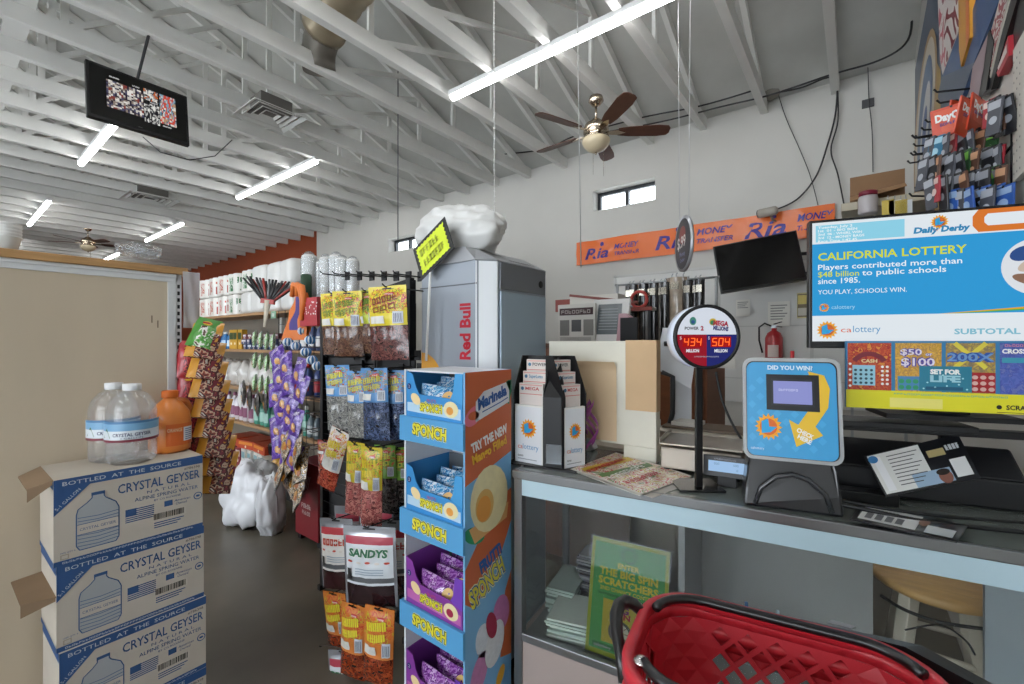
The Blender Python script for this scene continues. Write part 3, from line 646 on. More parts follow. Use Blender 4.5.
# ================================================================ MIDDLE AISLE SHELF (faces the camera side)
SY = 2.08; SZ = [.16, .66, 1.04, 1.46, 1.85]; SX0, SX1 = -7.1, -3.35
tan = M('#a9835c', .5, var=.12, scale=8)
t = thing('aisle_shelving', 'long tan wooden aisle shelving stocked with paper goods and bottles', 'shelving unit', (0, SY, 0))
b = MB(); b.box(SX0, SX1, .40, .44, 0, 1.9, M('#7d7468', .7)); b.build('back_board', t)
b = MB(); b.box(SX0, SX1, .04, .4, 0, .13, M('#1b1a1a', .6)); b.build('kick_base', t)
for z in SZ:
    b = MB(); b.box(SX0, SX1, .0, .4, z - .03, z, tan); b.build('shelf', t, .004)
for x in (SX0, -5.2, SX1):
    b = MB(); b.box(x - .02, x + .02, .36, .40, 0, 1.9, M('#d0d0cc', .5)); b.build('upright', t)
b = MB(); b.box(-4.62, -4.52, -.008, -.002, SZ[4] - .075, SZ[4] - .005, M('#8fb79c', .5)); pr = Pr(b, O=(-4.6, -.009, SZ[4] - .06)); pr.text('~1234', 0, 0, .035, white, w=.06); b.build('price_tag', t)
def copies(src, spots, labels, group, rz=None, scales=None):
    rr = random.Random(len(spots)); out = []
    for k, (sp, lb) in enumerate(zip(spots, labels)):
        r = rz[k] if rz else rr.uniform(-.12, .12)
        if k == 0: src.location = sp; src['label'] = lb; src['group'] = group; src.rotation_euler.z = r; o = src
        else: o = dup(src, sp, lb, r, group)
        if scales: o.scale = scales[k]
        out.append(o)
    return out
def roll_pack(cols, word=None, w=.28, h=.235, d=.24):
    t = thing('paper_towel_pack', 'x', 'paper towels'); b = MB(); m0 = M('#e6e3dd', .35, coat=.2)
    for i in (-1, 1):
        for j in (-1, 1):
            b.lathe([(.03, 0), (w * .23, 0), (w * .255, .01), (w * .255, h - .01), (w * .23, h), (.03, h)], m0, (i * w * .24, j * d * .24, 0), 14)
    b.build('rolls', t)
    b = MB(); bl = blotch(cols, 1.6, 3)
    def f(u, v):
        a = 2 * PI * u; c, s_ = math.cos(a), math.sin(a); k = (abs(c) ** 4 + abs(s_) ** 4) ** -.25
        return Vector((c * k * w * .505, s_ * k * d * .53, .012 + v * (h - .02)))
    b.grid(f, 32, 12, lambda u, v: m0 if (v < .12 or v > .85) else bl(u * 3, v)); b.build('printed_wrap', t); return t
rp = roll_pack(['#e6e0d8', '#b5432e', '#e6e0d8', '#c0553a', '#e6e0d8', '#a83c28'])
z0 = SZ[4]; sp = []; lb = []
for i in range(3):
    for j in range(2): sp.append((-6.62 + i * .3, SY + .17, z0 + .245 * j)); lb.append('%s pack of red-printed white rolls on the top shelf, %s' % (('upper', 'lower')[1 - j], ('far left stack', 'middle stack', 'right stack')[i]))
copies(rp, sp, lb, 'red printed roll packs on the top shelf')
rg = roll_pack(['#e6e6e0', '#3e8a4c', '#e6e6e0', '#2f6d3c', '#e6e6e0'])
copies(rg, [(-5.72, SY + .17, z0), (-5.72, SY + .17, z0 + .245), (-5.26, SY + .22, z0 + .49)], ['lower green and white paper roll pack on the top shelf', 'middle green and white paper roll pack, above another', 'highest green and white paper roll pack behind the plain white bundles'], 'green printed roll packs on the top shelf')
rgs = C.objects[-1] if False else None
# a plain stack under the highest pack so that it rests on something
def bundle(w, h, d, seed):
    t = thing('paper_bundle', 'x', 'paper goods'); b = MB(); m = M('#dcdbd8', .35, coat=.3)
    def f(u, v):
        a = 2 * PI * u; c, s_ = math.cos(a), math.sin(a); k = (abs(c) ** 5 + abs(s_) ** 5) ** -.2
        n_ = 1 + .06 * noise.noise(Vector((c * 3 + seed, s_ * 3, v * 6))); q = min(1, 8 * v * (1 - v) + .3)
        return Vector((c * k * w / 2 * n_ * q ** .4, s_ * k * d / 2 * n_ * q ** .4, v * h))
    b.grid(f, 28, 14, m)
    b.poly([f(k / 12, 1) + Vector((0, 0, 0)) for k in range(12)], m); b.build('wrapped_sheets', t)
    return t
bu = bundle(.3, .255, .26, 2)
sp = [(-5.26, SY + .2, z0), (-5.1, SY + .2, z0 + .0)]
sp = [(-5.38 + .0, SY + .18, z0), (-5.06, SY + .15, z0), (-4.74, SY + .16, z0), (-4.42, SY + .17, z0), (-5.06, SY + .17, z0 + .26), (-4.74, SY + .18, z0 + .26), (-4.45, SY + .17, z0 + .26)]
lb = ['plain white wrapped bundle on the top shelf, lower row, ' + s for s in ('beside the green packs', 'second from the green packs', 'third from the green packs', 'farthest right')] + ['plain white wrapped bundle in the upper row, ' + s for s in ('left one', 'middle one', 'right one')]
copies(bu, sp, lb, 'plain white bundles on the top shelf')
bpy.data.objects['paper_towel_pack.008'].location = (-5.42, SY + .2, z0 + .26) if 'paper_towel_pack.008' in bpy.data.objects else None
# white foam cup sleeves standing upright
t = thing('cup_sleeve', 'x', 'cups'); b = MB()
b.lathe([(.045, 0), (.05, .01)] + [(.05 + .004 * (k % 2), .02 + k * .018) for k in range(24)] + [(.05, .46), (.03, .475)], M('#e4e3e0', .4), n=16); b.build('cups', t)
b = MB(); b.lathe([(.056, .0), (.057, .2), (.057, .44), (.03, .49), (.012, .5)], film, n=12); b.build('plastic_sleeve', t)
xs = [-4.16, -3.98, -3.86, -3.74, -3.6, -3.48]
copies(t, [(x, SY + .14 + .03 * (k % 2), z0) for k, x in enumerate(xs)], ['tall white foam cup sleeve on the top shelf, %s' % ORD[k] for k in range(6)], 'foam cup sleeves on the top shelf', scales=[(1.3, 1.3, 1.12), (1, 1, .95), (1.1, 1.1, 1.0), (1.2, 1.2, 1.02), (1.1, 1.1, .92), (1, 1, .88)])
gc = thing('green_canister', 'dark green labelled canister between the white cup sleeves', 'canister', (-4.06, SY + .06, z0))
b = MB(); b.lathe([(.045, 0), (.048, .01), (.048, .3), (.04, .32)], M('#24452c', .4), n=16); b.build('can', gc); b = MB(); Pr(b, lambda x, y, off: Vector((math.sin(x / .05) * (.049 + off), -math.cos(x / .05) * (.049 + off), y))).rect(-.04, .1, .04, .2, M('#6fae52', .4)); b.build('paper_label', gc)
# bottles, cans and boxes for the lower shelves
def bottle(name, col, cap, h, r, lab, cat='bottle'):
    t = thing(name, 'x', cat); b = MB(); b.lathe([(r * .9, 0), (r, h * .03), (r, h * .62), (r * .75, h * .76), (r * .35, h * .84), (r * .35, h * .88)], M(col, .3, coat=.3), n=14); b.build('body', t)
    b = MB(); b.lathe([(r * .42, h * .87), (r * .42, h * .98), (r * .3, h)], M(cap, .4), n=10); b.build('cap', t)
    b = MB(); Pr(b, lambda x, y, off: Vector((math.sin(x / r) * (r * 1.005 + off), -math.cos(x / r) * (r * 1.005 + off), y)), step=.0015).rect(-r * 1.1, h * .15, r * 1.1, h * .5, M(lab, .4)); b.build('paper_label', t); return t
def cbox(name, col, acc, w, h, d, cat='box'):
    t = thing(name, 'x', cat); b = MB(); b.box(-w / 2, w / 2, -d / 2, d / 2, 0, h, M(col, .4, coat=.2)); pr = Pr(b, O=(0, -d / 2 - .001, 0), step=.001)
    pr.rect(-w * .4, h * .5, w * .4, h * .85, M(acc, .4)); pr.disc(0, h * .28, min(w, h) * .16, M('#e8dcc0', .4)); b.build('carton', t, .002); return t
def row(src, n, x0, x1, z, lab, group, y=SY + .08, jit=.012):
    rr = random.Random(n * 7 + int(z * 100)); st = (x1 - x0) / max(1, n - 1) if n > 1 else 0
    copies(src, [(x0 + st * k, y + rr.uniform(-jit, jit), z) for k in range(n)], [lab % ORD[k] if '%s' in lab else lab for k in range(n)], group, rz=[rr.uniform(-.15, .15) for _ in range(n)])
row(bottle('spray_can', '#2a6fa8', '#e8e8e8', .2, .035, '#bcd8ec', 'can'), 6, -6.3, -5.85, SZ[3], 'blue and white can on the second shelf down, %s', 'blue cans on the second shelf')
row(cbox('battery_box', '#c99a30', '#3b4c2c', .09, .22, .06), 3, -5.72, -5.5, SZ[3], 'golden yellow box on the second shelf down, %s', 'golden boxes on the second shelf')
row(cbox('soap_box', '#39496e', '#c8cdd6', .1, .055, .08), 8, -5.36, -4.5, SZ[3], 'small navy box in the bottom layer on the second shelf, %s', 'navy boxes in the lower layer')
row(cbox('soap_box', '#4a5276', '#d8d4d8', .1, .055, .08), 8, -5.38, -4.52, SZ[3] + .056, 'small navy box in the middle layer on the second shelf, %s', 'navy boxes in the middle layer', jit=.004)
row(cbox('soap_box', '#7d4550', '#d8d4d8', .1, .055, .08), 7, -5.34, -4.62, SZ[3] + .112, 'small maroon box in the top layer on the second shelf, %s', 'maroon boxes in the upper layer', jit=.004)
row(bottle('detergent_bottle', '#37466e', '#b83a3a', .26, .045, '#dddddd'), 7, -4.35, -3.6, SZ[3], 'dark blue bottle with a red cap on the second shelf, %s', 'dark bottles on the second shelf')
for k in range(7): crumple('wrapped_pack', 'clear-wrapped white pack on the third shelf down, %s' % ORD[k], 'package', (-6.3 + k * .26, SY + .16, SZ[2]), .14, .12, .17, M('#c9c4be', .25, var=.15, scale=14, coat=.6), 11 + k, 'clear wrapped packs on the third shelf', n=12, amp=.3)
row(bottle('cleaner_bottle', '#3a4f86', '#c8352f', .3, .05, '#b8323a'), 5, -4.42, -3.7, SZ[2], 'blue and red cleaner bottle on the third shelf down, %s', 'blue and red bottles on the third shelf')
row(bottle('shampoo_bottle', '#d6cfd4', '#8a4f6c', .3, .045, '#8a4f6c'), 8, -6.1, -5.25, SZ[1], 'white bottle with a plum label on the fourth shelf, %s', 'plum labelled bottles on the fourth shelf')
row(bottle('dish_soap_bottle', '#4f9a86', '#e0e0da', .28, .045, '#a8d0c4'), 9, -5.1, -4.1, SZ[1], 'teal green bottle on the fourth shelf, %s', 'teal bottles on the fourth shelf')
row(bottle('small_bottle', '#6e7f86', '#e0e0da', .22, .04, '#c9ced0'), 5, -4.0, -3.5, SZ[1], 'grey bottle with a pale label on the fourth shelf, %s', 'grey bottles on the fourth shelf')
row(cbox('flat_box', '#b8482c', '#d98a3a', .32, .09, .28), 3, -5.7, -5.0, SZ[0] + .2, 'flat red and orange box on top of the lowest row, %s', 'flat red boxes low on the shelf', y=SY + .18, jit=.0)
row(cbox('tall_box', '#7d2730', '#c9b8a0', .12, .2, .3), 2, -5.75, -5.5, SZ[0], 'dark red upright box on the lowest shelf, %s', 'dark red boxes on the lowest shelf', y=SY + .18)
row(cbox('tall_box', '#d8d5cc', '#7da0a8', .13, .2, .3), 4, -5.35, -4.92, SZ[0], 'white upright box on the lowest shelf, %s', 'white boxes on the lowest shelf', y=SY + .18)
row(cbox('tall_box', '#3f5a5c', '#c8b04a', .12, .2, .3), 2, -6.1, -5.92, SZ[0], 'dark teal upright box on the lowest shelf, %s', 'teal boxes on the lowest shelf', y=SY + .18)
row(bottle('juice_bottle', '#b88a2a', '#d87a30', .26, .05, '#d86a2c'), 3, -4.68, -4.4, SZ[0], 'amber bottle with an orange cap on the lowest shelf, %s', 'amber bottles on the lowest shelf')
row(bottle('milk_bottle', '#c9d2da', '#5f8fc0', .3, .055, '#7fa8cf'), 4, -4.25, -3.8, SZ[0], 'pale bottle with a blue label on the lowest shelf, %s', 'pale blue bottles on the lowest shelf')
t = thing('black_pot', 'black cooking pot sitting on the lowest row of goods', 'pot', (-4.78, SY + .16, SZ[0] + .2 + .003))
b = MB(); b.lathe([(.09, 0), (.11, .02), (.115, .1), (.12, .105)], black, n=20); b.build('body', t); b = MB(); b.lathe([(.12, .105), (.09, .13), (.03, .145), (.02, .17), (.001, .175)], M('#9a9a9a', .2, .8), n=20); b.build('lid', t)
# trash bags standing on the floor
crumple('white_plastic_bag', 'large white plastic bag full of goods standing on the aisle floor', 'plastic bag', (-4.10, 1.70, 0), .26, .2, .29, M('#d9dade', .3, var=.04, coat=.2, bump=.3, scale=5), 9, n=30, amp=.36, fr=1.15)
crumple('white_plastic_bag', 'narrow white plastic bag leaning right of the large one on the floor', 'plastic bag', (-3.74, 1.68, 0), .10, .11, .27, M('#cfd0d4', .3, var=.04, coat=.2), 15, n=24, amp=.2)
# ================================================================ END CAP: RED FLOOR RACK AND HANGING SNACKS
RXc, RYc = -3.32, 1.87
t = thing('red_snack_rack', 'dark red metal floor rack under the purple snack bags', 'display rack', (RXc, RYc, 0))
dr = M('#7a1c24', .4); b = MB(); b.box(-.17, .17, -.12, .14, .05, .62, dr); pr = Pr(b, O=(0, -.121, 0)); W2 = M('#c7b9b4', .5)
for k in range(5): pr.line([(-.06 + k * .02, .42), (-.02 + k * .02, .52)], .006, W2)
pr.text('~BIMBO', 0, .27, .035, W2, w=.14, al='c', bold=.02); pr.text('~Snack', 0, .22, .03, W2, w=.12, al='c'); pr2 = Pr(b, O=(.171, 0, 0), u=(0, 1, 0)); b.build('bin', t, .004)
b = MB(); b.box(-.17, -.15, .12, .14, .62, 1.56, dr); b.box(.15, .17, .12, .14, .62, 1.56, dr); b.box(-.17, .17, .12, .14, 1.54, 1.56, dr); b.build('frame', t)
for k in range(7):
    b = MB(); z = 1.5 - k * .13
    for x in (-.1, .04): b.tube([(x, .13, z), (x, -.1, z), (x, -.12, z + .015)], .004, M('#909090', .3, .9), 5)
    b.build('hook', t)
for x in (-.14, .14):
    b = MB(); b.box(x - .02, x + .02, -.1, .12, 0, .05, black); b.build('foot', t)
def snack(name, cols, w=.16, h=.2, cat='snack bag'):
    b, pr = bag_mb(w, h, .05, blotch(cols, 4, 7), .06, 9, .007, 12, 16, hole=False); t = thing(name, 'x', cat)
    pr.disc(.01, -h * .66, w * .17, M('#c9903a', .3, coat=.4)); pr.disc(.03, -h * .78, w * .1, M('#a85f2c', .3), 2); pr.text('~Taki', -w * .3, -h * .32, h * .13, M('#e8dcef', .3), w=w * .6, bold=.04, rot=.25); b.build('bag', t); return t
pb = snack('purple_snack_bag', ['#3d1f7a', '#5a2d9c', '#4a2588', '#6b45b0', '#9a7fc8', '#3d1f7a'])
first_p = True; cnt = 0; colx = [276, 286, 297]
for c, px in enumerate(colx):
    for r in range(6):
        q = at(px + (r % 2) * 3 + (6 if r < 2 and c == 2 else 0), 348 + r * 17 + c * 5, Y=RYc - .13 - .02 * c - .01 * (r % 2)); R = (math.radians(-12), math.radians((-28, -20, 6)[c] + (r % 3) * 7), math.radians(18 - 10 * c))
        lab = 'purple snack bag in the %s hanging column, %s' % (('left', 'middle', 'right')[c], NTH[r])
        if first_p: pb.location = q; pb.rotation_euler = R; pb['label'] = lab; pb['group'] = 'purple snack bags'; first_p = False
        else: dup(pb, q, lab, R=R, group='purple snack bags')
kb = snack('cookie_snack_bag', ['#1e1a1c', '#c9c0b4', '#2b2426', '#b58a3a', '#e8e2da', '#3a2f30'], .2, .25)
rr = random.Random(3); k = 0
for c, px in enumerate((285, 300)):
    for r in range(4):
        q = at(px + r % 2 * 3, 432 + r * 13 + c * 4, Y=RYc - .15 - .02 * c); R = (math.radians(-22), math.radians(rr.uniform(-60, -25)), math.radians(rr.uniform(-15, 25))); lab = 'black, white and gold snack bag below the purple ones, %s column, %s' % (('left', 'right')[c], NTH[r])
        if k == 0: kb.location = q; kb.rotation_euler = R; kb['label'] = lab; kb['group'] = 'black and gold snack bags'
        else: dup(kb, q, lab, R=R, group='black and gold snack bags')
        k += 1
# green and white hanging packets left of the purple ones
gp = snack('green_packet', ['#5f9e3e', '#e8eee0', '#7cc05a', '#dfe8d8', '#4a8a34'], .11, .16, 'packet')
k = 0
for r in range(3):
    for c in range(4):
        q = at(256 + c * 6, (330, 352, 374)[r] + c, Y=1.98 - .01 * c - .02 * r); lab = 'green and white packet, %s row, left of the purple bags, %s' % (('upper', 'middle', 'lower')[r], ORD[c]); R = (-.1, .06 * c, -.5)
        if k == 0: gp.location = q; gp['label'] = lab; gp['group'] = 'green packets'; gp.rotation_euler = R
        else: dup(gp, q, lab, R=R, group='green packets')
        k += 1
gl = snack('dark_glove_pack', ['#23201f', '#3a3533', '#57504a', '#1a1818'], .12, .26, 'packet')
k = 0
for c, (px, py) in enumerate(((250, 385), (258, 390), (266, 386), (244, 380))):
    q = at(px, py, Y=2.0 - .01 * c); lab = 'dark hanging pack below the green packets, %s' % ('second from the left', 'third from the left', 'right', 'left')[c]; R = (0, .05, -.3)
    if k == 0: gl.location = q; gl['label'] = lab; gl['group'] = 'dark packs'; gl.rotation_euler = R
    else: dup(gl, q, lab, R=R, group='dark packs')
    k += 1
wp = thing('white_card', 'blank white tilted card hanging in front of the bottles', 'card', at(240, 395, Y=1.96), R=(0, .45, -.2)); b = MB(); b.box(-.09, .09, 0, .003, -.12, .12, M('#d8d6d2', .6)); b.build('sheet', wp)
b = MB(); b.tube([(-.0, 0, .12), (.01, .01, .17), (.0, .03, .15)], .003, alu); b.build('hook', wp)
# peg grid carrying these packets
t = thing('wire_grid', 'dark wire grid panel holding the hanging packets left of the purple bags', 'display rack', (-3.95, 2.045, 0))
b = MB()
for k in range(9): b.tube([(-.45 + k * .13, 0, .5), (-.45 + k * .13, 0, 1.84)], .003, M('#3a3a3c', .4, .7), 5)
for k in range(11): b.tube([(-.47, 0, .5 + k * .134), (.61, 0, .5 + k * .134)], .003, M('#3a3a3c', .4, .7), 5)
b.build('wires', t)
# feather duster with a dark fan shaped head
p = at(270, 285, Y=1.75)
t = thing('hand_broom', 'upturned black and red brush with a fan-shaped head on a pale stick', 'brush', p, R=(0, math.radians(8), math.radians(30))); t.scale = (1.5, 1, 1)
b = MB()
for k in range(26):
    a = (k - 12.5) / 12.5; b.tube([(a * .03, 0, -.14), (a * .09, .01 * (k % 3), -.06), (a * .17, .012 * (k % 3), .03 + .02 * (k % 2))], [.008, .009, .007], M(['#1b1b1d', '#2c2c2e', '#6d6d6f', '#1b1b1d', '#9a3028'][k % 5], .35), 5)
b.build('bristles', t)
b = MB(); b.tube([(0, 0, -.13), (0, 0, -.36)], [.02, .009], M('#c9c0ae', .5), 8); b.box(-.04, .04, -.012, .012, -.16, -.12, M('#a83228', .4)); b.build('handle', t)
# beach ball net bag: orange straps, purple cloth and a red dotted box
p = at(309, 326, Y=1.62)
t = thing('dotted_gift_box', 'red gift box with white dots behind the orange straps', 'box', p); dm = M('#b5343c', .4)
b = MB(); b.box(-.13, .10, 0, .1, 0, .2, dm); pr = Pr(b, O=(0, -.0008, 0)); rr = random.Random(5)
for k in range(28): pr.disc(rr.uniform(-.11, .11), rr.uniform(.07, .17), .006, white, 1, n=8)
b.build('carton', t, .003)
p = at(296, 340, Y=1.64)
t = thing('orange_bag', 'orange and purple cloth bag with loop straps beside the yellow-topped bags', 'bag', p, rz=.1)
om = M('#e07a34', .6, var=.1, scale=12)
b = MB()
def fbag(u, v): 
    x = (u - .5) * (.32 - .18 * v); return Vector((x - .03 + .1 * v, -.02 * math.sin(PI * u) - .02 * noise.noise(Vector((u * 4, v * 4, 1))), .34 * v))
b.grid(fbag, 12, 14, lambda u, v: M('#4a3c86', .6) if .35 < u < .65 and v > .2 else om)
b.grid(lambda u, v: fbag(1 - u, v) + Vector((0, .05 * math.sin(PI * v), 0)), 10, 10, om); b.build('cloth', t)
for s_ in (0, 1):
    b = MB(); b.tube([(.0 + .06 * s_, -.03, .32), (.05 + .05 * s_, -.05, .4), (.12 + .03 * s_, -.05, .38), (.14 + .02 * s_, -.04, .28), (.13, -.04, .14)], [.018, .02, .02, .02, .016], om, 8); b.build('strap', t)
# blue and white scrunchies
bw = []
t = thing('blue_pompom', 'x', 'hair tie'); b = MB(); m1, m2 = M('#4f8fd0', .4), M('#dfe8f2', .4)
b.grid(lambda u, v: (lambda d: d * .03 * (1 + .25 * math.sin(9 * u * 2 * PI) * math.sin(PI * v)))(Vector((math.sin(PI * v) * math.cos(2 * PI * u), math.sin(PI * v) * math.sin(2 * PI * u), -math.cos(PI * v)))), 36, 12, lambda u, v: m1 if int(u * 12) % 2 else m2); b.build('ruffle', t)
pts = [(293, 333), (303, 331), (310, 340), (296, 346), (306, 352), (312, 360), (288, 342), (318, 366)]
copies(t, [at(x, y, Y=1.66 - .01 * k) for k, (x, y) in enumerate(pts)], ['blue and white ruffled pompom above the purple bags, ' + s for s in ('upper left', 'top right', 'right of the upper pair', 'in the middle', 'below the middle', 'second lowest', 'farthest left', 'lowest right')], 'blue and white pompoms')
# ================================================================ BLACK PEG RACK WITH HANGING BAGS
PKY = 1.50
t = thing('peg_rack', 'tall black wire peg rack holding rows of hanging snack bags', 'display rack', (-1.80, PKY, 0))
bm_ = M('#141416', .4, .3); b = MB()
b.box(-.03, .0, -.01, .03, .02, 1.86, bm_); b.box(-.86, -.83, -.01, .03, .02, 1.75, bm_)
b.bar((0, .01, 1.86), (-.86, .01, 1.74), .02, .02, bm_); b.box(-.86, 0, 0, .02, .06, .09, bm_); b.box(-.45, -.43, 0, .02, .09, 1.79, bm_); b.build('frame', t)
b = MB(); b.box(-.855, -.005, .03, .036, .1, 1.74, M('#1c1b1d', .6)); b.build('back_panel', t)
b = MB()
for z in [.2 + .07 * k for k in range(23)]: b.tube([(-.84, .0, z), (-.01, .0, z)], .003, bm_, 5)
b.build('grid_wires', t)
for x in (-.02, -.84): b = MB(); b.box(x - .015, x + .015, -.03, .2, 0, .03, bm_); b.build('foot', t)
nhook = [0]
def hook(X, Y, Z):
    b = MB(); P = Vector((X + 1.80, Y - PKY, Z)); b.tube([(P.x, 0, P.z), (P.x, P.y - .015, P.z), (P.x, P.y - .03, P.z + .012)], .0035, bm_, 6); b.box(P.x - .02, P.x + .02, -.004, .004, P.z - .02, P.z + .03, bm_); b.build('hook', t)
fr = ['#6b4a3c', '#52352c', '#7d5c48', '#3f2a24']; nut = ['#55463f', '#3c322e', '#6e5b50', '#2c2422']
def header_bag(name, w, h, hd, top, body, title, tcol, sub=None, tag_=True, th=.045, tilt=0):
    """bag with a printed card top and a see-through lower half"""
    top = (top + top)[:6]; bl = blotch(body, 7, 4, .22, .5)(0, 0); pr_ = blotch([top[0], top[1], top[0], top[2], top[0], top[3], top[4]] + ([top[0]] if len(top) > 5 else []), 4, len(title[0]), .35, .2)(0, 0); t0_ = M(top[0], .35, coat=.2)
    def cm(u, v):
        if v < hd: return pr_ if (.03 * h < v * h and v < hd * .72 and math.hypot((u - .5) * 1.9, (v / hd - .38) * 2.6) < 1.0) else t0_
        return bl
    b, pr = bag_mb(w, h, th, cm, .08, 6, .005, 22, 30); tt = thing(name, 'x', 'snack bag')
    b.build('bag', tt); b = MB(); pr.mb = b
    pr.text('~' + title[0], -w * .36, -h * hd * .48, h * hd * .17, M(tcol, .4), w=w * .7, bold=.03, rot=.16, L=3)
    if len(title) > 1: pr.text('~' + title[1], -w * .34, -h * hd * .68, h * hd * .14, M(tcol, .4), w=w * .66, bold=.03, rot=.16, L=3)
    pr.rect(-w * .44, -h * hd * .95, -w * .02, -h * hd * .76, M('#e2e0da', .4), 2)
    if tag_:
        pr.rect(w * .2, -h * hd * .96, w * .44, -h * hd * .66, M('#cfd4dc', .4), 2)
        for k in range(5): pr.rect(w * (.23 + k * .04), -h * hd * .93, w * (.245 + k * .04), -h * hd * .7, M('#2f3a55', .4), 3)
    pr.disc(w * .1, -h * hd * .2, w * .14, M('#c8323a', .4), 2, ry=h * .018); pr.text('~Brand', -w * .02, -h * hd * .23, h * .02, M('#f0e8e0', .4), w=w * .22, L=3)
    b.build('printed_label', tt); return tt
def hang_row(src, pxs, py, Y, label, group, names=None, tilt=None, sz=None):
    out = []
    for k, px in enumerate(pxs):
        q = at(px, py[k] if isinstance(py, (list, tuple)) else py, Y=Y[k] if isinstance(Y, (list, tuple)) else Y)
        R = (math.radians(2 + (k * 37 % 5)), math.radians((tilt[k] if tilt else ((k * 53) % 7 - 3) * .5)), math.radians((k * 29 % 11) - 5 + (32 if 'pouch' in label else 22))); lb = label % (names[k] if names else ORD[k])
        s_ = sz[k] if sz else (1, 1, 1)
        if k == 0: src.location = q; src.rotation_euler = R; src['label'] = lb; src['group'] = group; src.scale = s_; o = src
        else: o = dup(src, q, lb, R=R, group=group, scale=s_)
        hook(q.x, q.y + .004, q.z - .004); out.append(o)
    return out
yb = header_bag('yellow_top_bag', .165, .325, .55, ['#e3cf2c', '#c23a2c', '#7a8a2c', '#d88a2c', '#b8343c', '#e8d84a'], fr, ('FRUTA', 'SECA'), '#7a8c22')
hang_row(yb, [333, 347], [293, 291], [1.30, 1.26], 'yellow-topped bag of brown dried fruit, top rack row, %s', 'yellow topped bags on the top row')
yb2 = header_bag('yellow_top_bag', .165, .325, .55, ['#b9c22c', '#a8342c', '#7a8a2c', '#c8782c', '#a8343c', '#d8d04a'], fr, ('FRUTA', 'SECA'), '#5a7c22')
hang_row(yb2, [366], [290], [1.32], 'greenish yellow-topped bag behind its neighbours on the top row, third from the left%s', 'yellow topped bags on the top row', names=[''], sz=[(.9, 1, .97)])
yb3 = header_bag('yellow_top_bag', .20, .33, .53, ['#e3cf2c', '#c23a2c', '#8a8a2c', '#d88a2c', '#b8343c', '#e8d84a'], ['#6b3f3c', '#4a2a2a', '#7d4c48', '#2c2224'], ('DRIED', 'MIX'), '#8a3c22')
hang_row(yb3, [387], [286], [1.24], 'wide yellow-topped bag of dark dried fruit at the right end of the top row%s', 'yellow topped bags on the top row', names=[''])
bb = header_bag('blue_top_bag', .155, .34, .46, ['#5a9ad6', '#b0582c', '#7a8a3c', '#c8a04a', '#a8384c', '#6b9a4a'], ['#8a8a86', '#6e6e6c', '#a5a5a0', '#55565a'], ('SEMILLAS', 'SALADAS'), '#d8d04a')
hang_row(bb, [337, 357], [365, 371], [1.28, 1.24], 'blue-topped bag of grey seeds on the second row, %s', 'blue topped bags on the second row', names=['far left and widest', 'second and narrow'], sz=[(1.0, 1, 1), (.72, 1, .95)])
bb2 = header_bag('blue_top_bag', .15, .34, .46, ['#4f88c0', '#a0502c', '#6a7a3c', '#b8903a', '#98384c', '#5b8a4a'], ['#3a4a66', '#26324a', '#55658a', '#1c2436'], ('SEMILLAS', 'SALADAS'), '#c8c04a')
hang_row(bb2, [374, 392], [368, 370], [1.27, 1.33], 'blue-topped bag of dark blue seeds on the second row, %s', 'dark blue topped bags on the second row', names=['third from the left', 'at the right end'], sz=[(1, 1, 1), (.9, 1, .98)])
# third row
cb = header_bag('chili_bag', .12, .33, .66, ['#d8d4cc', '#c8452c', '#d88a2c', '#c8b42c', '#b8343c', '#e8d84a'], ['#b0402a', '#8a2c20', '#c8583a', '#6a2418'], ('CHILES', 'JAPONES'), '#d8c02c', tag_=True)
hang_row(cb, [341], [430], [1.28], 'red chili bag with a white striped card, tilted at the left of the third row%s', 'third row bags', names=[''], tilt=[20])
cb1 = header_bag('plain_chili_bag', .12, .26, .3, ['#9a3a2a', '#c8452c', '#8a2c20'], ['#a83c28', '#8a2c20', '#c8583a', '#5a1f16'], ('CHILE', 'ROJO'), '#d8c02c', tag_=False)
hang_row(cb1, [326], [440], [1.36], 'plain bag of red chilies behind the tilted striped one%s', 'third row bags', names=[''])
pk = header_bag('pink_seed_bag', .105, .36, .55, ['#c8b42c', '#d86a2c', '#7a9a2c', '#d8a83c', '#b8343c', '#8aa83a'], ['#a85c58', '#8a4848', '#c07a70', '#6a3838'], ('CHILE', 'LIMON'), '#d8c02c')
hang_row(pk, [356, 372], [442, 447], [1.26, 1.20], 'slim pink seed bag with a yellow card, third row, %s', 'pink seed bags on the third row', names=['left of the pair', 'right of the pair'], tilt=[4, 3])
gk = header_bag('green_top_bag', .12, .33, .45, ['#6a9a34', '#b8c03c', '#c8452c', '#88b04a', '#3a6a2c'], ['#3a3636', '#242224', '#5a5452', '#161416'], ('LIMON', 'SAL'), '#d8d04a')
hang_row(gk, [385, 398], [445, 447], [1.33, 1.37], 'green-topped bag of dark sweets on the third row, %s', 'green topped bags on the third row', names=['left of the pair', 'right of the pair'])
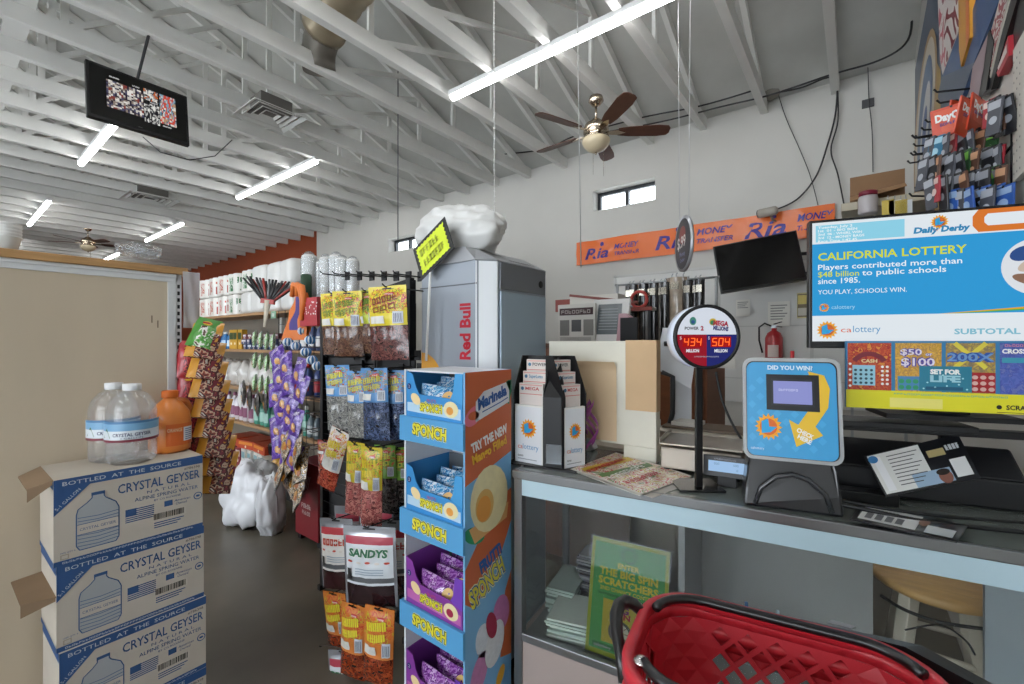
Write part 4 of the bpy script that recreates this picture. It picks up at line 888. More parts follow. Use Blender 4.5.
# fourth row: silver pouches
def silver(w, h, title, tc, body='#2e1c20', cardc='#d8dde2', band='#b03a4c'):
    cmf = lambda u, v: M('#aeb0b6', .25, .55) if v < .14 or u < .05 or u > .95 else (M(band, .4) if v < .22 else (M(cardc, .4) if v < .62 else (M('#5d5f62', .4) if v < .69 else (M(cardc, .4) if v < .72 else M(body, .15, coat=.8)))))
    b, pr = bag_mb(w, h, .05, cmf, .12, 12, .005, 22, 32); tt = thing('silver_pouch', 'x', 'snack bag'); b.build('bag', tt); b = MB(); pr.mb = b
    pr.text(title, -w * .38, -h * .36, h * .09, M(tc, .4), w=w * .76, bold=.05, L=3, shear=.1); pr.text(title, -w * .385, -h * .362, h * .094, white, w=w * .77, bold=.09, L=2, shear=.1)
    for k in range(5): pr.disc(w * (-.36 + k * .18), -h * (.43 + .01 * (k % 2)), w * .05, M(('#c8452c', '#d8d0c8')[k % 2], .4), 2, ry=h * .014)
    pr.rect(-w * .42, -h * .66, -w * .34, -h * .52, M('#2a2a2a', .4), 3)
    for k in range(3): pr.rect(-w * .25, -h * (.51 + .03 * k), w * .3, -h * (.52 + .03 * k), M('#8fa0b0', .4), 3)
    b.build('printed_label', tt); return tt
sp_ = silver(.24, .34, 'SANDYS', '#2c6a4a'); hang_row(sp_, [369], [526], [1.14], 'silver zip pouch with big green letters at the front of the fourth row%s', 'silver pouches', names=[''])
sp2 = silver(.18, .36, '~KARLOS', '#c8452c', '#3a1c20', '#e0dcd6', '#b8323a'); hang_row(sp2, [336, 392], [518, 520], [1.24, 1.32], 'silver pouch with a red printed card behind the green-lettered one, %s', 'silver pouches', names=['peeking out on its left', 'peeking out on its right'])
sp3 = silver(.18, .34, '~DULCES', '#b8323a', '#4a2420'); hang_row(sp3, [350, 376], [506, 504], [1.35, 1.38], 'silver pouch at the back above the green-lettered one, %s', 'silver pouches', names=['left', 'right'])
# fifth row: orange gummies
og = header_bag('orange_card_bag', .135, .34, .62, ['#d67f38', '#c8452c', '#d86a2c', '#c8b42c', '#b8343c', '#8aa83a'], ['#8a3418', '#6a2414', '#a84a24', '#4a180e'], ('TAMARINDO', 'ENCHILADO'), '#e8d83c')
hang_row(og, [354, 380, 334], [604, 607, 592], [1.16, 1.14, 1.24], 'orange-carded bag of glossy red sweets on the fifth row, %s', 'orange carded bags on the fifth row', names=['in the middle', 'at the right', 'at the left behind'], tilt=[3, 4, -2])
sp4 = silver(.15, .34, '~MANGO', '#2c6a4a', '#4a1c20'); hang_row(sp4, [324, 344], [645, 650], [1.22, 1.18], 'silver pouch in the lowest row cut by the bottom edge, %s', 'silver pouches in the lowest row', names=['left', 'right'])
# empty hooks and price tags on the top edges
for r, (y, x0, x1) in enumerate(((274, 325, 398), (357, 330, 395), (430, 340, 395))):
    for k in range(7): q = at(x0 + (x1 - x0) * k / 6, y, Y=PKY - .14); hook(q.x, q.y, q.z)
b = MB()
for (x0, y0) in ((392, 350), (397, 352), (388, 351), (374, 352)): q = at(x0, y0, Y=PKY - .1) - Vector((-1.8, PKY, 0)); b.box(q.x - .012, q.x + .012, q.y, q.y + .002, q.z - .012, q.z + .012, white)
b.build('price_tags', t)
# ================================================================ SNACK CAKE FLOOR DISPLAY
DX, DY, DW, DD, DH = -1.107, 1.166, .335, .27, 1.43
t = thing('cake_display', 'tall blue cardboard floor display of sponge cakes with an orange printed side', 'display stand', (DX, DY, 0))
sky = M('#7db7e2', .45); sky2 = M('#5aa4d8', .45); wht = M('#e6e9ee', .5); dorg = M('#cf6b42', .45); blu = M('#3f93d3', .4)
b = MB()
b.box(-.008, 0, 0, DD, 0, DH, sky); b.box(-DW, -DW + .008, 0, DD, 0, DH - .0, wht); b.box(-DW + .008, -.008, DD - .008, DD, 0, DH, wht); b.box(-DW + .008, -.008, .01, DD - .008, DH - .008, DH - .002, wht)
b.build('case', t)
zs4 = [1.246, .875, .503, .131]
b = MB(); pr = Pr(b, O=(.0006, 0, 0), u=(0, 1, 0)); L, H = DD, DH
pr.rect(0, .0, L, H, sky, 0)
pr.poly([(0, 1.10), (L, 1.19), (L, H), (0, H)], dorg, 2)
pr.poly([(0, 1.10), (.06, 1.16), (.14, 1.18), (L, 1.19), (L, 1.1), (.0, 1.02)], dorg, 1)
arc = [(.5 + .0 + 0, 0)]
pr.poly([(.0, .60), (.05, .56), (.2, .70), (L, .82), (L, .95), (.18, .93), (.0, .72)], dorg, 1)
pr.poly([(.2, .30), (L, .28), (L, .62), (.23, .55)], dorg, 1)
pr.disc(.045, 1.27, .052, M('#e87f95', .4), 3, rot=.5, ry=.032); pr.disc(.045, 1.27, .03, dorg, 4, ry=.016); pr.disc(.235, 1.35, .045, M('#2f9a6c', .4), 3, rot=.9, ry=.022)
pr.poly([(.205, 1.31), (.255, 1.29), (L, 1.34), (L, 1.39), (.22, 1.37)], M('#2f9a6c', .4), 3)
mb_ = M('#2a5fa8', .4)
pr.poly([(.055, 1.245), (.255, 1.30), (.255, 1.345), (.235, 1.38), (.1, 1.355), (.055, 1.32)], wht, 4)
pr.text('Marinela', .068, 1.288, .04, mb_, w=.178, bold=.05, rot=.25, L=6, shear=.2); pr.line([(.09, 1.278), (.2, 1.304), (.245, 1.318)], .004, mb_, 6)
pr.text('TRY THE NEW', .035, 1.135, .033, white, w=.215, bold=.05, rot=.22, L=5); pr.text('Mango Filled', .04, 1.092, .033, M('#f3c13a', .4), w=.205, bold=.04, rot=.22, L=5)
cake = M('#ecdfae', .5, var=.06, scale=30); cake2 = M('#e9a04a', .45); cake3 = M('#f3d9a2', .5)
pr.disc(.135, .945, .11, cake, 5, ry=.125); pr.disc(.105, .925, .052, M('#dfb268', .5), 6, ry=.062); pr.disc(.1, .915, .040, cake2, 7, ry=.048); pr.disc(.05, .83, .06, M('#2f9a6c', .4), 3, ry=.03, rot=-.4)
pr.poly([(.02, .86), (.25, .9), (.24, .84), (.05, .80)], M('#e3b071', .5), 4)
pr.text('FRUTTi', .085, .675, .045, mb_, w=.13, bold=.06, rot=.3, L=6)
for (m, bo, Lv) in ((M('#f1eebc', .4), .13, 5), (mb_, .085, 6), (M('#e9dd4a', .4), .035, 7)): pr.text('SPONCH', .035, .565, .068, m, w=.205, bold=bo, rot=.36, L=Lv)
pr.poly([(.03, .27), (.06, .23), (.24, .47), (.235, .52)], M('#e3b071', .5), 3)
for (x, y, r, ry, c, rot) in ((.1, .42, .045, .065, '#dfe4ee', .2), (.205, .475, .05, .07, '#c87fb4', .1), (.075, .31, .045, .075, '#c886b8', -.4), (.165, .375, .055, .085, '#e6e9ee', -.3), (.145, .455, .03, .055, '#a82c4c', .3)): pr.disc(x, y, r, M(c, .5, var=.08, scale=60), 4 + (c == '#e6e9ee') + 2 * (c == '#a82c4c'), ry=ry, rot=rot)
pr.disc(.2, .23, .022, M('#f0b43a', .4), 3, ry=.04, rot=-.5); pr.disc(.22, .12, .05, cake, 3)
pr.poly([(0, 0), (L, 0), (L, .06), (0, .1)], M('#3d7fc0', .4), 2)
b.build('printed_side', t)
for k, z in enumerate(zs4):
    b = MB(); b.box(-DW - .012, .004, -.014, -.002, z - .097, z, sky2); b.box(-DW - .012, -DW, -.002, .04, z - .097, z, sky2); b.box(-DW, -.008, -.002, DD - .01, z - .02, z - .012, wht)
    pr = Pr(b, O=(0, -.0146, 0), u=(1, 0, 0))
    for (m, bo, Lv) in ((M('#dfe6c8', .4), .13, 1), (M('#25402c', .4), .09, 2), (M('#e9dd3a', .4), .04, 3)): pr.text('SPONCH', -DW * .52, z - .066, .04, m, w=.19, bold=bo, al='c', L=Lv, rot=-.03)
    b.build('shelf_band', t)
def cake_pack(cols, bl=None):
    b, pr = bag_mb(.215, .135, .06, blotch(cols, 5, 2, .2, .7), .03, 4, .006, 14, 12, hole=False); t = thing('cake_packet', 'x', 'cake packet')
    pr.text('SPONCH', 0, -.09, .034, M('#d8cf3a', .3), w=.14, al='c', bold=.06, rot=.1, L=2); pr.disc(.06, -.04, .026, M('#d9b06a', .4), 1); b.build('wrapper', t); return t
def tray(k, z, cm, cm2, word, label):
    t = thing('cake_tray', label, 'box', (DX, DY, z), 0, 'cake trays in the blue display'); m, m2 = M(cm, .4), M(cm2, .4); h = .178; w = DW - .02; lo = .085
    b = MB(); y0 = .0; b.box(-w - .008, -.012, y0, DD - .03, -.01, -.006, m)
    b.prism([(-w - .008, y0, 0 - .006), (-.012, y0, -.006), (-.012, y0, lo - .02), (-.06, y0, lo - .005), (-.085, y0, lo), (-w + .07, y0, lo + .005), (-w + .05, y0, lo + .03), (-w + .03, y0, h - .012), (-w - .008, y0, h)][::-1], (0, .004, 0), m)
    b.box(-.016, -.012, y0 + .004, DD - .03, -.006, h, m2); b.box(-w - .008, -w - .004, y0 + .004, DD - .03, -.006, h, m); b.box(-w - .004, -.016, DD - .034, DD - .03, -.006, h, M('#5f6468', .7))
    b.prism([(-.012, y0, lo - .02), (-.012, y0, h), (-.05, y0, h), (-.06, y0, h - .07), (-.075, y0, lo)][::-1], (0, .004, 0), m2)
    pr = Pr(b, O=(0, y0 - .0006, 0)); pr.poly([(-w, .02), (-.02, .01), (-.02, .05), (-w, .055)], M('#bcd9ee' if cm != '#8a3f9e' else '#c46ab0', .4)); pr.disc(-.07, .045, .038, cake, 2, ry=.03); pr.disc(-.075, .04, .018, cake2 if cm != '#8a3f9e' else M('#a82c4c', .4), 3, ry=.015); pr.disc(-w + .05, .07, .03, cake3, 2, ry=.02, rot=-.5)
    for (mm, bo, Lv) in ((M('#e8e6b4', .4), .13, 4), (M('#25402c', .4), .09, 5), (M('#e9dd3a', .4), .04, 6)): pr.text('SPONCH', -w * .56, .028, .028, mm, w=.125, bold=bo, al='c', L=Lv)
    pr.disc(-w + .012, .118, .012, M('#22306e', .4), 3); pr.text('2', -w + .012, .112, .012, white, al='c', L=4); pr.text('FRUTTi', -w * .55, .063, .012, M('#c8466a', .4), w=.05, al='c', L=5)
    b.build('tray_box', t, 0); return t
names = ['top', 'second', 'third', 'lowest']
blp = cake_pack(['#3f8fc4', '#9cc8e4', '#2f78b0', '#d8e6ee', '#5aa6d4']); vip = cake_pack(['#7a3490', '#b070c4', '#6a2a80', '#d0a8dc', '#9450a8'])
done = {}
for k, z in enumerate(zs4):
    c = k < 2; tray(k, z, '#3f93d3' if c else '#8a3f9e', '#4aa0da' if c else '#7a45b8', '', '%s open tray of %s in the cardboard display' % (names[k], 'blue cake packets' if c else 'purple cake packets'))
    src = blp if c else vip
    for j, (x, y, zz, rx) in enumerate(((-.165, .045, .168, .12), (-.15, .10, .182, .1), (-.17, .155, .19, .1), (-.155, .20, .195, .1))):
        if k == 1: zz -= .01
        loc = (DX + x, DY + y, z + zz - .045); R = (-rx, (.06, -.07, .05, -.05)[j], (.04, -.05, .06, 0)[j])
        lab = '%s cake packet in the %s tray of the display, %s' % (('blue', 'purple')[not c], names[k], ('frontmost', 'second from the front', 'third from the front', 'rearmost')[j])
        g = '%s cake packets' % ('blue' if c else 'purple')
        if src not in done: src.location = loc; src.rotation_euler = R; src['label'] = lab; src['group'] = g; done[src] = 1
        else: dup(src, loc, lab, R=R, group=g)
# ================================================================ DRINK FRIDGE
t = thing('drink_fridge', 'tall grey and white drinks fridge with tall red vertical lettering', 'fridge', (-1.25, 1.45, 0))
fx0, fx1, fy0, fy1 = -.463, 0, 0, .50
sg = M('#9aa1aa', .4, .25, var=.03, scale=1); sf = M('#9fb0bd', .4, .1); wf = M('#f6fafe', .35); lidm = M('#a6a8ac', .4)
oc = lambda z, d=0: [(fx0 - 0, fy0 + .05, z), (fx0 + .05, fy0, z), (-.06, fy0, z), (0, fy0 + .069, z), (0, fy1 - .04, z), (-.04, fy1, z), (fx0 + .03, fy1, z), (fx0, fy1 - .03, z)]
b = MB(); b.prism(oc(.08), (0, 0, 1.90 - .08 - .0), sg); b.build('cabinet', t, .004)
b = MB(); b.prism([(-.062, -.002, .08), (.0015, .069, .08), (.0015, .075, .08), (-.06, .02, .08)], (0, 0, 1.815), wf); b.prism([(.0, fy1 - .042, .08), (.002, fy1 - .042, .08), (-.036, fy1 + .002, .08), (-.045, fy1, .08)], (0, 0, 1.8), wf); b.build('corner_trim', t)
b = MB(); b.box(-.0, .012, .085, fy1 - .055, .1, 1.765, sf); b.build('door', t, .006)
b = MB(); b.box(.0, .008, .085, fy1 - .055, 1.775, 1.895, M('#7b7e84', .4, .3)); b.lathe([(.018, 0), (.018, .004), (.001, .004)], black, T=Matrix.Translation((.009, fy1 - .10, 1.825)) @ Matrix.Rotation(PI / 2, 4, 'Y'), n=16); b.build('lock_panel', t, .003)
b = MB()
b.prism([(.004, 0.062, 1.90), (-.12, -.004, 1.965), (-.30, -.004, 1.965), (fx0 - .003, .045, 1.90), (-.06, -.004, 1.90)], (0, .0, .0001), lidm) if False else None
lo_ = [Vector(p) for p in oc(1.90)]; ctr = [Vector((-.12, .02, 1.97)), ]
hi_ = [Vector((x, y, 1.968)) for (x, y) in ((-.33, .06), (-.30, .004), (-.135, .004), (-.125, .07), (-.125, fy1 - .06), (-.14, fy1 - .02), (-.32, fy1 - .02), (-.33, fy1 - .06))]
lo_ = [p + Vector((.004 if p.x > -.03 else 0, -.004 if p.y < .02 else 0, 0)) for p in lo_]
b.faces(lo_ + hi_, [(i, (i + 1) % 8, 8 + (i + 1) % 8, 8 + i) for i in range(8)] + [tuple(range(8, 16)), tuple(range(8))[::-1]], lidm)
A, B = Vector((.004, 0, 1.90)), Vector((-.125, 0, 1.968)); e = (A - B).normalized()
n_ = Vector((-e.z, 0, e.x)); n_ = n_ if n_.z > 0 else -n_
pr = Pr(b, lambda x, y, off: B + e * (A - B).length * y + Vector((0, x, 0)) + n_ * (off + .0006), step=.001)
for k in range(14): pr.rect(.2 + k * .015, .66, .209 + k * .015, .82, black)
pr.rect(.12, .25, .2, .42, M('#6b6b70', .4)); b.build('lid', t)
b = MB(); pr = Pr(b, O=(0, -.0008, 0)); pr.line([(fx0 + .04, 1.797), (-.055, 1.797)], .006, M('#5f6368', .4))
rb_ = M('#b3142c', .4); pr.text('Red Bull', -.094, 1.462, .062, rb_, w=.25, rot=PI / 2, bold=.035, L=2)
for k in range(14): pass
pr.poly([(fx0 + .05, 1.30)] + [(fx0 + .05 + .16 * math.sin(a * .157), 1.30 + .19 * math.cos(a * .157)) for a in range(11)], M('#e8a52c', .4), 1); pr.disc(-.18, 1.335, .045, M('#e8a52c', .4), 1); pr.disc(-.175, 1.33, .02, M('#c23a2c', .4), 2)
b.build('printed_side', t)
b = MB(); b.box(fx0 + .03, -.03, .03, fy1 - .03, 0, .08, black); b.build('plinth', t)
crumple('white_plastic_bag', 'puffed white translucent plastic bag lying on top of the drinks fridge', 'plastic bag', (-1.56, 1.60, 1.965), .27, .15, .14, M('#dcdcda', .35, var=.03, scale=4, bump=.4, coat=.2), 21, n=34, amp=.20, fr=1.5)
# neon handwritten sign on a white stick
q = [at(x, y, Y=1.40) for x, y in ((413, 250), (447, 223), (454, 248), (421.5, 280))]
t = thing('handwritten_sign', 'neon yellow handwritten card with a black border tilted on a white stick', 'sign', q[3])
n0 = (q[2] - q[3]).cross(q[0] - q[3]).normalized(); U = (q[2] - q[3]); V = (q[0] - q[3]); b = MB()
b.prism([Vector((0, 0, 0)), U, U + V, V], -n0 * .004, black)
nn = n0 if n0.y < 0 else -n0
pr = Pr(b, lambda x, y, off: U * x + V * y + nn * (off + (.0006 if n0.y < 0 else .0046)), step=.0008)
ny = M('#d9ea2c', .5); N = 18
edge = []
for k in range(N): edge.append((.07 + .86 * k / N, .08 + .025 * (k % 2)))
for k in range(N // 2 + 4): edge.append((.93 - .03 * (k % 2), .08 + .84 * k / (N // 2 + 4)))
for k in range(N): edge.append((.93 - .86 * k / N, .92 - .03 * (k % 2)))
for k in range(N // 2 + 4): edge.append((.07 + .03 * (k % 2), .92 - .84 * k / (N // 2 + 4)))
pr.poly(edge, ny, 1); gy = M('#b4c034', .5)
pr.text('~Cigars', .16, .58, .2, gy, w=.58, L=2, shear=.2); pr.text('~Tobacco', .2, .24, .2, gy, w=.62, L=2, shear=.2); b.build('card', t)
b = MB(); s0 = U * .35 + Vector((0, .007, 0)); b.tube([s0 + V * .3, s0 + Vector((-.05, .0, -.42))], .006, white, 8); b.build('stick', t)
# ================================================================ GLASS COUNTER
CZ = 1.04; CA = math.radians(7.8); CO = Vector((-1.055, 1.39, 0)); RC = Matrix.Rotation(CA, 3, 'Z')
def cw(x, y, z=CZ): return CO + RC @ Vector((x, y, z))          # point in the counter's own frame
CLn, CDp = 2.05, .50
t = thing('glass_counter', 'long glass display counter with a metal edged top holding the lottery things', 'counter', CO, CA)
met = M('#8e8f90', .3, .85, var=.06, scale=4); pale = M('#b9d3de', .35, coat=.3); topm = M('#6f7672', .22, .0, coat=.6, var=.06, scale=3)
b = MB(); b.box(0, CLn, 0, CDp, CZ - .012, CZ, topm); b.build('glass_top', t)
b = MB(); b.box(-.006, CLn, -.008, .008, CZ - .03, CZ + .002, met); b.box(-.008, .006, .008, CDp, CZ - .03, CZ + .002, met); b.build('top_edge', t, .003)
b = MB(); b.box(.03, CLn, -.002, .03, CZ - .092, CZ - .03, pale); b.build('front_rail', t)
b = MB(); b.box(0, .035, -.004, .035, 0, CZ - .03, met); b.box(0, .03, CDp - .03, CDp, 0, CZ - .03, met); b.build('post', t, .003)
gfront = glassy((.97, .985, .985), .985, .006, (.7, .74, .76), 'counter_glass', .03, .22)
b = MB(); b.box(.035, CLn, .004, .009, .41, CZ - .092, gfront); b.build('front_glass', t)
b = MB(); b.box(.006, .011, .035, CDp - .03, .41, CZ - .03, gfront); b.build('end_glass', t)
b = MB(); b.box(0.0, CLn, -.002, .02, .385, .415, met); b.build('lower_rail', t, .002)
b = MB(); b.box(.02, CLn, .004, .02, .06, .385, M('#a99a94', .5)); b.box(.0, .02, .035, CDp, .06, .385, M('#a99a94', .5)); b.build('kick_panel', t)
b = MB(); b.box(.02, CLn, .02, CDp, .37, .385, M('#8d8f8c', .5)); b.build('deck', t)
gpanel = M('#999997', .4, .0, var=.05, scale=2)
xs1 = RC.inverted() @ (at(880, 600, Y=1.98) - CO); gapx = xs1.x
b = MB(); b.box(.62, gapx - .01, CDp - .012, CDp, .385, CZ - .02, gpanel); b.build('sliding_panel', t)
b = MB(); b.box(.01, .32, CDp - .012, CDp, .385, CZ - .25, M('#5a4c42', .5)); b.build('sliding_panel', t)
xs2 = RC.inverted() @ (at(946, 600, Y=1.55) - CO)
b = MB(); b.box(xs2.x + .17, CLn, .32, .335, .385, CZ - .02, M('#9aa3a8', .4)); b.build('divider', t)
b = MB(); b.box(.6, .62, .05, CDp, .385, CZ - .02, met); b.build('upright', t)
# things inside the case
def flatpile(name, label, cat, loc, rz, w, d, n, cols, group=None, th=.004, jit=.01, seed=1):
    tt = thing(name, label, cat, loc, rz, group); rr = random.Random(seed); b = MB()
    for k in range(n):
        R = Matrix.Translation((rr.uniform(-jit, jit), rr.uniform(-jit, jit), k * th)) @ Matrix.Rotation(rr.uniform(-.05, .05), 4, 'Z')
        b.box(-w / 2, w / 2, -d / 2, d / 2, 0, th * .8, M(cols[k % len(cols)], .6), R)
    b.build('sheets', tt); return tt
flatpile('paper_pad_stack', 'large pale green pad of forms lying at the front inside the glass counter', 'paper pad', cw(.23, .17, .387), CA + .15, .26, .2, 9, ['#b9c6ba', '#a9b8ae', '#c6cfc4'], th=.009, seed=2)
flatpile('paper_pad_stack', 'small pale green pad against the left end inside the counter', 'paper pad', cw(.085, .33, .387), CA + .1, .12, .22, 10, ['#b0bfb4', '#9fb0a6'], th=.011, seed=5)
flatpile('notebook_stack', 'tall stack of grey booklets at the back left inside the counter', 'booklets', cw(.22, .40, .387), CA, .18, .12, 26, ['#55565c', '#77787c', '#8d8c8a', '#4a4b52'], th=.0085, seed=8)
flatpile('notebook_stack', 'short stack of dark booklets behind the green sign in the counter', 'booklets', cw(.40, .39, .387), CA, .15, .13, 22, ['#4e4d4c', '#6d6a66', '#857f78'], th=.0085, seed=9)
flatpile('envelope_stack', 'thin fan of white envelopes under the green pads', 'envelopes', cw(.36, .11, .387), CA - .2, .17, .12, 4, ['#c6c8c8', '#aab0b4'], th=.003, jit=.02, seed=3)
# green scratchers sign in an acrylic holder
q = [at(x, y, Y=1.335) for x, y in ((585.5, 656), (668, 678), (677, 550), (597, 537.5))]
gx = (q[0] + q[1]) / 2; gw = .235; 
p0 = at(588, 657, Y=1.385 + .01); 
t = thing('green_game_sign', 'bright green and yellow scratcher contest sign in a clear holder inside the counter', 'sign', cw(.272, .05, .405), R=(math.radians(-13), 0, CA))
sgw, sgh = .225, .345; t.scale = (1.27, 1.2, 1.15)
b = MB(); b.box(0, sgw, 0, .003, 0, sgh, M('#55bb58', .4)); gr1 = M('#58b254', .35); ye = M('#ece23a', .4)
pr = Pr(b, O=(0, -.0006, 0)); pr.rect(0, 0, sgw, .014, M('#b9c83a', .4)); pr.rect(0, sgh - .012, sgw, sgh, M('#b9c83a', .4)); pr.rect(0, 0, .010, sgh, M('#b9c83a', .4)); pr.rect(sgw - .010, 0, sgw, sgh, M('#b9c83a', .4))
c_ = sgw / 2
pr.ring(c_, .305, .022, .003, M('#1f5a2c', .4)); pr.text('LOTTERY', c_, .30, .008, M('#1f5a2c', .4), al='c', w=.036)
pr.text('ENTER', c_, .263, .015, ye, w=.062, al='c', bold=.03); pr.text('THE BIG SPIN', c_, .236, .021, ye, w=.168, al='c', bold=.04); pr.text('SCRATCHERS', c_, .208, .021, ye, w=.172, al='c', bold=.04)
pr.text('2ND CHANCE CONTEST', c_, .190, .011, ye, w=.16, al='c', bold=.02); pr.text('~bywinningoneofthebigspins', c_, .176, .006, M('#1f5a2c', .4), w=.17, al='c')
pr.rect(.045, .04, .15, .165, M('#d9c53a', .4)); pr.text('BIG', .098, .135, .018, M('#8a3a7a', .4), w=.045, al='c', bold=.05, L=3); pr.text('SPIN', .098, .118, .016, M('#c23a3a', .4), w=.055, al='c', bold=.05, L=3)
pr.disc(.098, .078, .034, M('#6a6a58', .4), 3); pr.disc(.098, .078, .026, M('#e0dcc0', .4), 4)
for k in range(8): pr.line([(.098, .078), (.098 + .026 * math.cos(k * PI / 4), .078 + .026 * math.sin(k * PI / 4))], .002, M('#8a5a3a', .4), 5)
pr.disc(.098, .078, .012, M('#c9a24a', .4), 6); pr.rect(.02, .02, .2, .034, M('#2f8a3c', .4)); pr.text('calottery', .025, .022, .009, M('#d6dcd0', .4), w=.05)
b.build('poster', t)
b = MB(); b.box(-.006, sgw + .006, -.005, -.003, -.006, sgh + .006, glassy((.99, 1, .99), .99, .0, name='acrylic', fres=.12)); b.box(-.006, sgw + .006, -.005, .06, -.009, -.006, glassy((.98, .99, .98), .9, .1, name='acrylic')); b.build('clear_holder', t)
# small pen-like items standing in the case
rr = random.Random(2)
for k in range(7):
    px = 735 + k * 8; qq = RC.inverted() @ (at(px, 600, Y=1.72) - CO)
    b = MB(); c = ['#3f7a4c', '#c9b04a', '#3a6aa0', '#d0d4d8', '#b0343c', '#9fb4c0', '#c8ccd0'][k]; b.tube([(0, 0, 0), (rr.uniform(-.02, .02), 0, .15 + .03 * (k % 3))], .006, M(c, .3), 8); b.box(-.02, .02, -.015, .015, -.003, .0, M('#aab4ba', .3))
    o = b.build('marker_pen'); o.location = cw(qq.x, .3, .39); tag(o, 'slim upright pen in the counter behind the red basket, %s' % ORD[k], 'pen', 'pens standing in the case')
# ================================================================ THINGS ON THE COUNTER
def on(px, py, z=CZ): return at(px, py, Z=z)
# play slip holder
ph = on(548, 472); t = thing('play_slip_holder', 'black two-sided holder of lottery play slips with white sun-logo panels', 'leaflet holder', ph + Vector((-.045, .05, 0)), CA); t.scale = (1.08, 1.0, 1.08)
hb_ = .40
def face_panel(R, w, h, nm):
    """one slanted face of the holder in its own frame: x right, -y out"""
    b = MB(); b.box(-w / 2, w / 2, .0, .012, 0, h * .56, white, R); P_ = lambda x, y, off: R @ Vector((x, -off - .0005, y)); pr = Pr(b, P_)
    pr.rect(-w * .46, .004, w * .46, h * .545, M('#e9edf2', .4)); pr.sun(0, h * .34, w * .30, 2); pr.text('ca', -w * .38, h * .145, .018, M('#d9603a', .5), w=w * .17, L=3); pr.text('lottery', -w * .2, h * .145, .02, M('#5a9ac8', .5), w=w * .56, L=3)
    pr.text('~slips', -w * .38, h * .07, .006, M('#6a6a6a', .5), w=w * .2, L=3); pr.rect(-w * .38, h * .045, w * .3, h * .052, M('#9aa0a8', .5), 3)
    return b
Ra = Matrix.Translation((-.07, .0, .0)) @ Matrix.Rotation(math.radians(-6), 4, 'Z'); Rb = Matrix.Translation((.10, .045, .0)) @ Matrix.Rotation(math.radians(64), 4, 'Z')
face_panel(Ra, .125, .40, 'l').build('front_panel', t); face_panel(Rb, .105, .40, 'r').build('front_panel', t)
b = MB()
for (R, w) in ((Ra, .13), (Rb, .11)):
    for s_ in (-1, 1): b.prism([R @ Vector(q) for q in ((s_ * w / 2, -.002, 0), (s_ * w / 2, .1, 0), (s_ * w / 2, .1, .41), (s_ * w / 2, .06, .41), (s_ * w / 2, -.002, .27))], R.to_3x3() @ Vector((.003 * s_, 0, 0)), black)
    b.box(-w / 2, w / 2, .1, .103, 0, .41, black, R)
b.prism([(-.004, -.014, 0), (.078, .0, 0), (.05, .10, 0), (-.0, .10, 0)], (0, 0, .26), M('#0c0d10', .5)); b.prism([(-.028, -.03, .26), (.05, -.012, .26), (.03, .10, .26), (-.01, .10, .26)], (.0, .05, .145), M('#1c1e24', .3)) if False else b.faces([Vector(p) for p in ((-.004, -.014, .26), (.078, .0, .26), (.05, .10, .26), (-.0, .10, .26), (.015, .085, .405), (.025, .085, .405))], [(0, 1, 5, 4), (1, 2, 5), (3, 0, 4), (2, 3, 4, 5)], M('#0c0d10', .5))
b.box(-.15, .13, -.03, .13, -.0, .006, black); b.build('holder_body', t)
b = MB(); b.box(.008, .066, -.022, -.016, .02, .09, glassy((.8, .85, .9), .8, .2, (.5, .55, .6), 'pocket'), Matrix.Rotation(.17, 4, 'Z')); b.build('clear_pocket', t)
sn = 0
for (R, w) in ((Ra, .125), (Rb, .105)):
    for k, (hh, yy) in enumerate(((.305, .018), (.35, .045), (.395, .072))):
        tt = thing('play_slip_pad', 'pinkish white play slip pad standing in the %s side of the holder, %s' % (('left', 'right')[sn // 3], ('front tier', 'middle tier', 'back tier')[k]), 'paper pad', t.location, CA, 'play slip pads in the holder'); tt.scale = t.scale
        b = MB(); b.box(-w * .43, w * .43, yy, yy + .018, .03, hh, M('#e6dcd6', .6), R); pr = Pr(b, lambda x, y, off: R @ Vector((x, yy - off - .0005, y)))
        cc = ['#c24a4a', '#4a8ab0', '#5a5a5a'][k]; pr.text(['MEGA', 'SuperLotto', 'POWER'][k], -w * .2, hh - .025, .012, M(cc, .5), w=w * .5, L=2, bold=.02); pr.disc(-w * .31, hh - .02, .007, M('#4a7a9a', .5)); pr.rect(-w * .4, hh - .042, w * .4, hh - .039, M('#d8887e', .5)); pr.rect(-w * .4, hh - .008, w * .4, hh - .004, M('#e0a8a0', .5))
        b.build('slips', tt); sn += 1
# folded-up white box back with brown paper (rear of the counter)
A_ = at(549, 341, Y=1.80); B_ = at(655, 341, Y=1.80); bx = thing('display_box', 'white box back patched with beige paper standing at the rear of the counter', 'box', (A_.x, 1.80, CZ), .03)
bw_ = B_.x - A_.x; hh = CAMZ - CZ + .004; cr = M('#d9d5c6', .6, var=.06, scale=6); tn = M('#cfae86', .7, var=.07, scale=5); tn2 = M('#d8bd99', .7, var=.05, scale=4)
b = MB(); b.box(0, bw_, 0, .012, .06, hh, cr); b.box(0, .012, .012, .05, 0, hh, cr); b.box(bw_ - .012, bw_, .012, .05, 0, hh, cr); b.box(0, bw_, .012, .05, hh - .012, hh, cr)
b.box(.0, .19, 0, .012, 0, .06, cr); b.box(bw_ - .14, bw_, 0, .012, -.0, .06, cr); b.build('shell', bx, .002)
b = MB(); b.grid(lambda u, v: Vector((.08 + u * (bw_ - .25), -.006 - .02 * (max(0, v - .9) * 10) ** 2 * (1 + .3 * math.sin(u * 9)) + .003 * math.sin(u * 7 + v * 3), .07 + v * (hh - .16))), 16, 16, tn2)
b.build('loose_paper', bx)
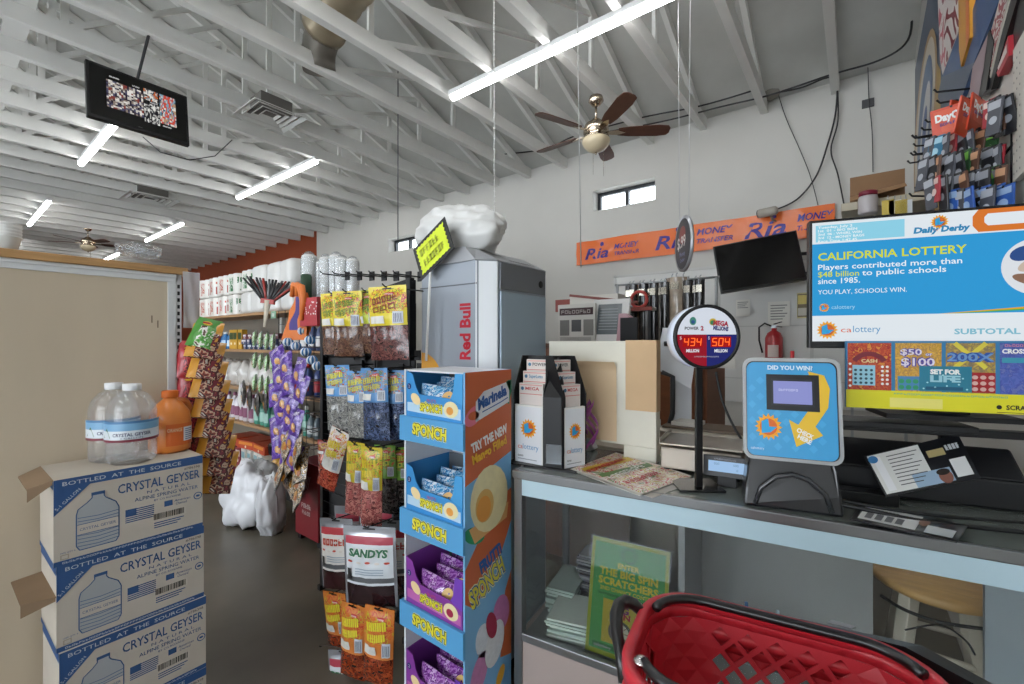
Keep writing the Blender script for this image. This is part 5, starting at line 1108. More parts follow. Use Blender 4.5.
b = MB(); b.box(bw_ - .13, bw_ + .003, -.004, -.001, hh * .42, hh + .004, tn); b.box(bw_ + .0005, bw_ + .003, -.004, .045, hh * .42, hh + .004, tn); b.build('tan_patch', bx)
# small white gadget and purple thing right of the slip holder
p = on(596, 452); t = thing('small_white_gadget', 'small tilted white box with a round black lens beside the play slips', 'camera', (p.x - .01, p.y + .0, CZ + .012), R=(0, math.radians(-32), CA - .2))
b = MB(); b.box(-.05, .0, 0, .04, 0, .12, M('#c9ccd0', .4)); pr = Pr(b, O=(0, -.0006, 0)); pr.disc(-.022, .085, .012, black); pr.rect(-.045, .02, -.01, .05, M('#aab0c8', .4)); b.build('housing', t, .003); b = MB(); b.tube([(-.02, .02, .12), (.0, .02, .14)], .008, dkgrey); b.build('knob', t)
p = on(586, 440); t = thing('purple_ribbon', 'shiny purple ribbon bow hanging behind the play slip holder', 'ribbon', at(588, 415, Y=1.74)); b = MB(); pm_ = M('#a24a9c', .3, coat=.5)
for k in range(4): b.grid(lambda u, v: Vector((.02 * math.sin(u * 6 + k * 1.5) + .008 * k, -.01 + .02 * math.cos(u * 6 + k), .05 - u * (.14 + .02 * k) + v * .02)), 14, 1, pm_)
b.build('loops', t)
# newspapers / lottery magazines
mc = blotch(['#e4e0d8', '#c8303a', '#ece8e0', '#c8b03a', '#e8e4dc', '#b82a34', '#e4e0d8', '#5f8a4a'], 3.4, 5, .3, .4)
corners = [(570, 471), (640, 497), (692, 478), (616, 454)]
P4 = [on(*c) for c in corners]; c0 = sum(P4, Vector()) / 4
t = thing('magazine', 'glossy red, white and yellow game magazine lying on the counter', 'magazine', c0)
def mag(dz, sh, seed):
    b = MB(); Q = [p - c0 + Vector((sh, sh * .5, dz)) for p in P4]
    b.grid(lambda u, v: (Q[0].lerp(Q[1], u)).lerp(Q[3].lerp(Q[2], u), v) + Vector((0, 0, .003 + .004 * math.sin(u * 3) + .001)), 36, 24, lambda u, v: mc(u + seed, v) if .04 < v < .96 else M('#d8d4cc', .4))
    b.prism([q - Vector((0, 0, .0)) for q in Q], (0, 0, .0025), M('#c9c6be', .5)); return b
b = mag(.0, 0, 0); Q = [p - c0 for p in P4]
S = lambda x, y, off: (Q[0].lerp(Q[1], x)).lerp(Q[3].lerp(Q[2], x), y) + Vector((0, 0, .0045 + .004 * math.sin(x * 3) + off))
pr = Pr(b, S); pr.step = .0006
pr.poly([(.08, .1), (.2, .06), (.34, .9), (.22, .94)], M('#c8a83a', .4)); pr.poly([(.36, .1), (.46, .06), (.6, .9), (.5, .94)], M('#4f7a3c', .4))
pr.text('POWERBALL', .26, .08, .07, M('#b3202c', .4), w=.75, bold=.05, rot=PI / 2, L=3) ; pr.text('~SCRATCHER', .56, .1, .08, white, w=.7, bold=.05, rot=PI / 2, L=3); pr.text('~MILLIONS', .78, .15, .08, red, w=.6, bold=.05, rot=PI / 2, L=3)
b.build('cover', t)
t2 = thing('newspaper_sheet', 'second red and white printed sheet poking out under the magazine', 'newspaper', c0 + Vector((.03, -.0, -.0))); b = MB(); Q2 = [(p - c0) * .9 + Vector((.02, -.012, .0006)) for p in P4]; b.prism(Q2, (0, 0, .0012), M('#b9b5ae', .5)); b.build('sheet', t2)
t.location.z += .003
# jackpot sign on a pole
pb_ = on(699, 489); t = thing('jackpot_sign', 'round lit jackpot sign showing 434 and 504 million on a black pole', 'sign', pb_, math.radians(34))
b = MB(); b.box(-.075, .075, -.04, .10, 0, .008, M('#16171a', .25, coat=.5)); b.build('base', t, .002)
Zc = at(707, 337, t=(pb_ - Vector((0, 0, CAMZ))).dot(Vector((-math.sin(YAW), math.cos(YAW), 0)))).z - CZ
b = MB(); b.box(-.011, .011, -.006, .012, .008, Zc - .09, M('#141416', .35, .4)); b.build('pole', t, .002)
T = Matrix.Translation((.016, 0, Zc)) @ Matrix.Rotation(PI / 2, 4, 'X'); r0 = .108
b = MB(); b.lathe([(r0 - .004, -.065), (r0, -.06), (r0, .02)], M('#e2eafa', .35, emit=0, coat=.4), T=T, n=48); b.build('rim', t)
b = MB(); b.lathe([(r0 + .0005, .018), (r0 + .0005, .030), (r0 - .010, .032), (r0 - .010, .022)], black, T=T, n=48, cap=False); b.build('black_ring', t)
b = MB(); b.lathe([(r0 - .009, .015), (r0 - .009, .0245)], M('#dfe6f2', .3, emit=.85), T=T, n=48); pr = Pr(b, O=(.016, -.0255, Zc)); R_ = r0 - .010
def half(x0, x1, y0, m, L, n=24):
    pts = [(x, y0) for x in ()]; a0, a1 = math.acos(max(-1, min(1, x1 / R_))), math.acos(max(-1, min(1, x0 / R_)))
    pts = [(x1, y0)] if x1 < R_ * .98 else []
    lst = []
    for k in range(n + 1):
        x = x1 + (x0 - x1) * k / n; y = -math.sqrt(max(0, R_ * R_ - x * x)); lst.append((x, min(y, y0)))
    pr.poly([(x0, y0)] + lst[::-1] + [(x1, y0)], m, L)
e = .8
xe = math.sqrt(R_ * R_ - .008 ** 2) - .0004
half(-xe, 0, .008, M('#a3162c', .3, emit=.75), 1); half(0, xe, .008, M('#232a78', .3, emit=.75), 1)
led = M('#ff6a2a', .3, emit=1.6); lb_ = M('#a00808', .4, emit=1.0)
for (x, s_) in ((-.046, '434'), (.046, '504')):
    pr.rect(x - .033, -.034, x + .033, .001, lb_, 2); pr.text('$', x - .042, -.008, .010, white, w=.006, L=3)
    # seven segment digits
    seg = {'0': 'abcdef', '3': 'abcdg', '4': 'bcfg', '5': 'acdfg'}
    for i, ch in enumerate(s_):
        cx = x - .0205 + i * .0205; cy = -.017; hw, hh2, w_ = .0065, .012, .0028
        for g in seg[ch]:
            q = {'a': [(-hw, hh2), (hw, hh2)], 'b': [(hw, 0), (hw, hh2)], 'c': [(hw, -hh2), (hw, 0)], 'd': [(-hw, -hh2), (hw, -hh2)], 'e': [(-hw, -hh2), (-hw, 0)], 'f': [(-hw, 0), (-hw, hh2)], 'g': [(-hw, 0), (hw, 0)]}[g]
            pr.line([(cx + a + c * .1, cy + c) for a, c in q], w_, led, 4)
    pr.text('MILLION', x, -.051, .010, M('#e8e8f0', .4, emit=.9), w=.042, al='c', L=3, bold=.04)
pr.text('POWER', -.072, .024, .010, M('#22242c', .4), w=.046, L=3, bold=.03); pr.text('2', -.02, .022, .014, M('#b3203a', .4), w=.01, L=3, bold=.05); pr.disc(-.045, .053, .011, M('#4a8f7c', .4), 3, ry=.014); pr.disc(-.045, .05, .006, M('#2a5a9a', .4), 4)
pr.text('MEGA', .045, .038, .015, M('#b3203a', .4), w=.05, al='c', L=4, bold=.06, rot=-.1); pr.text('MILLIONS', .045, .022, .013, M('#262a6e', .4), w=.05, al='c', L=4, bold=.06, rot=-.1); pr.disc(.02, .05, .012, M('#d8b83a', .4), 3); pr.disc(.018, .048, .007, M('#3f8a5c', .4), 4)
pr.text('~estimatedjackpots', 0, -.068, .004, M('#c8c8d8', .4, emit=.6), w=.08, al='c', L=3)
b.build('lit_face', t)
# counter scale
ps = cw(0, 0); sc_ = at(705, 462, Y=1.86); t = thing('counter_scale', 'stainless counter scale with a small blue lit display behind the pole sign', 'scale', (at(703, 440, Y=1.80).x, 1.84, CZ), CA)
b = MB(); b.box(-.15, .13, -.10, .12, .015, .095, M('#b7ada0', .4, .3)); b.build('housing', t, .006)
b = MB(); b.box(-.155, .135, -.105, .125, .105, .112, M('#c4bdb2', .3, .8)); b.box(-.155, -.15, -.105, .125, .112, .13, M('#c4bdb2', .3, .8)); b.box(.13, .135, -.105, .125, .112, .13, M('#c4bdb2', .3, .8)); b.box(-.03, .01, -.02, .02, .095, .105, dkgrey); b.build('weighing_tray', t, .003)
b = MB()
for x in (-.13, .11):
    for y in (-.08, .1): b.lathe([(.012, 0), (.014, .015)], black, (x, y, 0), 10)
b.build('feet', t)
p = on(726, 489); t = thing('scale_display', 'small tilted box with a pale blue lit number display beside the pole', 'display', (p.x, p.y + .01, CZ), CA)
b = MB(); b.box(-.03, .03, .01, .05, 0, .04, black); b.prism([(-.075, 0, .035), (-.075, .012, .105), (-.075, .06, .095), (-.075, .06, .035)][::-1], (.15, 0, 0), M('#1a1b20', .4)); pr = Pr(b, O=(0, -.0008, .035), u=(1, 0, 0), v=(0, .012, .07)); pr.rect(-.058, .018, .056, .054, M('#a9cdf4', .4, emit=.85), 1)
for (x, y) in ((-.04, .04), (.02, .04), (.03, .024)): pr.text('000' if y > .03 else '0', x, y, .008, M('#5b82a8', .4), L=2)
pr.text('~costinfo', -.04, .058, .005, M('#8a8a90', .4), w=.04); pr.text('~price', .0, .058, .005, M('#8a8a90', .4), w=.03); b.build('housing', t, .002)
# low tan tray and papers behind
t = thing('tan_tray', 'stack of tan trays and paper behind the pole sign', 'tray', (at(690, 400, Y=2.12).x, 2.12, 1.07), .05)
b = MB(); b.box(-.16, .2, -.12, .1, .0, .09, M('#b9aa96', .6)); b.box(-.18, .22, -.14, .12, .09, .10, M('#c6beb0', .5)); b.build('tray_body', t, .003)
b = MB(); b.box(-.16, .2, -.08, .1, .102, .112, M('#6a5a4c', .6), Matrix.Rotation(.03, 4, 'Z')); b.box(-.12, .0, -.06, .06, .113, .13, M('#d8d4cc', .6), Matrix.Rotation(-.1, 4, 'Z')); b.build('papers', t)
# ticket checker
pc = on(787, 512); t = thing('ticket_checker', 'blue and yellow ticket checking machine with a small screen on a black curved stand', 'ticket checker', pc + Vector((0, .06, 0)), math.radians(14)); t.scale = (1.02, 1.0, 1.12)
b = MB(); o = [(-.125, -.05, 0), (.125, -.05, 0), (.12, -.045, .05), (.112, -.03, .11), (.1, -.015, .15), (-.1, -.015, .15), (-.112, -.03, .11), (-.12, -.045, .05)]
b.prism(o, (0, .11, 0), M('#1b1c20', .28, coat=.5)); pr = Pr(b, O=(0, -.0514, 0), u=(1, 0, 0)); b.build('base', t, .008)
b = MB()
b.tube([(-.095, -.056, .012), (-.08, -.054, .055), (-.04, -.05, .088), (0, -.048, .097), (.04, -.05, .088), (.08, -.054, .055), (.095, -.056, .012)], .007, M('#2e3034', .25, coat=.6), 8)
b.build('base_arch', t)
b = MB(); b.prism([(-.09, .0, .14), (.09, .0, .14), (.075, .03, .24), (-.075, .03, .24)], (0, .05, 0), M('#141519', .3)); b.build('neck', t, .004)
RH = Matrix.Translation((0, -.02, .132)) @ Matrix.Rotation(math.radians(-9), 4, 'X')
def rrect(x0, y0, x1, y1, r, n=6):
    pts = []
    for cx, cy, a in ((x1 - r, y0 + r, -PI / 2), (x1 - r, y1 - r, 0), (x0 + r, y1 - r, PI / 2), (x0 + r, y0 + r, PI)): pts += [(cx + r * math.cos(a + PI / 2 * k / n), cy + r * math.sin(a + PI / 2 * k / n)) for k in range(n + 1)]
    return pts
b = MB(); rr_ = rrect(-.118, -.0, .118, .262, .022)
b.prism([RH @ Vector((x, -.02, z)) for x, z in rr_][::-1], RH.to_3x3() @ Vector((0, .07, 0)), M('#1d1f24', .35)); b.build('head', t)
b = MB(); b.prism([RH @ Vector((x, -.0225, z)) for x, z in rrect(-.114, .004, .114, .258, .02)][::-1], RH.to_3x3() @ Vector((0, .002, 0)), M('#3a9fd6', .3, coat=.4))
P_ = lambda x, y, off: RH @ Vector((x, -.0232 - off, y)); pr = Pr(b, P_); pr.step = .0008
pr.flat = True
for i in range(9):
    for j in range(9):
        if (i + j) % 2: pr.poly([(-.1 + i * .022, .02 + j * .022), (-.089 + i * .022, .031 + j * .022), (-.1 + i * .022, .042 + j * .022), (-.111 + i * .022, .031 + j * .022)], M('#45a9dd', .3), 1)
yl = M('#e8bd2e', .35); pr.poly([(.045, .235), (.085, .225), (.098, .19), (.092, .14), (.06, .09), (.078, .068), (.012, .034), (-.005, .104), (.018, .092), (.05, .14), (.062, .18)], yl, 2)
pr.rect(-.062, .128, .072, .225, M('#15161a', .3), 3); pr.rect(-.05, .14, .06, .213, M('#23252c', .3), 4); pr.rect(-.044, .146, .054, .207, M('#9aa0e0', .3, emit=.8), 5); pr.text('~scanhere', -.03, .18, .006, M('#c8ccf4', .3, emit=.9), w=.05, L=6)
pr.text('DID YOU WIN?', -.058, .238, .011, M('#d8eef8', .4), w=.115, L=3, bold=.04); pr.sun(-.058, .082, .036, 3); pr.text('CHECK', .012, .075, .011, white, w=.044, L=4, rot=-.45, bold=.04); pr.text('HERE', .014, .058, .011, white, w=.036, L=4, rot=-.45, bold=.04); pr.text('calottery', -.105, .02, .007, M('#cfe6f2', .4), w=.035, L=3)
b.build('printed_face', t)
b = MB(); fr_o, fr_i = rrect(-.125, -.006, .125, .27, .026), rrect(-.116, .003, .116, .26, .02)
cl = glassy((.9, .93, .95), .7, .35, (.75, .78, .8), 'clear_rim', .1); n = len(fr_o)
b.faces([RH @ Vector((x, -.028, z)) for x, z in fr_o] + [RH @ Vector((x, -.028, z)) for x, z in fr_i] + [RH @ Vector((x, -.01, z)) for x, z in fr_o], [(i, (i + 1) % n, n + (i + 1) % n, n + i) for i in range(n)] + [(i, 2 * n + i, 2 * n + (i + 1) % n, (i + 1) % n) for i in range(n)], cl); b.build('clear_guard', t)
# ================================================================ LOTTERY SCREEN
TA = math.radians(16); TL = at(809, 221, t=1.47); TBz = at(809, 348, t=1.47).z; tw_, th_ = .74, TL.z - TBz
t = thing('lottery_screen', 'large flat screen with a blue lottery message about public schools', 'screen', (TL.x, TL.y, TBz), TA)
b = MB(); b.box(0, tw_, 0, .035, 0, th_, M('#0f1014', .35)); b.build('housing', t, .003)
E = .93; PV = .525
def em(c, e=E): return M(c, .4, emit=e)
b = MB(); pr = Pr(b, O=(0, -.0006, 0)); z1, z0, xa, xb = th_ - .009, .022, .009, tw_ - .009; PW = xb - xa; PH = z1 - z0
pr.rect(xa, z0, xb, z1, em('#e4ecf2'), 0)
X = lambda u: xb if u >= 1 else xa + u * PV; Y = lambda v: z0 + v * PH
bl1, bl2, cy = em('#2f9bd8'), em('#49b6de'), em('#8fd3ea')
# header strip
pr.rect(X(.018), Y(.835), X(.46), Y(.975), cy, 2); wt = em('#eef6fa'); teal = em('#3f97ba')
for k, s_ in enumerate(('Tuesday, July 2', '1st  01 - BIG BEN', '2nd  06 - WHIRL WIN', '3rd  12 - MONEY BAGS', 'Race Time 1:42.45')): pr.text(s_, X(.03), Y(.957 - .029 * k) - .0035, .0075, wt, w=.01 * len(s_) * .62, L=3, bold=.02)
pr.sun(X(.62), Y(.93), .022, 3); pr.text('Daily', X(.50), Y(.853), .017, em('#2a86b8'), w=.062, L=5, bold=.05, shear=.15); pr.text('Derby', X(.625), Y(.853), .017, em('#2a86b8'), w=.068, L=5, bold=.05, shear=.15); pr.text('or', X(.595), Y(.86), .009, em('#d8782a'), w=.012, L=5)
pr.poly([(X(.79), Y(.83)), (X(1), Y(.83)), (X(1), Y(1)), (X(.79), Y(1)), (X(.765), Y(.95)), (X(.765), Y(.88))], em('#d9772e'), 2); pr.poly([(X(.83), Y(.875)), (X(1), Y(.875)), (X(1), Y(.965)), (X(.83), Y(.965)), (X(.815), Y(.94)), (X(.815), Y(.9))], em('#e4ecf2'), 3)
# blue field
pr.rect(X(0), Y(.215), X(1), Y(.82), bl1, 1)
gr_ = em('#d4dc3c')
pr.text('CALIFORNIA LOTTERY', X(.03), Y(.68), .024, gr_, w=PV * .71, L=3, bold=.02)
pr.text('Players contributed more than', X(.03), Y(.60), .0175, wt, w=PV * .69, L=3, bold=.01)
pr.text('$48 billion', X(.03), Y(.54), .0175, gr_, w=PV * .21, L=3, bold=.01); pr.text('to public schools', X(.255), Y(.54), .0175, wt, w=PV * .395, L=3, bold=.01)
pr.text('since 1985.', X(.03), Y(.483), .0175, wt, w=PV * .215, L=3, bold=.01)
pr.text('YOU PLAY, SCHOOLS WIN.', X(.03), Y(.395), .0145, wt, w=PV * .44, L=3)
pr.sun(X(.062), Y(.283), .015, 3); pr.text('calottery', X(.10), Y(.27), .0125, em('#a8d8f0'), w=PV * .12, L=3)
pr.poly([(X(.66), Y(.215)), (X(1), Y(.275)), (X(1), Y(.30)), (X(.62), Y(.215))], em('#e0a82e'), 2); pr.poly([(X(.7), Y(.215)), (X(1), Y(.255)), (X(1), Y(.275)), (X(.66), Y(.215))], em('#4fae4c'), 2)
# round photo at the right
pr.disc(X(.955) + .045, Y(.55), .082, em('#dfe4ea'), 4, n=40)
pr.disc(X(.955) + .01, Y(.65), .03, em('#2f4f8a'), 5, ry=.02, rot=.4); pr.disc(X(.955) + .03, Y(.45), .045, em('#8a6a58'), 5, ry=.015, rot=-.3); pr.disc(X(.955) + .03, Y(.57), .035, em('#c9b8a8'), 6, ry=.016, rot=.5)
# bottom strip
pr.sun(X(.078), Y(.095), .03, 3); pr.text('ca', X(.148), Y(.075), .017, em('#d9603a'), w=PV * .055, L=3); pr.text('lottery', X(.21), Y(.075), .021, em('#5a9ac8'), w=PV * .135, L=3)
pr.text('SUBTOTAL', X(.685), Y(.055), .016, em('#7fbcd0'), w=PV * .28, L=3, bold=.03)
b.build('lit_picture', t)
b = MB(); b.box(.3, .42, .03, .08, -.2, .1, black); b.box(.2, .52, -.02, .16, -.215, -.2, black); b.build('stand', t)
# scratcher sign board in front of the screen
SL = at(846, 341, t=1.40); SB = at(846, 407, t=1.40)
t = thing('scratcher_rack_sign', 'long yellow-edged board showing four colourful scratcher tickets below the screen', 'sign', (SL.x, SL.y, SB.z), TA)
sw, sh = .62, SL.z - SB.z; b = MB(); b.box(0, sw, 0, .012, 0, sh, M('#3a7fae', .4)); pr = Pr(b, O=(0, -.0006, 0)); pr.rect(0, 0, sw, sh * .27, M('#e3dc2e', .4), 1)
tk = sw / 5.2; y0 = sh * .27
def tick(i, cols, seed): 
    x0 = .004 + i * tk * 1.0; x1 = x0 + tk * .92; f = blotch(cols, 9, seed, .35, .2); n = 12
    for a in range(n):
        for c in range(n): pr.rect(x0 + (x1 - x0) * a / n, y0 + (sh * .97 - y0) * c / n, x0 + (x1 - x0) * (a + 1) / n, y0 + (sh * .97 - y0) * (c + 1) / n, f(a / n, c / n), 2)
    return x0, x1
x0, x1 = tick(0, ['#b8402c', '#c85a30', '#a82c2c', '#d88a3a'], 1); cx = (x0 + x1) / 2
pr.ring(cx, sh * .60, .05, .014, M('#7a2a38', .4), 3, a0=.5, a1=PI - .5); pr.rect(x0 + .012, y0 + .014, x0 + .07, sh * .64, M('#9ccfe0', .4), 3); pr.text('CASH', cx, sh * .68, .010, M('#e8d8a0', .4), w=.04, al='c', L=5, bold=.03)
for i in range(4):
    for j in range(4): pr.disc(x0 + .02 + i * .0135, y0 + .022 + j * .013, .004, M('#2a4a5a', .4), 4, n=8)
for j in range(5):
    for i in range(2): pr.disc(x1 - .022 + i * .012, y0 + .02 + j * .013, .004, white, 4, n=8)
    pr.disc(x0 + .006, y0 + .012 + j * .017, .004, white, 4, n=8)
x0, x1 = tick(1, ['#c89a3c', '#d8a84a', '#b88a4a', '#e0b04a'], 2); pu = M('#6a5aa0', .4)
for (bo, m, Lv) in ((.1, M('#5548a0', .4), 3), (.02, M('#e4ddec', .4), 4)): pr.text('$50', x0 + .012, sh * .80, .017, m, w=.052, L=Lv, bold=bo); pr.text('or', x0 + .072, sh * .79, .009, m, w=.016, L=Lv, bold=bo); pr.text('$100', x0 + .014, sh * .645, .022, m, w=.08, L=Lv, bold=bo)
pr.rect(x0 + .006, y0 + .003, x0 + .06, y0 + .045, M('#4f88b8', .4), 3)
for i in range(3):
    for j in range(2): pr.disc(x0 + .015 + i * .017, y0 + .012 + j * .018, .007, M('#3a9a6a', .4), 4, n=10)
x0, x1 = tick(2, ['#b8a04a', '#8a7a5c', '#a8884a', '#c8aa50'], 4)
pr.line([(x0 + .02, sh * .62), (x1 - .02, sh * .97)], .012, M('#e0d04a', .4), 3); pr.line([(x1 - .02, sh * .62), (x0 + .02, sh * .97)], .012, M('#e0d04a', .4), 3)
for (bo, m, Lv) in ((.1, M('#2a55a8', .4), 4), (.02, M('#6f9ad0', .4), 5)): pr.text('200X', (x0 + x1) / 2, sh * .72, .022, m, w=.105, al='c', L=Lv, bold=bo)
pr.rect(x0 + .055, y0 + .002, x1, sh * .56, M('#a8262c', .4), 3)
for i in range(3):
    for j in range(3): pr.disc(x0 + .065 + i * .018, y0 + .012 + j * .017, .007, M('#d8b0a8', .4), 4, n=10, ry=.006)
xs_ = x0 - .062; pr.rect(xs_, y0 + .002, xs_ + .12, sh * .64, M('#2f8098', .4), 5); pr.text('SET FOR', xs_ + .06, sh * .53, .013, white, w=.07, al='c', L=7, bold=.06); pr.text('LIFE', xs_ + .06, sh * .42, .018, M('#9fd0dc', .4), w=.07, al='c', L=7, bold=.05); pr.rect(xs_ + .015, y0 + .006, xs_ + .1, y0 + .016, M('#1f5a78', .4), 6)
for k in range(12): pr.disc(xs_ + .01 + k * .009, y0 + .01 + (k * 37 % 11) * .0045, .0025, M('#b0e0e8', .4), 6, n=6)
x0, x1 = tick(3, ['#4a60b0', '#5a6ab8', '#4a58a8', '#6a74b0'], 6); pr.text('CROSSWORD', x0 + .004, sh * .83, .012, white, w=.105, L=4, bold=.05); pr.text('~CALIFORNIA', x0 + .01, sh * .92, .007, M('#e08a98', .4), w=.08, L=4); pr.rect(x0 + .004, sh * .70, x1 - .004, sh * .77, M('#3f9ab0', .4), 4)
tick(4, ['#4a60b0', '#5a6ab8', '#4a58a8', '#6a74b0'], 7)
pr.text('~MUSTBEEIGHTEENYEARSOROLDERTOPLAY', .12, sh * .215, .005, M('#3fa8a0', .4), w=.26, L=3); pr.rect(.11, .006, .235, sh * .17, M('#eae07a', .4), 3); pr.text('SCRATCHERS', .375, sh * .06, .0125, ink, w=.1, L=3, bold=.03); pr.disc(.36, sh * .09, .006, ink, 3); pr.line([(.355, sh * .02), (.6, sh * .02)], .0015, ink, 3)
b.build('printed_board', t)
# black clutter below the screen: printer, shelf, cables
dk = M('#17181b', .4, coat=.2)
p = at(845, 428, t=1.45)
t = thing('black_monitor_shelf', 'flat black shelf bar directly under the scratcher board', 'shelf', (p.x - .01, p.y - .02, p.z - .0), TA); b = MB(); b.box(-.03, .34, 0, .14, .006, .026, dk); b.box(-.03, .62, .10, .14, -.02, .004, dk); b.build('shelf_board', t, .003)
b = MB()
for x in (-.02, .3): b.box(x, x + .02, .12, .14, CZ - (p.z - .0), -.02, dk)
b.build('leg', t)
p = at(900, 500, Z=CZ); t = thing('receipt_printer', 'large black ticket terminal on the counter below the screen', 'printer', cw(1.12, .30), CA + .05)
b = MB(); b.box(-.17, .40, .03, .13, 0, .09, dk); b.prism([(-.17, .03, .09), (-.17, .13, .17), (-.17, .13, .09)][::-1], (.57, 0, 0), dk); b.build('housing', t, .008); b = MB(); b.box(-.13, .08, -.08, -.02, 0, .035, M('#0c0d0f', .3)); b.build('paper_slot', t, .004)
t = thing('black_box', 'black box behind the ticket checker under the screen', 'box', cw(.86, .36), CA - .1); b = MB(); b.box(-.06, .07, 0, .13, 0, .30, dk); pr = Pr(b, O=(0, -.001, 0)); pr.rect(-.04, .02, .05, .06, M('#2a2b2f', .3)); b.build('housing', t, .006)
def pcable(pts, r, label, z=None): 
    return cable(pts, r, label, M('#121214', .45))
cz = lambda x, y, z: cw(x, y, CZ + z)
pcable([cz(.93, .1, .012), cz(1.05, .07, .03), cz(1.2, .06, .022), cz(1.35, .09, .018), cz(1.6, .14, .02)], .006, 'thick black cable running along the counter in front of the terminal')
pcable([cz(.88, .14, .10), cz(.97, .1, .05), cz(1.08, .09, .035), cz(1.25, .1, .03), cz(1.5, .2, .02)], .005, 'second black cable sagging over the counter toward the right edge')
pcable([cz(.80, .2, .3), cz(.86, .15, .16), cz(.92, .14, .1), cz(1.0, .2, .02)], .004, 'thin black cable dropping behind the ticket checker')
pcable([at(x, y, Y=2.0) for x, y in ((716, 372), (722, 400), (733, 425), (742, 440))], .005, 'black cable curving down between the round sign and the ticket checker')
# red thin post beside the checker
tag((lambda b: (b.tube([cz(.93, .24, 0), cz(.93, .24, .47)], .006, M('#b02a30', .4), 8), b.build('red_rod'))[1])(MB()), 'thin red rod standing behind the ticket checker', 'rod')
# flyers
def flyer(name, label, q, zz=None):
    P = [at(x, y, Z=zz) if zz else at(x, y, t=tt) for x, y, tt in q]; c0 = sum(P, Vector()) / 4; t = thing(name, label, 'flyer', c0); Q = [p - c0 for p in P]; nrm = (Q[1] - Q[0]).cross(Q[3] - Q[0]).normalized(); 
    if (nrm.z < 0 if zz else nrm.y > 0): nrm = -nrm
    b = MB(); b.prism(Q, -nrm * .003, M('#1a1b20', .3, coat=.4)); S = lambda x, y, off: Q[0].lerp(Q[1], x).lerp(Q[3].lerp(Q[2], x), y) + nrm * (off + .0004); pr = Pr(b, S); pr.step = .0007; pr.flat = True
    return t, b, pr
t, b, pr = flyer('leaflet', 'black and white printed leaflet with a portrait propped on the cables', [(886, 497, 1.33), (981, 478, 1.33), (958, 434, 1.42), (864, 456, 1.42)])
pr.rect(.02, .05, .56, .97, M('#dcdcd8', .5)); pr.rect(.06, .1, .14, .9, M('#e8e8ea', .5), 2); pr.disc(.06, .86, .05, M('#3a7ab0', .4), 3, ry=.09)
for k in range(9): pr.rect(.2, .85 - k * .085, .52 - .04 * (k % 3), .87 - k * .085, M('#4a4b50', .5), 3)
pr.rect(.35, .05, .75, .35, M('#9ab4cc', .5), 2); pr.disc(.67, .17, .07, M('#8a5a4c', .5), 4, ry=.15); pr.disc(.66, .27, .07, M('#2a201c', .5), 5, ry=.07)
pr.text('LOTTO', .60, .62, .14, M('#c8b070', .5), w=.2, bold=.04, rot=-.0, L=3) if False else pr.rect(.6, .62, .78, .78, M('#b0a070', .5), 3)
pr.text('~CRED', .8, .7, .12, M('#c8ccd0', .5), w=.15, L=3); pr.rect(.78, .1, .95, .5, M('#dfe0e0', .5), 3)
for i in range(5):
    for j in range(5):
        pass
b.build('sheet', t)
t, b, pr = flyer('leaflet', 'flat black and white printed leaflet lying on the counter edge', [(850, 519, 1.37), (957, 542, 1.32), (968, 525, 1.41), (862, 503, 1.44)], CZ + .022)

pr.rect(.06, .12, .62, .9, M('#dcdcdc', .5)); pr.text('~FREEINFO', .12, .6, .14, M('#3a3a3e', .5), w=.3, L=3)
for k in range(4): pr.rect(.12 + k * .1, .2, .19 + k * .1, .5, M('#6a6a70', .5), 3)
pr.rect(.7, .1, .95, .5, M('#c8ccd0', .5), 2); pr.disc(.66, .6, .05, M('#8a6a5c', .5), 2, ry=.2); b.build('sheet', t)
# ================================================================ BACK AREA BEHIND THE COUNTER
# low cabinet with papers and terminals seen over the white box
KY = 2.75; kz = at(600, 341, Y=KY).z
p0 = at(553, 341, Y=KY).x; p1 = at(668, 341, Y=KY).x
t = thing('back_cabinet', 'brown wooden back cabinet behind the counter with papers on top', 'cabinet', (p0 - .1, KY, 0))
wd2 = M('#7d4a2c', .5, var=.15, scale=5, stretch=(1, 1, 8)); cwid = at(700, 400, Y=KY).x - p0 + .14
b = MB(); b.box(0, cwid, 0, .45, 0, 1.50, wd2); b.build('body', t, .004); b = MB(); b.box(-.01, cwid + .01, -.015, .46, 1.50, 1.53, M('#5d3a26', .5)); b.build('top', t, .003)
for k in range(3):
    b = MB(); b.box(.02 + k * cwid / 3, (k + 1) * cwid / 3 - .02, -.018, 0, .1, 1.44, wd2); d_ = b.build('door', t, .004); h = MB(); h.tube([(.06 + k * cwid / 3, -.03, .8), (.06 + k * cwid / 3, -.03, .95)], .006, alu); h.build('handle', d_)
def ontop(px, py, w, h, name, label, cat, builder, Y=KY + .05, rz=0, z=1.53, R=None):
    q = at(px, py, Y=Y); t = thing(name, label, cat, (q.x, Y, z), rz, R=R); builder(t, w, h); return t
def news(t, w, h):
    b = MB(); b.box(0, w, 0, .02, 0, h, M('#cfccc6', .6)); pr = Pr(b, O=(0, -.001, 0), step=.001); pr.rect(w * .05, h * .72, w * .95, h * .9, M('#3a1c20', .5)); pr.text('~HEADNEWS', w * .1, h * .76, h * .09, M('#b0a8a4', .5), w=w * .8, L=2)
    for i in range(3): pr.rect(w * (.06 + i * .32), h * (.3 if i == 1 else .2), w * (.32 + i * .32), h * .6, M(['#6a6865', '#4a4a4c', '#7d7a76'][i], .5))
    for k in range(6): pr.rect(w * .06, h * (.05 + .02 * k), w * .9, h * (.06 + .02 * k), M('#8a8885', .5))
    b.build('front_page', t)
ontop(558, 330, .30, .28, 'newspaper', 'stack of newspapers with a dark red headline behind the white box', 'newspaper', news)
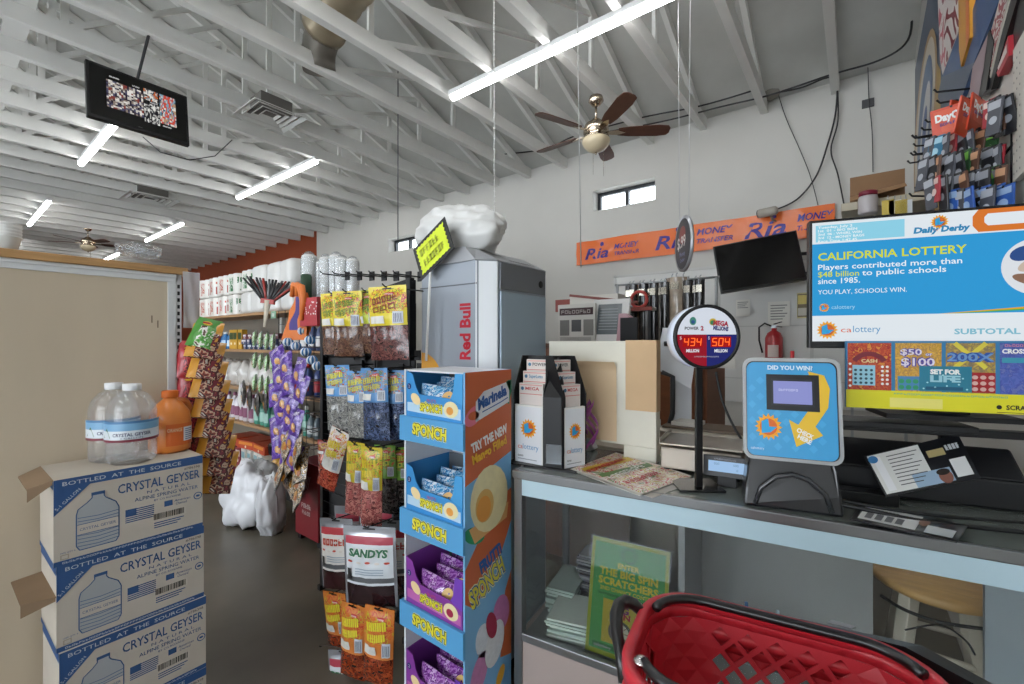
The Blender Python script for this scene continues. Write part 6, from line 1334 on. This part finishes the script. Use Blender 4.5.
def tablet(t, w, h):
    R = Matrix.Rotation(math.radians(-14), 4, 'X'); b = MB(); b.box(0, w, 0, .03, 0, h, M('#d2d2d0', .4), R); pr = Pr(b, lambda x, y, off: R @ Vector((x, -off - .001, y))); pr.step = .001; pr.flat = True; pr.rect(w * .15, h * .2, w * .8, h * .88, M('#5b6468', .2)); 
    for k in range(8): pr.rect(w * .2, h * (.3 + .065 * k), w * .7, h * (.32 + .065 * k), M('#8a9296', .3), 2)
    b.build('panel', t, .004)
ontop(590, 330, .26, .32, 'calculator_terminal', 'pale grey tilted terminal with a grey screen behind the white box', 'terminal', tablet, rz=.12)
def binder(t, w, h): b = MB(); b.prism([(0, 0, 0), (w, 0, 0), (w * .9, 0, h * .8), (w * .5, 0, h), (.02, 0, h)], (0, .06, 0), M('#c09aa2', .5)); b.box(w * .3, w * 1.2, -.02, .0, 0, h * .85, M('#1b1b1e', .4)); b.build('covers', t)
ontop(616, 330, .13, .2, 'binder', 'pink and black binders leaning beside the terminal', 'binder', binder)
# wall bracket shelf with a white box and hard hat like cone
q = at(564, 300, Y=KY + .5); 
t = thing('bracket_shelf', 'shelf with a thin red-brown edge above the back cabinet', 'shelf', (q.x, KY + .42, at(600, 312, Y=KY + .42).z)); L_ = at(652, 312, Y=KY + .42).x - q.x
b = MB(); b.box(0, L_, 0, .28, 0, .02, M('#cfcac0', .6)); b.box(0, L_, -.006, 0, -.004, .024, M('#7d3a30', .5)); b.build('shelf_board', t)
for x in (.05, L_ - .05): b = MB(); b.box(x - .01, x + .01, .02, .27, 1.535 - t.location.z, 0, alu); b.build('bracket', t)
q2 = t.location.copy()
t = thing('white_carton', 'white carton with a faded red end on the bracket shelf', 'box', (q2.x + .08, q2.y + .04, q2.z + .02)); b = MB(); b.box(0, .42, 0, .2, 0, .12, M('#dad7cf', .6)); b.box(-.14, 0, 0, .2, 0, .1, M('#8a4038', .6)); b.bar((.0, .0, .13), (L_ * .75, -.02, .04), .015, .02, M('#7d3a30', .5)); b.build('carton', t)
t = thing('red_tape_roll', 'red loop of tape at the right end of the bracket shelf', 'tape', (q2.x + L_ - .12, q2.y + .06, q2.z + .085)); b = MB(); b.tube([(.06 * math.cos(a * .4), 0, .06 * math.sin(a * .4)) for a in range(16)], .012, M('#a8342c', .4), 8, closed=True); b.build('roll', t)
# rack of hanging wrapped pipes and belts
HY = 3.3; x0 = at(627, 280, Y=HY).x; x1 = at(704, 280, Y=HY).x; zt_ = at(640, 286, Y=HY).z; ztr = at(690, 275, Y=HY).z
t = thing('hanging_rail', 'thin rail under the banner from which the wrapped belts hang', 'rail', (x0, HY, zt_ + .02)); b = MB(); b.tube([(-.1, .0, 0), (x1 - x0 + .1, 0, 0)], .008, alu); 
for x in (-.08, x1 - x0 + .08): b.tube([(x, 0, 0), (x, .0, -(zt_ + .02))], .01, alu)
b.build('pipe', t)
def belt(col, w, h, film_=True):
    t = thing('wrapped_belt', 'x', 'belt'); b = MB(); b.grid(lambda u, v: Vector(((u - .5) * w, -.02 * math.sin(PI * u) + .006 * noise.noise(Vector((u * 4, v * 12, w * 90))), -v * h)), 6, 26, M(col, .25, var=.3, scale=18, coat=.7)); b.grid(lambda u, v: Vector(((.5 - u) * w, .02 * math.sin(PI * u), -v * h)), 6, 10, M(col, .3)); b.build('strap', t)
    b = MB(); b.tube([(0, 0, -.01), (0, 0, .02), (.01, 0, .03)], .004, alu); b.box(-w * .3, w * .3, -.03, -.02, -.09, -.04, M('#b8b2a4', .2, .8)); b.build('hook', t); return t
cols = ['#2a2320', '#17171a', '#6a5440', '#1c1b1c', '#3a2c26', '#17171a', '#8a8076', '#20201f', '#7d6a5a', '#a39482', '#8d7a68', '#1b1a1a', '#3a3230', '#17171a']
src = {}
for k, c in enumerate(cols):
    u = (k + .5) / len(cols); w = .085 if k in (8, 9, 10) else .066; lab = 'dark plastic-wrapped hanging belt under the banner, %s' % ORD[k]; q = (x0 + (x1 - x0) * u, HY - .03 * (k % 2), zt_ + .01 + (.03 if k in (8, 9, 10) else 0))
    o = belt(c, w, (.75, .68, .8)[k % 3]); o.location = q; o['label'] = lab; o['group'] = 'wrapped belts on the rail'
# white sheets hanging and papers at the box's right side
t = thing('paper_sheets', 'white paper sheets clipped at the right side of the tan patched box', 'papers', at(681, 352, Y=2.25), rz=.35); b = MB(); w1_ = M('#d6d8dc', .5)
b.grid(lambda u, v: Vector(((u - .5) * .17 - .04 * v, .01 * math.sin(u * 5), .12 - v * (.2 + .1 * u))), 6, 8, w1_); b.grid(lambda u, v: Vector(((u - .5) * .1 + .0, .03 + .01 * math.sin(u * 5), .02 - v * .5)), 4, 8, M('#c6c8cc', .5)); b.build('sheets', t)
b = MB(); b.tube([(-.08, -.02, .04), (-.02, -.02, .045)], .012, black); b.tube([(-.09, -.02, -.1), (-.04, -.03, -.12), (-.04, -.02, -.3), (-.07, -.01, -.42)], .012, dkgrey); b.build('clip', t)
t = thing('wall_sheet', 'white notice sheet on the brown cabinet door behind the pole', 'notice', at(680, 350, Y=KY - .03)); b = MB(); b.box(-.1, .3, 0, .004, -.1, .06, M('#d0ccc4', .5)); pr = Pr(b, O=(0, -.001, 0)); 
for k in range(5): pr.rect(-.08, -.08 + .022 * k, .2 - .03 * (k % 3), -.072 + .022 * k, M('#8d8a86', .5))
b.build('sheet', t)
# back worktop under the scale area
t = thing('back_counter', 'low beige rear worktop behind the glass counter', 'worktop', (-1.15, 2.0, 0), .0); b = MB(); b.box(0, 1.0, .03, .55, .0, 1.0, M('#8d8478', .6)); b.build('body', t); b = MB(); b.box(-.01, 1.0, .02, .56, 1.0, 1.03, M('#b0a696', .5)); b.build('top', t, .003)
bpy.data.objects['tan_tray'].location = (at(700, 420, Y=2.2).x, 2.22, 1.03)
p = at(664, 400, Y=2.3); t = thing('white_bottle', 'small white squeeze bottle beside the papers behind the counter', 'bottle', (p.x, 2.16, 1.03)); b = MB(); b.lathe([(.028, 0), (.03, .01), (.03, .13), (.012, .16), (.008, .24), (.003, .27)], M('#d8d8d4', .4)); b.build('bottle', t)
# stool seen through the case
sp0 = at(938, 585, Y=2.29); t = thing('wooden_stool', 'round wooden stool with whitewashed legs behind the glass counter', 'stool', (sp0.x, 2.29, 0)); sw_ = M('#d6aa6c', .4, var=.15, scale=6, stretch=(1, 8, 1), coat=.3); lw = M('#d2c9b6', .6, var=.1, scale=8)
SH = .665
b = MB(); b.lathe([(.18, SH - .04), (.198, SH - .03), (.2, SH - .01), (.19, SH), (.01, SH + .002)], sw_, n=40); b.build('seat', t)
for k in range(4):
    a = PI / 4 + k * PI / 2; c, s_ = math.cos(a), math.sin(a); b = MB(); b.bar((c * .12, s_ * .12, SH - .04), (c * .21, s_ * .21, 0), .045, .045, lw, up=(-s_, c, 0)); b.build('leg', t, .004)
for k in range(4):
    a = PI / 4 + k * PI / 2; a2 = a + PI / 2; z = .42 + .05 * (k % 2); r = .12 + (SH - z) * .123; b = MB(); b.tube([(math.cos(a) * r, math.sin(a) * r, z), (math.cos(a2) * r, math.sin(a2) * r, z)], .011, lw); b.build('stretcher', t)
cable([at(x, y, Y=2.0) for x, y in ((880, 595), (905, 610), (940, 622), (985, 629), (1010, 630))], .006, 'black cable crossing in front of the stool legs', M('#121214', .5))
cable([at(x, y, Y=2.02) for x, y in ((905, 630), (940, 625), (965, 640), (975, 655))], .003, 'thin black wire tangled at the stool legs', M('#121214', .5))
# ================================================================ RIGHT WALL: SIGNS, HOOKS, HANGING GOODS
shelf_y = at(880, 195, X=.2)
t = thing('cardboard_box', 'flattened brown cardboard box on the high shelf left of the hanging goods', 'box', (at(850, 195, Y=4.2).x, 4.2, at(850, 214, Y=4.2).z))
wB = at(905, 195, Y=4.2).x - t.location.x; hB = at(850, 178, Y=4.2).z - t.location.z
b = MB(); b.box(0, wB, 0, .5, .04, hB, M('#8a6a4c', .8, var=.12, scale=4)); b.prism([(0, -.001, .12), (0, -.14, .06), (wB, -.16, .1), (wB, -.001, .16)], (0, 0, .006), M('#a3805c', .8)); b.build('carton', t)
t = thing('high_shelf', 'pale high shelf at the back right corner above the lottery screen', 'shelf', (t.location.x - .05, 4.0, t.location.z)); b = MB(); b.box(0, .42 - t.location.x - .002, 0, .9, -.02, .036, M('#b8b09c', .6)); b.build('shelf_board', t, .003)
for x in (.05, .4): b = MB(); b.box(x, x + .02, .85, .89, -1.9, -.02, alu); b.build('bracket', t)
XW = XR - .004
def wall_sign(name, label, pts, col, draw=None, th=.02, X=XW, bord=None):
    """pts: picture corners on the right wall plane"""
    P = [at(x, y, X=X - th) for x, y in pts]; c0 = sum(P, Vector()) / len(P); c0.x = X; t = thing(name, label, 'sign', c0); b = MB(); Q = [(p.y - c0.y, p.z - c0.z) for p in P]
    b.prism([(-th, y, z) for y, z in Q], (th, 0, 0), M(col, .4, coat=.2)); pr = Pr(b, O=(-th - .001, 0, 0), u=(0, -1, 0), v=(0, 0, 1), step=.002)
    if draw: draw(pr, [(-y, z) for y, z in Q])
    b.build('board', t); return t
# seen from the front the wall runs from Y=5.3 (corner) to Y=2.3
def ylim(px): return at(px, 100, X=XW - .02).y
def rectsign(name, label, pxl, pxr, z0, z1, col, draw=None, th=.02, X=XW):
    yl, yr = ylim(pxl), ylim(pxr); yc = (yl + yr) / 2; w = yl - yr; t = thing(name, label, 'sign', (X, yc, z0)); b = MB(); b.box(-th, 0, -w / 2, w / 2, 0, z1 - z0, M(col, .4, coat=.2)); pr = Pr(b, O=(-th - .001, 0, 0), u=(0, -1, 0), v=(0, 0, 1), step=.002)
    if draw: draw(pr, w, z1 - z0)
    b.build('board', t); return t
def band(name, label, pts, col, th, extra=None):
    t = wall_sign(name, label, pts, col, None, th=th)
    if extra:
        o = t.children[0]; b = MB(); org = t.location
        for k, (pp, c) in enumerate(extra):
            P = [at(x, y, X=XW - th) for x, y in pp]; b.poly([Vector((-th - .0015 * (k + 1), p.y - org.y, p.z - org.z)) for p in P], M(c, .4) if isinstance(c, str) else c)
        b.build('printed_art', t)
    return t
def ell(cx, cy, rx, ry, tilt, n=28): return [(cx + rx * math.cos(2 * PI * k / n) + tilt * math.sin(2 * PI * k / n), cy - ry * math.sin(2 * PI * k / n)) for k in range(n)]
redwhite = blotch(['#b83040', '#ded6d2', '#8a2430', '#ded6d2', '#c86070', '#d8d0cc'], 1, 3, .4, .1, .5)(0, 0)
pinkwhite = blotch(['#d8d2cc', '#d8d2cc', '#b0404c', '#d8d2cc', '#9a2c38', '#d8d2cc'], 3, 7, .4, .1, .3)(0, 0)
band('oval_emblem_sign', 'tall wall sign with a cream and blue oval emblem in the right corner', [(931, -20), (939, -20), (942, 60), (942, 215), (915, 215), (915, 70)], '#3c4c66', .008,
     [([(936, 60), (941, 70), (941, 215), (935, 215)], '#a88a48'), (ell(926, 120, 9.5, 92, 7), '#a8875a'), (ell(926, 120, 8, 84, 6.5), '#c8bfae'), (ell(926, 120, 6, 66, 5), '#5a7090'), (ell(926.5, 125, 3.4, 45, 4), '#c9c8c6'), (ell(926, 130, 1.8, 25, 2), '#2f4f86')])
band('red_letter_poster', 'high red and white poster above the oval emblem sign', [(937, -20), (962, -20), (960, 30), (943, 78), (940, 60)], '#c9bfba', .012, [([(937.5, -18), (961.5, -18), (959.5, 28), (943, 74), (940.5, 58)], redwhite)])
band('blue_banner_sign', 'large dark blue board slanting up the right wall', [(938, 97), (942, 77), (959, 31), (969, 21), (979, -10), (1003, -10), (972.6, 66), (963, 95), (950, 125)], '#2c4f80', .016, [([(938, 97), (942, 77), (975, 62), (971, 72), (963, 95), (950, 125)], '#44546a')])
band('orange_arrow_sign', 'orange and yellow pointed sign hanging down the right wall', [(958, -20), (969, -20), (969.5, 38), (961, 67), (959, 50)], '#d99a38', .026, [([(966, -20), (969, -20), (969.5, 37), (966.5, 48)], '#d8783a')])
band('pink_board_sign', 'grey-pink board with a black edge in the middle of the right wall', [(973, 65), (989.5, 30), (993.5, 42), (986, 90), (981, 97), (968, 99)], '#17171a', .026, [([(973, 67), (988.5, 34), (984, 69), (979, 96), (969, 98)], '#9c868c')])
band('white_red_sign', 'white board with red scribbled lettering high on the right wall', [(1002, -10), (1012, -10), (999, 40), (990, 78), (988, 60), (990.5, 33)], '#d8d2c8', .022, [([(1002, -8), (1010, -8), (998.5, 38), (991, 70), (989, 58), (991.5, 34)], pinkwhite)])
band('black_frame_strip', 'thin black frame edge beside the white board on the right wall', [(1012.5, -10), (1020, -10), (1006, 36), (991, 90), (986.5, 93), (999.5, 42)], '#121214', .019)
band('red_white_sticker', 'small red and white slanted sign near the pegboard', [(1008, 36), (1008.6, 56), (998, 77), (996.5, 73), (1001, 58)], '#b8303c', .024, [([(1007, 44), (1007.5, 52), (999, 70), (998, 68)], '#e0d4d0')])
band('black_wall_board', 'black board in the top right corner above the pegboard', [(1021, -10), (1035, -10), (1035, 40), (1013, 62), (1010, 50)], '#141416', .012)
# pegboard on the wall's near face
t = thing('pegboard', 'white pegboard with black holes at the right edge of the picture', 'pegboard', (XR - .002, JY + .01, 2.05)); b = MB(); b.box(-.018, 0, 0, .115, 0, .42, M('#cfcbc2', .6)); pr = Pr(b, O=(-.0195, .115, 0), u=(0, -1, 0))
for i in range(3):
    for j in range(12): pr.disc(.02 + i * .032, .02 + j * .032, .004, black, n=8)
b.build('panel', t)
# tiered wire hooks with hanging goods: a narrow rack in front of the right wall
gx0, gx1 = at(917, 150, Y=2.9), at(1010, 150, Y=2.35)
t = thing('wire_hook_rack', 'black wire rack with rows of long hooks on the right wall above the screen', 'display rack', (XR - .075, 2.95, 1.9)); wm_ = M('#1a1a1c', .4, .5)
tiers = [(104, 2.55), (92, 2.5), (140, 2.75), (152, 2.7), (168, 2.65), (182, 2.8)]
b = MB()
for z in (.15, .28, .41): b.tube([(.06, -.85, z), (.06, .3, z)], .004, wm_, 5)
for k in range(7): b.tube([(.06, -.8 + k * .17, .1), (.06, -.8 + k * .17, .45)], .003, wm_, 5)
b.build('grid_wires', t)
def long_hook(x0, y0, Y0, x1, y1):
    # a rail drawn from a far left picture point to the wall
    a = at(x0, y0, Y=Y0); c = at(x1, y1, Y=Y0 - .0); c = Vector((min(XR - .015, c.x), Y0, c.z)); b = MB(); o = Vector((XR - .075, 2.95, 1.9)); b.tube([c - o, a - o, a - o + Vector((-.01, 0, .015))], .0045, wm_, 6); b.build('hook', t); return a, c
rails = []
for (x0, y0, Y0, x1, y1) in ((940, 103, 2.62, 1000, 92), (937, 92, 2.70, 1000, 82), (928, 122, 2.85, 960, 118), (924, 130, 2.9, 960, 127), (918, 138, 2.95, 965, 132), (916, 146, 3.0, 965, 142), (913, 155, 3.05, 960, 151), (910, 163, 3.1, 960, 156), (922, 163, 2.6, 1000, 148), (918, 190, 2.7, 1000, 182), (915, 138, 2.5, 1000, 122), (917, 154, 2.55, 1000, 143), (912, 196, 2.75, 1005, 192)): rails.append(long_hook(x0, y0, Y0, x1, y1))
def card(w, h, col, acc, name='hanging_card_pack', cat='package', txt=None, th=.007):
    t = thing(name, 'x', cat); b = MB(); b.box(-w / 2, w / 2, 0, th, -h, 0, M(col, .35, coat=.3)); pr = Pr(b, O=(0, -.001, 0), step=.0008); pr.rect(-w * .42, -h * .3, w * .42, -h * .08, M(acc, .4)); pr.disc(0, -h * .6, w * .28, M(acc, .3), 1); pr.disc(0, -h * .015 - .003, .004, black)
    if txt: pr.text(txt, -w * .4, -h * .38, h * .2, white, w=w * .8, bold=.05, L=3); pr.text('~subtitle', -w * .3, -h * .52, h * .08, M('#3a3a8a', .4), w=w * .6, L=3); pr.rect(-w * .42, -h * .95, w * .42, -h * .7, M('#c8502c', .4), 2)
    b.build('pack', t, .002); return t
s_ = card(.115, .13, '#d0492a', '#d85a34', txt='DayQuil'); spots = [(951, 105, 2.30), (972, 100, 2.26), (981, 97, 2.3), (963, 102, 2.4)]
for k, (x, y, Y0) in enumerate(spots):
    q = at(x, y, Y=Y0); lab = 'orange medicine pack on the top hooks of the right wall rack, %s' % ('front with white lettering', 'third from the left', 'rightmost', 'second from the left')[k]; R = (.1, (-.08, .15, .1, .05)[k], (-.1, 1.0, 1.1, .9)[k])
    if k == 0: s_.location = q; s_.rotation_euler = R; s_['label'] = lab; s_['group'] = 'orange medicine packs'
    else: dup(s_, q, lab, R=R, group='orange medicine packs')
rr = random.Random(12)
kinds = {'dark': card(.045, .12, '#1e1f24', '#8a8d94'), 'silver': card(.045, .115, '#4e5058', '#b0b4bc'), 'blue': card(.06, .10, '#2f5aa8', '#9ab4d8'), 'green': card(.06, .13, '#2f5a34', '#7ac04a'), 'red': card(.045, .09, '#a8303a', '#d8c0b8'), 'brown': card(.035, .11, '#5d4032', '#c89a78'), 'teal': card(.055, .10, '#2f7090', '#a0c8d8')}
used = {}
def hangc(kind, x, y, Y0, lab, row):
    q = at(x, y, Y=Y0); q.x = min(q.x, XR - .045); R = (rr.uniform(-.1, .1), rr.uniform(-.12, .12), rr.uniform(-1.25, -.8)); g = 'hanging packs on the right wall rack'
    if kind not in used: o = kinds[kind]; o.location = q; o.rotation_euler = R; o['label'] = lab; o['group'] = g; used[kind] = o
    else: dup(used[kind], q, lab, R=R, group=g)
pat = ['silver', 'dark', 'silver', 'red', 'dark', 'silver', 'dark', 'brown', 'dark', 'silver', 'dark', 'green', 'dark', 'brown', 'silver', 'dark']
rowsd = [(3, 8, 990, 1011, 99, 96, 2.12, 'top right cluster'), (0, 12, 930, 1010, 137, 124, 2.3, 'second row'), (5, 15, 924, 1014, 158, 143, 2.2, 'third row'), (2, 14, 928, 1016, 178, 163, 2.15, 'fourth row'), (9, 10, 950, 1018, 190, 184, 2.12, 'lowest row')]
for (o_, n_k, xa_, xb_, ya_, yb_, Y0, nm) in rowsd:
    for k in range(n_k):
        kd = pat[(o_ + k) % 16]; kd = ('blue', 'silver', 'blue', 'dark')[k % 4] if nm == 'lowest row' else ('teal' if nm == 'second row' and k == 1 else kd)
        u = k / (n_k - 1); hangc(kd, xa_ + (xb_ - xa_) * u, ya_ + (yb_ - ya_) * u, Y0 - .02 * (k % 3), '%s hanging pack, %s of the right wall rack, %s' % (kd, nm, ORD[k]), nm)
# small red and white item on the high shelf
p = at(868, 214, Y=3.9); t = thing('red_capped_jar', 'small jar with a red label hanging by the high shelf', 'jar', (p.x, 3.9, p.z)); b = MB(); b.lathe([(.05, 0), (.055, .01), (.055, .1), (.05, .12)], M('#b8b2b4', .4)); b.build('body', t); b = MB(); b.lathe([(.052, .12), (.052, .15), (.04, .155)], M('#7a1f34', .4)); b.build('lid', t)
for k, (x, c) in enumerate(((888, '#c8b04a'), (895, '#d8d4c4'), (901, '#c8b04a'), (906, '#c8ccd0'))):
    p = at(x, 200, Y=3.7); b = MB(); b.box(-.03, .03, 0, .02, -.12, 0, M(c, .4)); b.tube([(0, .01, 0), (0, .01, .03)], .003, alu); o = b.build('yellow_tagged_pack'); o.location = p; tag(o, 'small tagged pack hanging under the high shelf, %s' % ORD[k], 'package', 'tagged packs under the high shelf')
# ================================================================ RED SHOPPING BASKET
BZ = 1.04
Pa = at(668, 590, Z=BZ); Pb = at(925, 654, Z=BZ)
ang = math.radians(9.3)
BL, BW, BH = .43, .30, .235
t = thing('shopping_basket', 'red plastic shopping basket with folded black handles in front of the counter', 'shopping basket', Pa, ang)
# own frame: x along the back rim, y toward the counter is +, so the basket spans y from -BW to 0
rp_ = M('#c82c38', .42, coat=.25, name='red_plastic'); bk = M('#131315', .35, coat=.3)
def rloop(z, inset, n=8, r=.10):
    x0, x1, y0, y1 = -.03 + inset, BL - .03 - inset, -BW + inset, 0 - inset; pts = []
    for cx, cy, a in ((x1 - r, y0 + r, -PI / 2), (x1 - r, y1 - r, 0), (x0 + r, y1 - r, PI / 2), (x0 + r, y0 + r, PI)):
        for k in range(n + 1): an = a + PI / 2 * k / n; pts.append(Vector((cx + r * math.cos(an), cy + r * math.sin(an), z)))
    return pts
top = rloop(0, 0); 
# walls with diamond lattice: build a dense panel and leave diamond holes
b = MB()
def resample(pts, n):
    L = [0]; 
    for a, c in zip(pts, pts[1:] + pts[:1]): L.append(L[-1] + (c - a).length)
    out = []; T_ = L[-1]; i = 0; P = pts + pts[:1]
    for k in range(n):
        s_ = T_ * k / n
        while L[i + 1] < s_: i += 1
        out.append(P[i].lerp(P[i + 1], (s_ - L[i]) / (L[i + 1] - L[i])))
    return out
NS = 168; levels = 24
N_ = 26; rowsn = 8
def wall_pt(s_, v):
    """s_ in 0..1 round the basket, v 0 at the rim and 1 at the floor"""
    L_ = loops[min(20, max(0, round(v * 20)))] if False else resample_cache(v); i = (s_ % 1) * 208; k = int(i); return L_[k % 208].lerp(L_[(k + 1) % 208], i - k)
_rc = {}
def resample_cache(v):
    v = round(v, 5)
    if v not in _rc: _rc[v] = resample(rloop(-.01 - v * (BH - .01), .006 + .045 * v, r=.095 - .03 * v), 208)
    return _rc[v]
def solid(v0, v1, n=104):
    for i in range(n): b.poly([wall_pt(i / n, v0), wall_pt(i / n, v1), wall_pt((i + 1) / n, v1), wall_pt((i + 1) / n, v0)], rp_, True)
V0 = .10; solid(0, V0); solid(.88, 1.0)
dv = .78 / rowsn
for r in range(rowsn + 1):
    vc = V0 + dv * r
    for i in range(N_):
        c = (i + .5 * (r % 2)) / N_; d = .5 / N_; q = wall_pt(c, vc); L_, R_, T__, B__ = (c - d, vc), (c + d, vc), (c, max(V0, vc - dv)), (c, min(.88, vc + dv))
        cx_ = abs(q.x - (BL / 2 - .03)) > BL / 2 - .115 and abs(q.y + BW / 2) > BW / 2 - .1
        if r in (0, rowsn):
            b.poly([wall_pt(*p) for p in ((L_, R_, B__) if r == 0 else (L_, T__, R_))], rp_); continue
        if cx_: b.poly([wall_pt(*p) for p in (L_, B__, R_, T__)], rp_); continue
        o_ = [L_, B__, R_, T__]; f_ = .74; in_ = [(c + (p[0] - c) * f_, vc + (p[1] - vc) * f_) for p in o_]
        for k in range(4): b.poly([wall_pt(*o_[k]), wall_pt(*o_[(k + 1) % 4]), wall_pt(*in_[(k + 1) % 4]), wall_pt(*in_[k])], rp_)
b.poly([wall_pt(k / 104, 1) for k in range(104)], rp_)
bmesh.ops.remove_doubles(b.bm, verts=b.bm.verts[:], dist=2e-4)
o = b.build('basket_shell', t); sm = o.modifiers.new('s', 'SOLIDIFY'); sm.thickness = .0035; sm.offset = 1
b = MB(); P = rloop(0, -.004); sec = [(-.012, -.02), (.004, -.02), (.004, -.002), (.0, .004), (-.012, .004), (-.016, -.004)]
R_ = []; n = len(P); ctr = sum(P, Vector()) / n
for i, p in enumerate(P):
    d = (P[(i + 1) % n] - P[i - 1]).normalized(); out = Vector((d.y, -d.x, 0)); R_.append([p + out * a + Vector((0, 0, c)) for a, c in sec])
b.rings(R_, rp_, False, True); b.build('rim', t)
# handles folded down along the rim
for s_, nm in ((0, 'back'), (1, 'front')):
    lp = rloop(.006 if s_ == 0 else .010, .020, r=.08); m_ = len(lp) // 2
    if s_ == 0: pts = [lp[k] for k in range(n // 4 + 2, n // 2 + n // 4 - 1)]
    else: pts = [lp[k % n] for k in range(n * 3 // 4 + 3, n + n // 4 - 3)]
    b = MB(); b.tube(pts, .0085, bk, 8); b.build('handle', t)
# upright handle end loop at the left
b = MB(); b.tube([(-.03, -.09, -.008), (-.046, -.092, .006), (-.060, -.10, .012), (-.068, -.118, .012), (-.068, -.14, .004), (-.060, -.165, -.01), (-.046, -.19, -.03), (-.036, -.21, -.06)], [.009, .011, .012, .012, .012, .011, .010, .009], bk, 12); b.build('handle_end', t)
for (x, y) in ((.0, -.245), (BL - .06, -.245)):
    b = MB(); b.lathe([(.012, 0), (.012, .005), (.006, .008)], chrome, (x, y, .008), 16); b.build('rivet', t)
b = MB(); b.prism([(BL * .42, .008, .0), (BL - .06, .008, .0), (BL + .02, -.06, .0), (BL + .04, -.1, .0), (BL + .04, -.02, -.01), (BL - .03, .045, -.01), (BL * .55, .035, -.01)], (0, 0, -.02), bk); b.prism([(BL * .62, .02, .001), (BL * .70, .02, .001), (BL * .72, .03, .001), (BL * .64, .032, .001)], (0, 0, .002), M('#8a8d90', .4)); b.build('handle_bracket', t)
# a second basket nested beneath it
t3 = dup(t, t.location + Vector((0, 0, -.05)), 'second red shopping basket nested under the upper one, seen through its lattice', ang); t['group'] = t3['group'] = 'nested red shopping baskets'
for ch in list(t3.children):
    if ch.name.startswith(('handle', 'rivet')): bpy.data.objects.remove(ch)
# stand that carries the basket
t2 = thing('basket_stand', 'plain metal basket stand under the red shopping basket', 'stand', Vector((Pa.x, Pa.y, 0)), ang); zb = BZ - BH - .056
b = MB()
for x in (.03, BL - .09):
    for y in (-.05, -BW + .05): b.tube([(x, y, 0), (x, y, zb - .005)], .01, alu)
b.build('leg', t2); b = MB(); b.box(.01, BL - .07, -BW + .03, -.03, zb - .012, zb - .002, alu); b.build('platform', t2)
